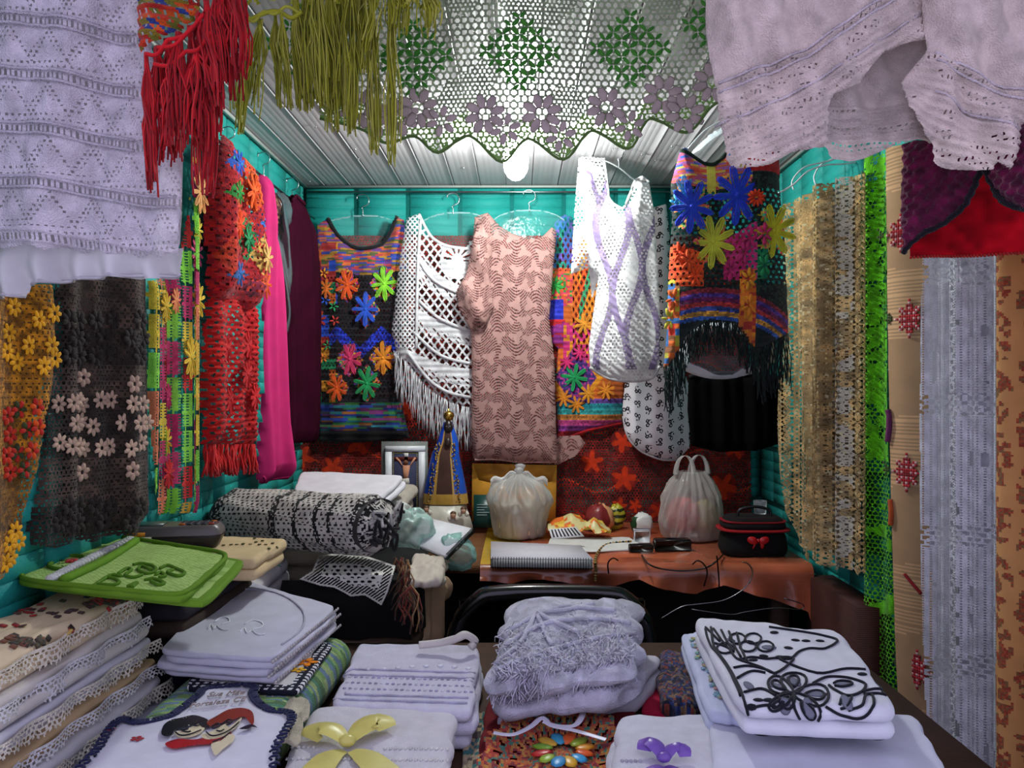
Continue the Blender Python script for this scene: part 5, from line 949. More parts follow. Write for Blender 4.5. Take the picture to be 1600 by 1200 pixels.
# snack packs, papers and small things
def crumple(name, label, cat, c, r, col, seed, mat='plastic', parts=()):
    m = MB(); th = np.linspace(0, 2 * math.pi, 25)[:-1]; ph = np.linspace(0, math.pi, 13); P = []; cc = []
    for a in ph: P.append([np.array(c) + np.array([r[0] * math.sin(a) * math.cos(t), r[1] * math.sin(a) * math.sin(t), r[2] * math.cos(a)]) * (1 + .35 * (float(vn(t * 2.1 + seed, a * 3.1, seed)) - .5) + .2 * (float(vn(t * 5 + seed, a * 7, seed + 2)) - .5)) for t in list(th) + [th[0]]])
    P = np.array(P); P[:, -1] = P[:, 0]; P[..., 2] = np.maximum(P[..., 2], c[2] - r[2] * .95)
    cl = np.array([[col(i, j) if callable(col) else col for j in range(P.shape[1] - 1)] for i in range(P.shape[0] - 1)], float); m.grid(P, cl)
    return m.build(name, mat, None, label=label, cat=cat)
sn = thing('snack_packet', 'yellow and orange snack packet with a striped barcode flap', 'packet', T(905, 850, ZS)); m = MB(); c0 = T(906, 846, ZS) + np.array([0, .06, .018]); Pn = []
for i in range(14):
    row = []
    for j in range(20): u = j / 19 - .5; v = i / 13 - .5; row.append(c0 + np.array([u * .21, v * .12, .014 + .040 * math.cos(u * 3) * math.cos(v * 3) + .034 * (float(vn(u * 8, v * 8, 5)) - .5)]))
    Pn.append(row)
Pn = np.array(Pn); cn = np.zeros((13, 19, 3)); 
for i in range(13):
    for j in range(19): n_ = float(vn(j * .35, i * .5, 8)); cn[i, j] = (230, 190, 70) if n_ < .45 else ((226, 110, 40) if n_ < .6 else (214, 200, 140))
m.grid(Pn, cn); m.build('wrapper', 'plastic', sn)
m = MB(); q4 = [T(862, 842, ZS + .040), T(913, 838, ZS + .040), T(900, 823, ZS + .066), T(858, 827, ZS + .066)]; m.prism(q4, .001, np.array([0, -.3, .95]), (232, 230, 232)); m.build('barcode_flap', 'paper', sn, flat=True)
for k in range(8):
    a0 = .06 + k * .115; a1 = a0 + .05; f = lambda a, b: (q4[0] * (1 - a) + q4[1] * a) * (1 - b) + (q4[3] * (1 - a) + q4[2] * a) * b + np.array([0, -.0008, .0012]); m = MB(); m.prism([f(a0, .12), f(a1, .12), f(a1, .9), f(a0, .9)], .0006, np.array([0, -.3, .95]), (50, 40, 48)); m.build('bar', 'paper', sn, flat=True)
crumple('peach_packet', 'peach and red crumpled packet behind the barcode flap', 'packet', T(938, 834, ZS) + np.array([0, .06, .046]), (.056, .04, .048), lambda i, j: (222, 160, 110) if j < 10 or j > 20 else (130, 40, 40), 3)
crumple('olive_packet', 'olive yellow packet with black stripes at the wall end of the snack pile', 'packet', T(966, 832, ZS) + np.array([0, .07, .042]), (.034, .024, .046), lambda i, j: (40, 44, 20) if i in (3, 5, 7) else (176, 164, 40), 5)
m = MB(); pg = slab(quad([(850, 862), (1005, 858), (985, 838), (858, 842)], ZS + .006), .006, (20, 10), (222, 220, 216), 6, .004, 3); pg.build('paper_sheets', 'paper', None, label='crumpled white paper sheets under the snack packets', cat='paper')
bx2 = thing('small_white_box', 'small white box with a dark green scrap on its back', 'box', T(1004, 850, ZS)); m = MB(); m.box(T(1004, 850, ZS) + np.array([0, .016, .022]), (.052, .026, .04), None, (226, 226, 232), .002); m.build('body', 'plastic', bx2, flat=True); m = MB(); m.box(T(1004, 850, ZS) + np.array([0, .018, .044]), (.054, .028, .006), None, (214, 214, 222), .002); m.build('lid', 'plastic', bx2, flat=True)
crumple('green_scrap', 'crumpled white and dark green tissue behind the small white box', 'tissue', T(1004, 835, ZS) + np.array([0, .02, .035]), (.04, .022, .036), lambda i, j: (30, 70, 40) if 8 < j < 16 and i > 2 else (222, 222, 216), 9)
ad = thing('power_adapter', 'black power adapter lying in front of the carrier bag', 'adapter', T(1050, 862, ZS)); m = MB(); m.box(T(1052, 862, ZS) + np.array([0, .02, .019]), (.115, .04, .036), None, (16, 16, 18), .004); m.build('case', 'plastic', ad, flat=True); m = MB(); m.box(T(1000, 864, ZS) + np.array([0.005, .015, .013]), (.075, .03, .022), None, (20, 20, 22), .003); m.build('plug', 'plastic', ad, flat=True)
pc = [T(1003, 868, ZS + .006)] + [np.array([W(x, y, 2.385)[0], 2.385, W(x, y, 2.385)[2]]) for x, y in [(1012, 880), (1030, 888), (1065, 892), (1100, 888), (1118, 878)]] + [T(1130, 866, ZS + .006)]
m = MB(); m.tube(smooth(pc, 5), .0026, 6, (14, 14, 16)); m.build('cable', 'plastic', ad)
nk = thing('beaded_chain', 'black and gold beaded chain hanging over the counter edge', 'chain', W(930, 905, 2.39)); pts = smooth([T(985, 846, ZS + .01), T(950, 850, ZS + .008), T(935, 862, ZS + .006), W(930, 876, 2.39), W(931, 890, 2.385), W(930, 906, 2.385)], 8); m = MB(); m.tube(pts, .0016, 4, (30, 24, 18)); m.build('cord', 'thread', nk)
m = MB()
for k, p in enumerate(pts): m.ball(p, (.0045, .0045, .0045), 6, 4, (24, 20, 20) if k % 2 else (190, 150, 70))
m.build('beads', 'satin', nk)
for i, (pts, col) in enumerate([([(951, 896), (950, 880), (958, 872), (966, 876)], (60, 40, 34)), ([(1100, 916), (1105, 895), (1100, 882), (1090, 876), (1082, 882)], (50, 34, 30)), ([(1170, 912), (1176, 895), (1170, 882), (1160, 878)], (150, 130, 118)), ([(1124, 930), (1123, 900), (1120, 868)], (40, 28, 26))]):
    m = MB(); m.tube(smooth([W(x, y, 2.375 - .004 * i) for x, y in pts], 6), .0022, 6, col); m.build('hanger_hook', 'metal', None, label=['brown wire hook nearest the beaded chain on the counter edge', 'dark curled wire hook under the black cable', 'pale wire hook near the red trimmed bag', 'straight dark wire crossing the orange cover'][i], cat='hook')
# wire hanger hanging below the counter
wh = thing('wire_hanger', 'thin grey wire hanger dangling in the dark below the counter', 'hanger', W(1150, 960, 2.34)); m = MB(); m.tube(smooth([W(x, y, 2.34) for x, y in [(1030, 968), (1065, 948), (1090, 944), (1130, 938), (1160, 922), (1174, 905)]], 5), .0016, 5, (130, 130, 132)); m.build('wire', 'metal', wh); m = MB(); m.tube(smooth([W(x, y, 2.33) for x, y in [(1080, 952), (1140, 960), (1165, 956), (1210, 950), (1250, 952), (1254, 944), (1225, 935)]], 5), .0016, 5, (120, 120, 122)); m.build('lower_wire', 'metal', wh)
# black handbag with red trim and bow
hb = thing('handbag', 'black handbag with red piping and a red bow', 'handbag', T(1188, 872, ZS)); hc = T(1188, 872, ZS) + np.array([0, .085, 0])
def sup(c, rx, ry, z0, z1, col, part, mat='cotton', n=44, tp=.9):
    m = MB(); P = []
    for k, z in enumerate(np.linspace(0, 1, 9)):
        e = (1 - .10 * (2 * z - 1) ** 4) * (1 - (1 - tp) * z); row = []
        for t in np.linspace(0, 2 * math.pi, n + 1): ct, s_ = math.cos(t), math.sin(t); row.append((c[0] + rx * e * np.sign(ct) * abs(ct) ** .6, c[1] + ry * e * np.sign(s_) * abs(s_) ** .6, c[2] + z0 + (z1 - z0) * z))
        P.append(row)
    P = np.array(P); m.grid(P, col); tpc = P[-1].mean(0); m.add(np.vstack([P[-1][:-1], tpc]), None, [[i, (i + 1) % n, n] for i in range(n)], col); m.build(part, mat, hb)
sup(hc, .105, .075, 0, .075, (12, 11, 13), 'body'); sup(hc + np.array([0, .0, .0]), .109, .079, .072, .080, (150, 18, 26), 'red_piping', tp=1.0); sup(hc, .103, .072, .080, .115, (22, 12, 14), 'lid', tp=.82); sup(hc, .098, .066, .098, .104, (140, 16, 24), 'red_piping', tp=1.0)
m = MB(); bc = hc + np.array([-.005, -.082, .052])
for sgn in (-1, 1): m.ball(bc + np.array([sgn * .017, 0, 0]), np.array([[sgn * .017, 0, .003], [0, .005, 0], [0, 0, .012]]), 8, 6, (190, 18, 26)); m.ball(bc + np.array([sgn * .012, 0, -.014]), np.array([[sgn * .006, 0, -.006], [0, .003, 0], [.003, 0, .010]]), 6, 4, (180, 16, 24))
m.ball(bc, (.006, .006, .006), 6, 4, (150, 12, 20)); m.build('bow', 'satin', hb)
m = MB(); m.tube(smooth([hc + np.array(p) for p in [(-.05, -.02, .112), (-.045, -.02, .135), (0, -.02, .145), (.045, -.02, .135), (.05, -.02, .112)]], 5), .005, 6, (18, 14, 16)); m.build('handle', 'plastic', hb)
gl = thing('small_glass', 'small clear glass standing on the lid of the black handbag', 'glass', hc + np.array([.03, .02, .116])); m = MB(); m.lathe([(0, .001), (.018, .001), (.021, .042), (.019, .042), (.016, .004), (0, .004)], hc + np.array([.03, .02, .116]), 18, (220, 226, 228)); m.build('tumbler', 'clear_film', gl)
# greenish plastic bag with a notebook on it, at the end of the side counter
pb = thing('green_plastic_bag', 'pale green crumpled plastic bag lying beside the statue', 'bag', W(680, 880, 2.5))
def blob(cen, rad, seed, col, part, mat='milky_film', amp=.35, n=(40, 24)):
    th = np.linspace(0, 2 * math.pi, n[0] + 1); ph = np.linspace(0, math.pi, n[1]); A_, B_ = np.meshgrid(ph, th, indexing='ij'); dx = np.sin(A_) * np.cos(B_); dy = np.sin(A_) * np.sin(B_); dz = np.cos(A_)
    k = 1 + amp * (vn(dx * 2.5 + seed, dy * 2.5 + dz * 2, seed) - .5) + amp * .6 * (vn(dx * 6 + dz * 5 + seed, dy * 6 - dz * 4, seed + 1) - .5); P = np.stack([cen[0] + rad[0] * dx * k, cen[1] + rad[1] * dy * k, cen[2] + rad[2] * dz * k], -1); m = MB(); m.grid(P, col); m.build(part, mat, pb)
blob(W(640, 830, 2.42), (.068, .06, .062), 3, (176, 210, 200), 'crumpled_body'); blob(W(712, 862, 2.40), (.062, .05, .05), 8, (150, 196, 186), 'loose_end', 'milky_film'); blob(W(622, 805, 2.46), (.045, .04, .04), 12, (226, 228, 222), 'white_end')
notebook('spiral_notepad', 'white spiral notepad lying on the pale green plastic bag', [W(696, 868, 2.315), W(738, 826, 2.42), W(664, 808, 2.50), W(640, 846, 2.40)], .008, (232, 230, 236), 26)
# ================================================================== folded textiles on the side counter (left) and the front counter
LW = (206, 204, 222)
# dark folded cloths that raise the placemats
folded('dark_cloth_stack', 'stack of dark navy and brown folded cloths under the green placemats', 'cloth', [(-.79, 1.53, .992), (-.61, 1.53, .992), (-.60, 1.92, .992), (-.79, 1.92, .992)], .19, 6, (40, 36, 44), 'cotton', 2, lay_col=[(30, 30, 42), (60, 46, 40), (26, 26, 30), (90, 80, 74), (34, 34, 60)])
# green placemats
def pm_col(c):
    cl = base(c, (150, 186, 92)); ck = (np.floor(c.x / .006) + np.floor(c.y / .006)) % 2 == 0; cl[ck] = (176, 206, 120)
    e = np.maximum(np.abs(c.s), np.abs(c.t)) > .93; cl[e] = (104, 146, 34); return cl
def pm_quad(dx, dz, s=1.0): return [T(x, y, 1.082 + dz) + np.array([dx, 0, 0]) for x, y in [(20, 905), (288, 934), (360, 867), (152, 834)]]
pu = slab([q + np.array([.028, .012, -.0125]) for q in pm_quad(0, 0)], .009, (30, 30), pm_col, 8, .002, 4); pu.build('placemat', 'cotton', None, label='green checked placemat peeping out from under the upper one', cat='placemat')
gp = thing('placemat', 'green checked quilted placemat with white lace strip and raised lettering', 'placemat', T(200, 885, 1.07)); mb = slab(pm_quad(0, 0), .012, (80, 80), pm_col, 7, .002, 5); mb.build('quilted_cloth', 'cotton', gp); S = Top(mb)
ring = [(34, 904), (60, 911), (120, 917), (200, 925), (270, 931), (296, 924), (330, 896), (352, 874), (340, 864), (290, 856), (220, 845), (160, 837), (140, 843), (90, 868), (45, 893)]
cord(Flat(1.080, S.obj), ring, .0045, (100, 142, 30), gp, 'binding', 'cotton', 6, 6, closed=True)
cord(S, [(213, 848), (160, 882), (98, 911)], .008, (104, 150, 36), gp, 'green_band', 'cotton', 6)
m = MB()
for t in np.linspace(0, 1, 26): p = S.pt(203 - 122 * t - 2 * math.sin(t * 3), 846 + 62 * t, .005); m.ball(p, (.011, .009, .006), 8, 5, (226, 226, 226))
m.build('lace_strip', 'yarn', gp, kind='stuff')
cord(Flat(1.082, S.obj), [(76, 886), (100, 872), (130, 872), (130, 884), (100, 892)], .004, (84, 130, 26), gp, 'appliqué_ring'.replace('é', 'e'), 'cotton', 5, 6, closed=True)
flower(Flat(1.082, S.obj), 112, 878, 10, 6, (200, 60, 60), gp, 'petal', 'appliqued_rose', width=.7, thick=.3)
for x, y in [(94, 882), (100, 886), (96, 877)]: flower(Flat(1.082, S.obj), x, y, 6, 3, (50, 90, 30), gp, 'petal', 'appliqued_leaf')
for pts in [[(145, 918), (165, 905), (175, 900), (190, 902)], [(168, 904), (180, 906), (186, 912), (176, 916), (150, 914)], [(185, 898), (198, 890), (205, 892), (196, 900), (208, 904), (222, 900)], [(208, 884), (220, 882), (240, 886), (242, 894), (230, 898), (216, 892), (222, 886), (236, 892)], [(250, 890), (262, 885), (276, 890), (288, 896), (280, 902), (262, 896), (270, 892)], [(200, 918), (214, 912), (206, 919)], [(226, 908), (240, 906), (256, 912), (248, 916), (236, 910)], [(243, 900), (252, 896), (258, 902), (248, 904)]]: cord(S, pts, .0032, (84, 128, 26), gp, 'raised_lettering', 'cotton', 5, 6)
# card machine
cmq = T(270, 850, 1.062); cm = thing('card_machine', 'dark grey card payment machine lying on the beige cloth', 'card machine', cmq); ax_ = np.array([[.985, .17, 0], [-.17, .985, 0], [0, 0, 1.0]]); cc = W(272, 836, 1.80); L_ = .205
def shell(zs_, ws, col, part, mat='plastic'):
    P = []
    for z, (l, w) in zip(zs_, ws):
        row = []
        for t in np.linspace(0, 2 * math.pi, 33): a, b = math.cos(t), math.sin(t); row.append(cc + np.array([l * np.sign(a) * abs(a) ** .35, w * np.sign(b) * abs(b) ** .35, 0]) @ ax_ + np.array([0, 0, z]))
        P.append(row)
    P = np.array(P); m = MB(); m.grid(P, col); n = 32; m.add(np.vstack([P[-1][:-1], P[-1].mean(0)]), None, [[i, (i + 1) % n, n] for i in range(n)], col); return m.build(part, mat, cm)
shell([-.026, -.024, -.002, .004], [(L_ * .44, .034), (L_ * .45, .036), (L_ * .50, .041), (L_ * .50, .041)], (18, 18, 20), 'lower_case'); shell([.004, .016, .022, .024], [(L_ * .505, .042), (L_ * .49, .040), (L_ * .46, .036), (L_ * .45, .034)], (92, 84, 82), 'upper_case')
m = MB(); m.box(cc + np.array([-.06, -.045, -.004]) @ ax_, (.05, .002, .018), ax_, (196, 190, 160)); m.build('paper_label', 'paper', cm, flat=True); m = MB(); m.box(cc + np.array([-.066, -.0425, .010]) @ ax_, (.035, .002, .008), ax_, (216, 140, 40)); m.build('orange_sticker', 'paper', cm, flat=True)
for i in range(5):
    for j in range(3): m = MB(); m.box(cc + np.array([.02 + i * .015, -.016 + j * .016, .0255]) @ ax_, (.011, .011, .004), ax_, (200, 60, 40) if i == 4 and j == 0 else ((226, 120, 40) if (i, j) in ((0, 0), (4, 2)) else (70, 74, 84)), .001); m.build('key', 'plastic', cm)
m = MB(); m.box(cc + np.array([-.045, 0, .0255]) @ ax_, (.055, .05, .003), ax_, (70, 84, 76)); m.build('screen', 'plastic', cm, flat=True)
# beige embroidered fold below the card machine
fb, S = folded('beige_cloth', 'beige ribbed folded cloth with tiny stitched flowers under the card machine', 'cloth', quad([(205, 868), (400, 872), (450, 842), (290, 830)], 1.048), .05, 2, (216, 190, 146), 'cotton', 7, p=6)
m = MB()
for x, y in [(392, 838), (398, 842), (405, 840), (410, 846), (400, 848), (415, 852), (420, 858), (432, 856), (380, 837), (370, 837), (360, 836), (350, 836), (426, 850), (405, 852)]: p, ex, ey, nz = S.frame(x, y); m.box(p, (.006, .006, .002), np.array([ex, ey, nz]), (96, 90, 50))
m.build('stitched_flowers', 'thread', fb, flat=True)
# white cloth with purple embroidery
fp, S = folded('purple_embroidered_cloth', 'white folded cloth with purple and green embroidery beside the placemats', 'cloth', quad([(352, 900), (404, 915), (452, 872), (420, 858)], .935), .10, 3, (222, 216, 222), 'cotton', 9)
m = MB(); rr = random.Random(4)
for k in range(60):
    x, y = rr.uniform(384, 432), rr.uniform(864, 888); p, ex, ey, nz = S.frame(x, y); m.box(p, (.007, .006, .002), np.array([ex, ey, nz]), (74, 36, 78) if k % 3 else (130, 110, 150))
for k in range(14): p, ex, ey, nz = S.frame(rr.uniform(410, 445), rr.uniform(861, 868)); m.box(p, (.008, .005, .002), np.array([ex, ey, nz]), (110, 170, 150))
m.build('cross_stitch', 'thread', fp, flat=True, kind='stuff')
folded('brown_fringed_cloth', 'brown and rust fringed cloth folded under the black cloth', 'cloth', [(-.50, 1.99, .906), (-.27, 1.99, .906), (-.25, 2.12, .906), (-.50, 2.12, .906)], .10, 2, (130, 84, 60), 'yarn', 3, lay_col=[(150, 110, 80), (120, 60, 44)])
# rolled black and white crochet blanket
rl = thing('crochet_blanket', 'rolled white crochet blanket with black rows lying on the side counter', 'blanket', W(480, 870, 2.2)); A1 = W(352, 806, 2.26); B1 = W(606, 822, 2.02); d = B1 - A1; dn = d / np.linalg.norm(d); upv = np.array([0, 0, 1.0]); sd = np.cross(dn, upv); sd /= np.linalg.norm(sd); P = []; ts = np.linspace(0, 1, 150); th = np.linspace(0, 2 * math.pi, 121)
for t in ts:
    e = min(1, (min(t, 1 - t) / .10 + .15)) ** .45; ra = .098 * e * (1 - .10 * t); rb = .076 * e * (1 - .05 * t) ; P.append([A1 + d * t + sd * ra * math.cos(a) + upv * (rb * math.sin(a) + .003 * math.sin(9 * a + 12 * t)) for a in th])
P = np.array(P); uu, aa = np.meshgrid((ts[1:] + ts[:-1]) / 2, (th[1:] + th[:-1]) / 2, indexing='ij'); cl = np.ones(uu.shape + (3,)) * np.array([222, 214, 206.0]); w_ = uu + .03 * np.sin(aa)
for c0, wd, dens in [(.10, .055, .55), (.47, .02, .75), (.60, .012, .8), (.72, .012, .8), (.80, .010, .8), (.965, .05, .5)]:
    k = (np.abs(w_ - c0) < wd) & (hsh(np.floor(uu * 150), np.floor(aa * 20), 3) < dens) & (np.sin(aa) > -.9); cl[k] = (24, 22, 24)
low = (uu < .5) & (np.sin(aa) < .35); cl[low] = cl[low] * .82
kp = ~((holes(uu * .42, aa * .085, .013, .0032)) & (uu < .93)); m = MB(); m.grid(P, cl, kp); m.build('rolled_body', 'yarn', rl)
m = MB(); P2 = np.array([[A1 + d * t + sd * .086 * math.cos(a) + upv * .066 * math.sin(a) for a in th[::5]] for t in np.linspace(.05, .95, 12)]); m.grid(P2, (60, 54, 52)); m.build('inner_layers', 'yarn', rl)
m = MB()
for k in range(16): c0 = B1 - d * .0 + sd * rnd.uniform(-.05, .05) + upv * rnd.uniform(-.04, .04); m.tube(smooth([c0 + sd * rnd.uniform(-.03, .03) + upv * rnd.uniform(-.03, .03) + dn * rnd.uniform(-.012, .006) for _ in range(4)], 5), .0045, 5, [(30, 28, 30), (216, 210, 206)][k % 2])
m.build('tucked_end', 'yarn', rl)
folded('grey_blanket', 'plain folded cloth under the rolled crochet blanket', 'cloth', [(-.79, 2.27, .945), (-.52, 2.27, .945), (-.52, 2.41, .945), (-.79, 2.41, .945)], .14, 3, (190, 178, 160), 'cotton', 14)
fw, S = folded('white_blanket', 'white folded cloth lying on the rolled crochet blanket', 'cloth', [W(452, 782, 2.28), W(575, 795, 2.22), W(634, 742, 2.52), W(470, 736, 2.62)], .034, 2, (226, 222, 228), 'cotton', 4, p=5)
fk = folded('support_stack', 'cream folded towels behind the rolled crochet blanket', 'towel', [(-.70, 2.46, 1.055), (-.34, 2.44, 1.055), (-.33, 2.78, 1.07), (-.70, 2.80, 1.07)], .178, 4, (190, 180, 165), 'terry', 6)
# black cloth with white doily
fb, S = folded('black_cloth', 'black folded cloth draped over the corner of the side counter', 'cloth', [(-.50, 1.965, .94), (-.245, 1.965, .93), (-.245, 2.33, .94), (-.50, 2.33, .95)], .03, 1, (14, 14, 16), 'cotton', 5, p=5, wob=.006)
m = MB(); Pq = []
for X in np.linspace(-.56, -.24, 50): Pq.append([(X + .01 * math.sin(X * 60) * t, 1.972 - .02 * min(1, t * 3) - .010 * math.sin(X * 45) * t, .935 - .132 * t) for t in np.linspace(0, 1, 12)])
m.grid(np.array(Pq), (15, 15, 17)); m.build('front_drop', 'cotton', fb)
m = MB(); Pq = []
for Y0 in np.linspace(1.965, 2.33, 30): Pq.append([(-.245 + .012 * min(1, t * 3) + .006 * math.sin(Y0 * 50) * t, Y0, .925 - .12 * t) for t in np.linspace(0, 1, 10)])
m.grid(np.array(Pq), (16, 16, 18)); m.build('side_drop', 'cotton', fb)
# white crochet doily lying on the black cloth and hanging over its front edge
dy = [(468, 905), (488, 892), (498, 868), (530, 864), (570, 868), (618, 884), (612, 905), (606, 925), (596, 946), (570, 930), (548, 932), (536, 925), (522, 918), (500, 915)]
xs_ = np.linspace(462, 624, 170); ys_ = np.linspace(860, 950, 120); XX, YY = np.meshgrid(xs_, ys_); zt_ = .954; Ye = 1.945; Ytop = (EYE - zt_) * F / (YY - CY); front = Ytop < Ye; Yd = np.where(front, Ye, Ytop); G = np.stack([(XX - CX) / F * Yd, Yd, np.where(front, EYE - (YY - CY) / F * Ye, zt_)], -1)
cxm = (XX[1:, 1:] + XX[:-1, :-1]) / 2; cym = (YY[1:, 1:] + YY[:-1, :-1]) / 2; ins = in_poly(cxm, cym, dy); dist, _, _ = near_poly(cxm, cym, dy)
rad = np.hypot((cxm - 556), (cym - 892) * 1.6); body = ~(holes(cxm, cym * 1.7, 11, 3.4, 10)) | (rad % 19 < 6); rim = ~((dist > 3) & (dist < 15) & (((cxm * .9 + cym * 1.3) % 6.5) > 2.6)); kp = ins & np.where(dist < 16, rim, body)
m = MB(); m.grid(G, (244, 240, 232), kp); mdo = m.build('crochet_doily', 'yarn', None, label='white crochet doily spread on the black cloth', cat='doily')
# cream cloth hanging over the counter corner
cr_ = thing('cream_cloth', 'cream folded cloth hanging down the corner of the side counter', 'cloth', W(665, 1000, 2.2)); Cc = Cloth(smooth([(640, 905), (660, 890), (690, 900), (692, 930), (682, 960), (680, 1005), (640, 1010), (644, 960)], 3, True), ((640, 2.06), (695, 2.26)), .004, (168, 138, 108), None, lambda c: .012 * np.sin(c.u * 70) + .004 * np.sin(c.u * 200), .03, .03); Cc.build('hanging_part', 'cotton', cr_)
for k in range(3): mb = slab([T(634, 905, .945 - k * .024), T(690 + k * 3, 905, .945 - k * .024), T(694 + k * 2, 868, .945 - k * .024), T(645, 866, .945 - k * .024)], .023, (22, 22), [(210, 198, 184), (196, 178, 160), (206, 192, 176)][k], 4, .006, 3 + k); mb.build('fold', 'cotton', cr_)
m = MB(); strands(m, [T(x, y, .975) + np.array([0, 0, -.005]) for x, y in [(628, 880), (634, 888), (638, 900), (640, 912), (632, 872), (622, 868)]], .10, 8, .03, .0022, [(130, 44, 34), (150, 110, 70), (90, 60, 44)], 4, 3, 5, .012); m.build('rust_fringe', 'thread', cr_, kind='stuff')

# ================================================================== front counter
# left stack of cream tablecloths
def lace_edge(parent, S0, pts, col, w=.012): pass
def cream_col(c): return base(c, (222, 200, 168))
st0 = [(-30, 1010), (120, 1030), (228, 962), (150, 932)]
names = ['cream tablecloth with red and brown cross-stitch on top of the lace stack', 'white lace-edged folded cloth second in the cream stack', 'white cloth with dark stitched motifs in the middle of the lace stack', 'tan folded cloth low in the lace stack', 'white crochet-edged folded cloth at the base of the lace stack', 'white ribbed folded cloth lowest of the lace stack']
zc_ = 1.036
stackc = [(222, 200, 166), (214, 206, 200), (210, 208, 220), (196, 166, 126), (206, 202, 208), (200, 200, 214)]; hs = [.042, .040, .036, .03, .036, .028]
base4 = [np.array([-.81, 1.00]), np.array([-.705, 1.00]), np.array([-.662, 1.47]), np.array([-.80, 1.49])]
rr = random.Random(8)
for k in range(6):
    jx = rr.uniform(-.006, .010) + .010 * k; q = [np.array([b[0] + (jx if i in (1, 2) else 0), b[1] + rr.uniform(-.01, .01), zc_ - (.015 if i == 1 else 0) + (.005 if i in (2, 3) else 0)]) for i, b in enumerate(base4)]
    tcl, S = folded('folded_tablecloth', names[k], 'tablecloth', q, hs[k], 2, stackc[k], 'cotton', 20 + k, 'cream lace tablecloths piled at the end of the front counter', p=6, wob=.005)
    # lace edging along the open side
    a, b = q[1], q[2]; nn_, rw = 220, 13; L_ = np.linalg.norm(b - a); ou = np.cross((b - a) / L_, [0, 0, 1.0]); tt = np.linspace(0, 1, nn_); sc_ = .75 + .25 * np.abs(np.sin(tt * L_ / .03 * math.pi)); P = np.array([[a + (b - a) * t + ou * (.004 + .004 * math.sin(t * 30 + k) + .006 * (j / rw)) + np.array([0, 0, -hs[k] * .18 - hs[k] * .72 * j / rw * s_ * (1 + .2 * math.sin(t * 17 + k))]) for t, s_ in zip(tt, sc_)] for j in range(rw)])
    U_, V_ = np.meshgrid(tt[:-1] * L_, np.arange(rw - 1) * .0028); m = MB(); m.grid(P, (232, 222, 204) if k % 2 == 0 else (226, 224, 228), ~(holes(U_, V_, .0095, .0031, .0085)) | (V_ < .003))
    m.build('lace_edging', 'yarn', tcl)
    if k == 0:
        m = MB(); r2 = random.Random(3)
        for cx0, cy0, n, pal in [(25, 955, 26, [(170, 50, 44), (90, 60, 50), (150, 40, 40)]), (170, 941, 34, [(180, 56, 50), (90, 50, 46), (60, 70, 50), (200, 90, 80)]), (105, 958, 12, [(70, 46, 44)]), (40, 1003, 34, [(90, 84, 60), (130, 80, 60), (70, 60, 50)]), (190, 946, 20, [(180, 56, 50), (80, 60, 50)])]:
            for _ in range(n): p, ex, ey, nz = S.frame(cx0 + r2.gauss(0, 20), cy0 + r2.gauss(0, 4)); m.box(p, (.0085, .0075, .002), np.array([ex, ey, nz]), pal[r2.randrange(len(pal))])
        m.build('cross_stitch', 'thread', tcl, flat=True, kind='stuff'); cord(S, [(118, 1026), (150, 1000), (185, 975), (222, 962)], .003, (206, 170, 90), tcl, 'yellow_hem', 'thread', 4)
    zc_ -= hs[k] + .0015
# white napkin stack
nq = [(245, 1016), (425, 1029), (527, 947), (367, 903)]; zn = .943
for k in range(4):
    q = quad(nq, zn); off = np.array([rr.uniform(-.006, .006), rr.uniform(-.006, .006), -k * .0112]); q = [p + off for p in q]
    tn, S = folded('folded_napkin', ['white folded napkin with embroidered oval on top of its stack', 'white folded napkin second from the top of its stack', 'white folded napkin third from the top of its stack', 'white folded napkin lowest in its stack'][k], 'napkin', q, .0109, 1, LW, 'cotton', 30 + k, 'stack of white napkins on the front counter', p=14, wob=.002)
    if k == 0:
        cord(S, [(338, 945), (352, 930), (378, 922), (420, 924), (455, 938), (475, 960), (470, 985), (440, 1008)], .0022, (190, 188, 206), tn, 'embroidered_oval', 'thread', 4)
        for pts in [[(335, 972), (345, 966), (356, 966), (358, 972), (346, 976)], [(382, 976), (395, 970), (410, 974), (408, 981), (394, 984)], [(325, 984), (330, 976), (334, 984), (338, 978), (346, 984), (356, 985)], [(375, 988), (382, 982), (386, 990), (394, 986), (402, 992), (414, 992)]]: cord(S, pts, .0016, (236, 236, 244), tn, 'embroidered_lettering', 'thread', 4)
    m = MB(); a, b = q[1], q[2]
    for i in range(30): p = a + (b - a) * i / 29 + np.array([.001, -.001, -.006]); m.ball(p, (.0025, .006, .003), 5, 4, (206, 198, 200))
    m.build('crochet_edging', 'yarn', tn)
# cloth with gingham border and orange flower below the napkins
def ging(c):
    cl = base(c, (214, 210, 208)); e = np.maximum(np.abs(c.s), np.abs(c.t)) > .80; ck = (np.floor(c.x / .0068) % 2 == 0) & (np.floor(c.y / .0068) % 2 == 0); cl[e] = (20, 22, 40); cl[e & ck] = (224, 224, 228); return cl
mbg = slab([T(288, 1073, .896), T(466, 1080, .896), T(523, 1004, .896), T(330, 985, .896)], .010, (90, 90), ging, 12, .001, 6); gg = thing('gingham_cloth', 'white cloth with black gingham border and orange painted flower under the napkins', 'cloth', T(400, 1040, .80)); mbg.build('cloth', 'cotton', gg); S = Top(mbg)
flower(S, 478, 1036, 20, 5, (238, 140, 24), gg, 'petal', 'painted_flower', width=.62, thick=.04, mat='cotton'); flower(S, 466, 1048, 14, 5, (232, 180, 40), gg, 'petal', 'painted_petal', width=.62, thick=.04, mat='cotton')
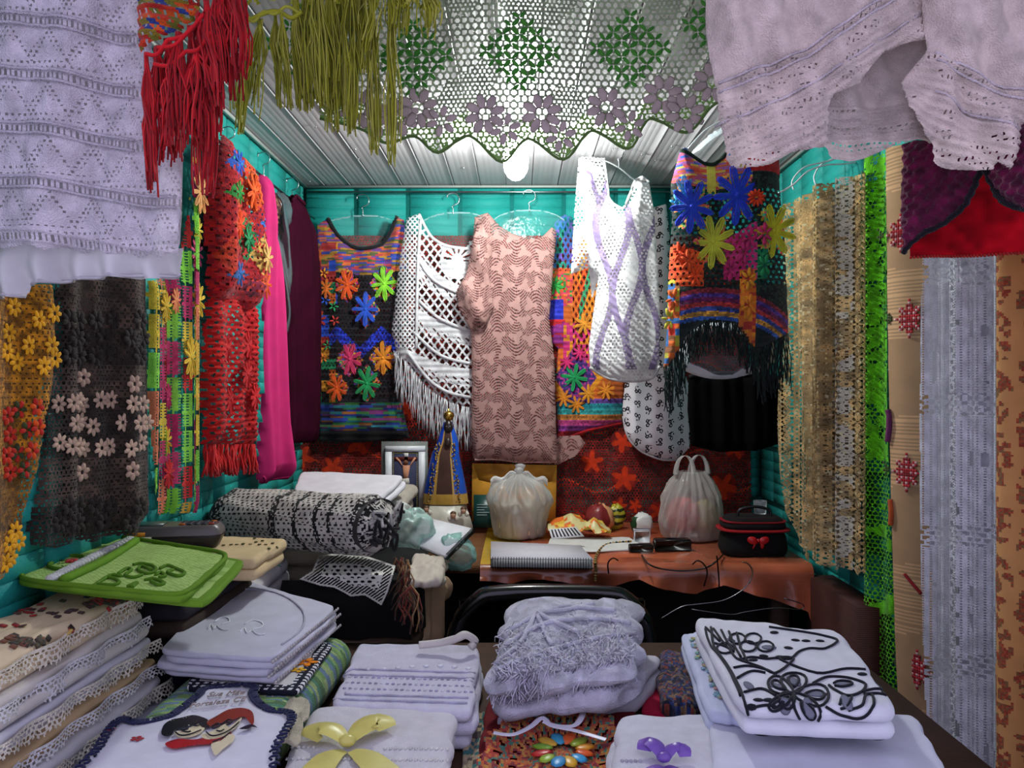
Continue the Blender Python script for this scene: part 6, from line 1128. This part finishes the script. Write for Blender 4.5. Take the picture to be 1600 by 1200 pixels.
# green and teal crochet cloth spread on the counter
def gcol(c): return runs(c.x, c.y, [(126, 170, 90), (90, 150, 120), (150, 186, 110), (110, 140, 170), (176, 196, 130), (90, 130, 80)], .03, .008, 3)
mbq = slab([(-.60, 1.12, .885), (-.365, 1.12, .885), (-.335, 1.72, .886), (-.60, 1.72, .886)], .08, (110, 110), gcol, 20, .002, 4); mbq.build('green_crochet_cloth', 'yarn', None, label='green and teal crochet cloth folded thick under the apron and napkins', cat='cloth')
mbq = slab([T(400, 1140, .884), T(466, 1165, .884), T(486, 1092, .884), T(425, 1084, .884)], .006, (30, 30), (206, 196, 170), 8, .003, 5); mbq.build('ecru_lace', 'yarn', None, label='ecru lace corner beside the navy-trimmed apron', cat='lace')
# apron with the embroidered couple
ap = thing('apron', 'white apron with navy lace trim and an embroidered couple in hats', 'apron', T(300, 1150, .88)); YA = .8985
outl = [(130, 1230), (155, 1165), (185, 1125), (215, 1128), (260, 1120), (285, 1105), (310, 1085), (325, 1074), (392, 1070), (395, 1084), (402, 1096), (420, 1108), (456, 1118), (432, 1165), (395, 1240)]
m = MB(); ce = T(300, 1150, YA); P = [T(x, y, YA) for x, y in smooth(outl, 3, True)]; 
def fan_grid(poly, z, nx, ny, col):
    xs = np.linspace(min(p[0] for p in poly), max(p[0] for p in poly), nx); ys = np.linspace(min(p[1] for p in poly), max(p[1] for p in poly), ny); XX, YY = np.meshgrid(xs, ys); d, qx, qy = near_poly(XX, YY, poly); st_ = max(xs[1] - xs[0], ys[1] - ys[0]); k = in_poly((XX[1:, 1:] + XX[:-1, :-1]) / 2, (YY[1:, 1:] + YY[:-1, :-1]) / 2, poly); sn_ = d < st_ * .72; XX = np.where(sn_, qx, XX); YY = np.where(sn_, qy, YY); Y_ = (EYE - z) * F / (YY - CY); G = np.stack([(XX - CX) / F * Y_, Y_, z + .002 * np.sin(XX / 23.0) * np.cos(YY / 17.0)], -1); mb = MB(); mb.grid(G, col, k); return mb
mba = fan_grid([tuple(p) for p in smooth(outl, 3, True)], YA, 120, 60, (222, 220, 234)); mba.build('cloth', 'cotton', ap); S = Top(mba)
m = MB(); tr = smooth(outl, 8, True)
for k, (x, y) in enumerate(tr):
    if y < 1225: p = T(x, y, YA + .003); m.tube([p + np.array([.0065 * math.cos(t + k), .0065 * math.sin(t + k), 0]) for t in np.linspace(0, 5.2, 7)], .0019, 4, (30, 34, 76), False)
m.build('navy_lace_trim', 'thread', ap, kind='stuff')
def patch(poly, col, part, off=.0012, z=YA + .003):
    mb = fan_grid([tuple(p) for p in smooth(poly, 4, True)], z + off, 36, 24, col); mb.build(part, 'satin', ap)
patch([(314, 1148), (330, 1142), (352, 1130), (358, 1136), (372, 1126), (378, 1122), (372, 1134), (356, 1146), (340, 1154), (322, 1156)], (226, 212, 176), 'face')
patch([(272, 1144), (290, 1140), (314, 1128), (320, 1136), (312, 1146), (296, 1152), (280, 1152)], (228, 214, 178), 'face')
patch([(252, 1146), (256, 1134), (268, 1126), (282, 1122), (302, 1116), (318, 1119), (326, 1124), (326, 1134), (316, 1134), (308, 1128), (290, 1136), (274, 1140), (268, 1148), (258, 1150)], (20, 18, 34), 'black_hair', .002)
patch([(323, 1126), (340, 1116), (358, 1108), (380, 1107), (394, 1114), (397, 1128), (394, 1134), (388, 1128), (380, 1121), (360, 1126), (340, 1130), (330, 1134)], (142, 46, 34), 'red_headscarf', .0025)
patch([(374, 1139), (392, 1133), (402, 1138), (394, 1137), (386, 1140)], (24, 24, 50), 'scarf_knot', .002)
patch([(258, 1160), (278, 1154), (300, 1156), (316, 1154), (330, 1150), (352, 1144), (362, 1144), (350, 1156), (330, 1164), (300, 1166), (270, 1168)], (176, 30, 44), 'red_clothes', .001)
patch([(330, 1164), (345, 1158), (356, 1148), (366, 1148), (364, 1158), (350, 1170), (336, 1182)], (226, 214, 180), 'hand', .002)
flower(S, 214, 1156, 11, 5, (176, 30, 44), ap, 'petal', 'embroidered_flower', width=.7, thick=.06); flower(S, 172, 1142, 9, 5, (176, 40, 60), ap, 'petal', 'embroidered_flower', width=.7, thick=.06)
mo = MB(); KK = (24, 26, 40)
for pts in [[(274, 1150), (282, 1155), (296, 1154), (314, 1147)], [(322, 1150), (330, 1156), (344, 1154), (360, 1146), (374, 1134)], [(282, 1146), (288, 1147), (294, 1145)], [(302, 1140), (308, 1140), (314, 1137)], [(330, 1142), (336, 1138), (342, 1137), (343, 1141), (336, 1144), (331, 1144)], [(350, 1135), (356, 1131), (362, 1131), (362, 1136), (354, 1139)], [(343, 1138), (350, 1136)], [(284, 1148), (292, 1150), (298, 1149)], [(338, 1148), (344, 1149), (350, 1146)], [(332, 1166), (346, 1160), (360, 1150)]]:
    mo.tube([S.pt(x, y, .006) for x, y in smooth(pts, 4)], .0011, 4, KK)
mo.ball(S.pt(357, 1134, .006), (.003, .003, .001), 6, 4, KK); mo.build('embroidered_outline', 'thread', ap)
# lettering stitched on the apron, following the slanted lines of the photo
def letters(txt, p0, p1, hgt, part):
    cu = bpy.data.curves.new('t', 'FONT'); cu.body = txt; cu.size = 1; cu.shear = .35; cu.extrude = .01; ob = bpy.data.objects.new('t', cu); dg = bpy.context.evaluated_depsgraph_get(); COL.objects.link(ob); bpy.context.view_layer.update(); me = bpy.data.meshes.new_from_object(ob.evaluated_get(bpy.context.evaluated_depsgraph_get())); v = np.array([q.co[:] for q in me.vertices]); fs = [list(q.vertices) for q in me.polygons]; bpy.data.objects.remove(ob); w_ = v[:, 0].max(); a = S.pt(*p0, .0055); b = S.pt(*p1, .0055); ex = (b - a); L0 = np.linalg.norm(ex); exn = ex / L0; ey = np.array([-exn[1], exn[0], 0])
    V = np.array([a + ex * q[0] / w_ + ey * q[1] * hgt + np.array([0, 0, q[2] * .05]) for q in v]); m = MB(); m.add(V, [f for f in fs if len(f) == 4], [f for f in fs if len(f) == 3], (150, 132, 128)); m.build(part, 'thread', ap, flat=True)
letters('Sua Mãe', (322, 1094), (382, 1090), .028, 'stitched_lettering'); letters('Fortaleza CE', (294, 1111), (386, 1100), .026, 'stitched_lettering')
# lilac-white towels
ft, S = folded('lace_towel', 'white towel with openwork lace band and ribbon threaded through it', 'towel', quad([(517, 1100), (738, 1112), (752, 1006), (560, 1001)], [.872, .872, .885, .885]), .07, 3, (216, 212, 230), 'terry', 40, p=7)
m = MB()
for x in range(556, 742, 22): p = S.pt(x, 1041 + (x - 556) * .04 + 5 * math.sin(x / 40), .001); m.ball(p, (.006, .004, .0025), 6, 4, (240, 240, 248))
m.build('ribbon', 'satin', ft)
for dy_, c_ in ((0, (206, 200, 226)), (9, (206, 200, 226)), (40, (200, 196, 222)), (48, (200, 196, 222))): cord(S, [(x, 1046 + dy_ + (x - 540) * .03) for x in range(534 - dy_ // 4, 744, 16)], .0022, c_, ft, 'lace_row', 'yarn', 4, 1)
m = MB()
for x in range(538, 742, 9):
    for j in range(3): p = S.pt(x + (j % 2) * 4, 1058 + j * 9 + (x - 540) * .03, .0005); m.ball(p, (.0035, .0032, .0022), 5, 4, (186, 178, 210) if (x // 9 + j) % 3 else (230, 226, 240))
m.build('openwork_band', 'yarn', ft, kind='stuff')
m = MB(); m.tube(smooth([T(655, 1008, .90), T(690, 1004, .905), T(712, 998, .915), T(728, 992, .92), T(742, 1002, .905), T(735, 1012, .895)], 6), [.008] * 31, 6, (222, 214, 208)); m.build('ruffled_trim', 'cotton', ft)
# front towel with yellow bow
fy, S = folded('bow_towel', 'white towel tied with a pale yellow satin bow', 'towel', [T(430, 1215, .862), T(698, 1232, .862), T(716, 1104, .868), T(486, 1100, .868)], .06, 2, (222, 218, 224), 'terry', 44, p=9)
def bow(S, x, y, sc_, col, parent, loops_, tails):
    for part, pts in [('bow_loop', p) for p in loops_] + [('bow_tail', p) for p in tails]:
        P = [S.pt(px_, py_, .012 if part == 'bow_loop' else .005) for px_, py_, _ in pts]; P = np.array(smooth(P, 4)); W_ = np.interp(np.linspace(0, 1, len(P)), np.linspace(0, 1, len(pts)), [q[2] for q in pts]); tg = np.gradient(P, axis=0); tg /= np.linalg.norm(tg, axis=1)[:, None]; n_ = np.cross(tg, [0, 0, 1.0]); n_ /= np.linalg.norm(n_, axis=1)[:, None] + 1e-9; hh = np.sin(np.linspace(0, math.pi, len(P))) * (.016 if part == 'bow_loop' else .004)
        if part == 'bow_loop' and 'kn' not in locals():
            m = MB(); m.ball(S.pt(x, y, .014), (.013 * sc_, .011 * sc_, .009 * sc_), 10, 7, col); kn = m.build('bow', 'satin', parent)
        G = np.stack([P + n_ * (W_ * k)[:, None] + np.array([0, 0, 1.0]) * (hh * (1 - .4 * abs(k)))[:, None] for k in (-1, -.5, 0, .5, 1)], 1); m = MB(); m.grid(G, col); m.build(part, 'satin', kn)
bow(S, 543, 1172, 1.0, (214, 204, 112), fy, [[(540, 1172, .008), (520, 1162, .020), (498, 1160, .026), (480, 1166, .024)], [(548, 1170, .008), (570, 1156, .022), (592, 1146, .027), (606, 1150, .016)]], [[(538, 1178, .008), (515, 1190, .020), (495, 1210, .024)], [(550, 1178, .008), (572, 1190, .020), (600, 1212, .024)]])
for y0 in (1168, 1186): m = MB(); [m.ball(S.pt(x, y0 + (x - 440) * .012, .001), (.0032, .0045, .002), 5, 4, (236, 234, 232)) for x in range(450, 706, 8) if not (490 < x < 600 and y0 < 1175)]; m.build('openwork_row', 'yarn', fy, kind='stuff')
# round multicolour doily
dl = thing('round_doily', 'round orange crochet doily with a flower of coloured satin petals', 'doily', T(870, 1190, .81)); zz_ = .822
def dcol(px, py):
    r = np.hypot(px - 872, (py - 1195) * 1.35); an = np.arctan2(py - 1195, px - 872); h_ = hsh(np.floor(an * 22), np.floor(r / 5), 2); pal = np.array([(216, 96, 40), (196, 60, 40), (216, 150, 60), (150, 40, 50), (70, 140, 120), (206, 120, 50)], float); return pal[np.minimum((h_ * 6).astype(int), 5)]
xs = np.linspace(742, 1000, 110); ys = np.linspace(1098, 1300, 70); XX, YY = np.meshgrid(xs, ys); rr_ = np.hypot(XX - 872, (YY - 1195) * 1.35); Y_ = (EYE - zz_) * F / (YY - CY); G = np.stack([(XX - CX) / F * Y_, Y_, zz_ + .006 * np.cos(rr_ / 20) + .004 * (vn(XX / 9, YY / 9, 2) - .5)], -1); cxm = (XX[1:, 1:] + XX[:-1, :-1]) / 2; cym = (YY[1:, 1:] + YY[:-1, :-1]) / 2; r2_ = np.hypot(cxm - 872, (cym - 1195) * 1.35); an = np.arctan2(cym - 1195, cxm - 872)
m = MB(); m.grid(G, dcol(cxm, cym), (r2_ < 122 + 6 * np.cos(an * 18)) & ~((r2_ > 60) & (np.sin(an * 40) > .7) & (r2_ % 26 > 14))); m.build('crochet_disc', 'yarn', dl); S = Top(m)
PC = [(232, 96, 30), (50, 160, 210), (222, 170, 40), (60, 150, 200), (150, 180, 50), (200, 40, 40), (130, 180, 50), (222, 170, 50), (60, 160, 200), (232, 100, 40), (150, 170, 40), (226, 150, 40)]
for i in range(12):
    a = i * math.pi / 6 + .26; x0, y0 = 880 + 17 * math.cos(a), 1178 + 9 * math.sin(a); x1, y1 = 880 + 50 * math.cos(a), 1178 + 28 * math.sin(a); p0, p1 = S.pt(x0, y0, .006), S.pt(x1, y1, .007); d_ = (p1 - p0) / 2; t_ = np.cross(d_ / np.linalg.norm(d_), [0, 0, 1.0]); m = MB(); m.ball((p0 + p1) / 2, np.array([t_ * .012, d_ * 1.05, [0, 0, .003]]), 8, 4, PC[i]); m.build('petal', 'satin', dl)
mbq = slab([T(742, 1230, .812), T(1000, 1230, .812), T(990, 1096, .812), T(760, 1090, .812)], .01, (20, 20), (120, 24, 34), 8, .002, 7); mbq.build('crimson_cloth', 'cotton', None, label='dark crimson cloth under the round crochet doily', cat='cloth')
mbq = slab([T(716, 1230, .808), T(770, 1230, .808), T(778, 1112, .808), T(735, 1112, .808)], .008, (30, 30), lambda c: speck(c.x, c.y, [(206, 186, 150), (190, 170, 140), (90, 80, 70), (60, 130, 130)], .008, .008, 4), 8, .003, 9); mbq.build('ecru_crochet', 'yarn', None, label='ecru crochet edge between the bow towel and the round doily', cat='lace')
mbq = slab([T(1000, 1110, .812), T(1072, 1120, .812), T(1075, 1040, .812), T(1025, 1035, .812)], .012, (12, 12), (196, 24, 70), 8, .002, 7); mbq.build('crimson_napkin', 'cotton', None, label='bright crimson cloth beside the white crochet pile', cat='cloth')
mbq = slab([T(1030, 1090, .845), T(1095, 1098, .845), T(1085, 1012, .85), T(1030, 1010, .85)], .045, (50, 50), lambda c: speck(c.x, c.y, [(40, 60, 120), (60, 50, 70), (150, 70, 60), (70, 90, 140), (30, 34, 60), (150, 120, 90)], .005, .005, 4), 7, .006, 9); mbq.build('blue_crochet_cloth', 'yarn', None, label='dark blue multicolour crochet cloth beside the white pile', cat='cloth')
# pile of white crochet
fA, S = folded('white_folded_dress', 'white folded dress with ribbons under the fluffy crochet blanket', 'dress', quad([(762, 1105), (985, 1078), (1038, 1022), (800, 1030)], [.846, .852, .852, .846]), .045, 2, (216, 212, 226), 'cotton', 50, p=5, wob=.005)
pl = thing('crochet_bundle', 'fluffy white fringed crochet blanket folded on top of the pile', 'blanket', T(880, 1060, .88)); q4 = [W(760, 1058, 1.37), W(992, 1030, 1.40), W(1006, 922, 1.74), W(790, 918, 1.74)]; q4[2][2] -= .0
def wcol(c): return base(c, (216, 214, 230)) * (.86 + .2 * vn(c.s * 14, c.t * 14, 3))[..., None]
for k in range(2):
    q = [p + np.array([.004 * k, .004 * k, -.046 * k]) for p in q4]; mb = slab(q, .062 if k == 0 else .045, (60, 60) if k == 0 else (24, 24), wcol if k == 0 else (206, 202, 220), 4, .012, 60 + k, None, 2.6 if k == 0 else 1.4, .10); mb.build('crochet_layer', 'yarn', pl)
    if k == 0: S = Top(mb)
for pts in [[(800, 985), (840, 962), (880, 950), (920, 952), (960, 955)], [(790, 1010), (830, 985), (870, 972), (930, 968), (985, 975)], [(838, 958), (825, 985), (810, 1010), (775, 1040)], [(838, 958), (850, 985), (862, 1010)], [(838, 958), (870, 975), (905, 990)], [(838, 958), (880, 955), (930, 945)], [(775, 1050), (820, 1030), (870, 1015), (930, 1000), (990, 990)]]: cord(S, pts, .005, (222, 220, 236), pl, 'crochet_rib', 'yarn', 5)
m = MB(); r3 = random.Random(6)
for k in range(420):
    x = r3.uniform(775, 985); y = 1062 - (x - 770) * .14 - abs(r3.gauss(0, 34)); p, ex, ey, nz = S.frame(x, y, .004); a = r3.uniform(0, 6.28); L_ = r3.uniform(.008, .024); d_ = ex * math.cos(a) + ey * math.sin(a)
    m.tube([p, p + d_ * L_ * .5 + nz * r3.uniform(.003, .009), p + d_ * L_ + nz * r3.uniform(-.004, .004)], .0011, 3, [(226, 224, 238), (206, 202, 222), (236, 234, 242)][k % 3])
m.build('loose_fringe', 'thread', pl, kind='stuff')
m = MB(); strands(m, [S.pt(x, 1060 - (x - 770) * .14, .004) for x in np.linspace(772, 975, 46)], .05, 4, .015, .0014, [(222, 218, 234), (206, 200, 220)], 5, 3, 4, .008, .5, (0, -.012)); m.build('fringe', 'thread', pl, kind='stuff')
# ribbons in front of the pile
for i, pts in enumerate([[(905, 1068), (912, 1085), (912, 1110), (900, 1132), (875, 1135), (850, 1128)], [(772, 1145), (800, 1148), (828, 1136), (845, 1122), (852, 1124), (862, 1134), (900, 1142), (948, 1156)]]):
    P = np.array(smooth([T(x, y, .838) for x, y in pts], 5)); tg = np.gradient(P, axis=0); tg /= np.linalg.norm(tg, axis=1)[:, None]; n_ = np.cross(tg, [0, 0, 1.0]); G = np.stack([P + n_ * k * .0055 + np.array([0, 0, .003 * (1 - k * k)]) for k in (-1, 0, 1)], 1); m = MB(); m.grid(G, (226, 222, 238)); m.build('ribbon', 'satin', fA)
# towel with purple bow
fv, S = folded('purple_bow_towel', 'white towel tied with a small purple satin bow', 'towel', [T(952, 1228, .868), T(1135, 1228, .868), T(1112, 1112, .872), T(966, 1114, .872)], .062, 2, (222, 220, 230), 'terry', 70, p=9)
bow(S, 1035, 1198, .8, (120, 84, 176), fv, [[(1034, 1198, .007), (1024, 1188, .013), (1012, 1180, .014), (1006, 1186, .010)], [(1038, 1198, .007), (1052, 1192, .012), (1066, 1190, .013), (1072, 1196, .008)]], [[(1034, 1202, .006), (1020, 1210, .010), (1008, 1222, .010)], [(1040, 1202, .006), (1055, 1212, .010), (1066, 1224, .010)]])
m = MB(); [m.ball(S.pt(x, 1190, .001), (.003, .004, .002), 5, 4, (200, 196, 214)) for x in range(972, 1006, 7)]; m.build('openwork_row', 'yarn', fv, kind='stuff')
# big white sheet on the right
fs, S = folded('white_sheet', 'large plain white folded sheet under the black-outlined tablecloth', 'sheet', [T(1112, 1240, .876), T(1500, 1240, .876), T(1432, 1112, .886), T(1108, 1105, .886)], .074, 3, (216, 216, 232), 'cotton', 74, p=9, wob=.002)
# pastel embroidered cloth
fq, S = folded('pastel_cloth', 'pale blue cloth with pastel smocked panels beside the black-outlined tablecloth', 'cloth', quad([(1105, 1112), (1190, 1122), (1130, 986), (1062, 986)], [.905, .905, .925, .925]), .06, 3, (206, 212, 236), 'cotton', 77, p=9)
r4 = random.Random(2)
for k in range(5): 
    m = MB()
    for _ in range(26): x = 1080 + k * 10 + r4.uniform(-2, 26); y = 1004 + k * 20 + r4.uniform(-8, 9); p, ex, ey, nz = S.frame(x, y); m.ball(p, (.005, .005, .002), 5, 4, [(210, 206, 130), (160, 206, 190), (222, 170, 160), (150, 190, 210), (190, 180, 150)][r4.randrange(5)])
    m.build('smocked_panel', 'yarn', fq)
# tablecloth with black outlined flowers
bo, S = folded('outlined_tablecloth', 'folded white tablecloth with black outlined cutwork flowers', 'tablecloth', quad([(1160, 1098), (1408, 1106), (1312, 982), (1082, 962)], [.962, .952, .972, .972]), .052, 2, (224, 224, 234), 'cotton', 80, res=(60, 60), p=5, wob=.003)
BK = (20, 20, 34); mo = MB()
def O(x, y): return (1020 + x / 3.636, 940 + y / 3.636)
lines = [[(480, 330), (620, 380), (700, 410), (800, 330), (720, 330), (930, 410), (1100, 385), (1260, 400), (1340, 450)], [(350, 240), (430, 270), (480, 330), (560, 320), (640, 330), (700, 325), (780, 330), (830, 290), (890, 270), (980, 270), (1050, 225), (960, 195), (880, 180), (780, 165), (660, 148)], [(460, 380), (540, 370), (640, 390), (700, 420)], [(480, 440), (560, 400), (640, 410)], [(520, 520), (620, 500), (700, 540)], [(540, 610), (640, 590), (700, 600)], [(1180, 520), (1280, 500), (1380, 540), (1420, 590)], [(1200, 530), (1300, 530), (1400, 580)], [(980, 600), (1060, 640), (1180, 660), (1250, 600), (1250, 540), (1210, 535), (1190, 590), (1110, 620)], [(1060, 590), (1080, 545), (1130, 545), (1100, 600), (1065, 610)], [(910, 470), (980, 435), (1060, 432), (1140, 445), (1210, 475), (1180, 520), (1110, 540), (1040, 510), (1000, 480)], [(1030, 470), (1060, 455), (1120, 460), (1130, 475), (1080, 488), (1035, 482)]]
for pts in lines: mo.tube([S.pt(*O(*p), .0016) for p in smooth(pts, 5)], .0022, 5, BK)
ctr = (800, 530)
for tip, w_ in [((800, 410), 95), ((660, 450), 60), ((1000, 540), 80), ((930, 680), 80), ((730, 590), 60), ((660, 610), 40)]:
    dx_, dy_ = tip[0] - ctr[0], tip[1] - ctr[1]; L_ = math.hypot(dx_, dy_); ux, uy = dx_ / L_, dy_ / L_; vx, vy = -uy, ux
    for f_, ww in ((1.0, w_), (.55, w_ * .42)):
        o_ = 0 if f_ == 1 else L_ * .32; pts = [(ctr[0] + ux * (o_ + L_ * f_ * (.5 - .5 * math.cos(t))) + vx * ww * math.sin(t) * (.45 + .55 * (.5 - .5 * math.cos(t))), ctr[1] + uy * (o_ + L_ * f_ * (.5 - .5 * math.cos(t))) + vy * ww * math.sin(t) * (.45 + .55 * (.5 - .5 * math.cos(t)))) for t in np.linspace(0, 2 * math.pi, 22)]
        mo.tube([S.pt(*O(*p), .0018) for p in pts], .0021, 5, BK)
for c2 in [(480, 215), (570, 215), (640, 260), (540, 260), (410, 270)]:
    pts = [(c2[0] + 46 * math.cos(t), c2[1] + 30 * math.sin(t)) for t in np.linspace(0, 2 * math.pi, 14)]; mo.tube([S.pt(*O(*p), .0018) for p in pts], .0019, 5, BK)
for off in range(5): pts = [(300 + off * 44, 150 + off * 8), (340 + off * 40, 190 + off * 20), (380 + off * 40, 230 + off * 30)]; mo.tube([S.pt(*O(*p), .0018) for p in smooth(pts, 4)], .0022, 5, BK)
for pts in [[(330, 150), (350, 260), (420, 360), (480, 470), (520, 560), (545, 640)], [(300, 160), (330, 250), (400, 340), (455, 440), (500, 540)]]: mo.tube([S.pt(*O(*p), .0018) for p in smooth(pts, 5)], .0022, 5, BK)
for x, y in [(810, 222), (870, 226), (950, 226), (690, 178), (770, 266), (570, 335), (630, 312), (720, 318), (1190, 415), (600, 562), (655, 562), (560, 600)]: p, ex, ey, nz = S.frame(*O(x, y), .001); mo.ball(p, np.array([ex * .008, ey * .005, nz * .002]), 8, 4, BK)
mo.build('black_outline', 'thread', bo)
for x, y, rx, ry in [(800, 455, 26, 34), (700, 480, 30, 18), (925, 525, 46, 20), (885, 606, 24, 26), (750, 595, 24, 20), (440, 220, 24, 14), (660, 262, 34, 16), (1100, 575, 22, 24), (1080, 470, 40, 12), (545, 480, 20, 26)]:
    cp = MB(); p, ex, ey, nz = S.frame(*O(x, y), .0008); cp.ball(p, np.array([ex * rx / 3.636 * .0013, ey * ry / 3.636 * .0022, nz * .0012]), 10, 4, (120, 122, 138)); cp.build('cutwork_opening', 'cotton', host(S, bo))
ed = MB(); a, b = [T(x, y, .94) for x, y in ((1160, 1098), (1408, 1106))]
for k in range(6):
    c0 = a + (b - a) * (k + .9) / 7 + np.array([0, -.003, -.030]); ed.tube([c0 + np.array([.022 * math.cos(t), -.004, .012 * math.sin(t)]) for t in np.linspace(math.pi, 2 * math.pi, 12)], .0024, 5, BK)
ed.build('scalloped_edge', 'thread', bo)
for o in list(bpy.data.objects):
    if '_w' in o: del o['_w']
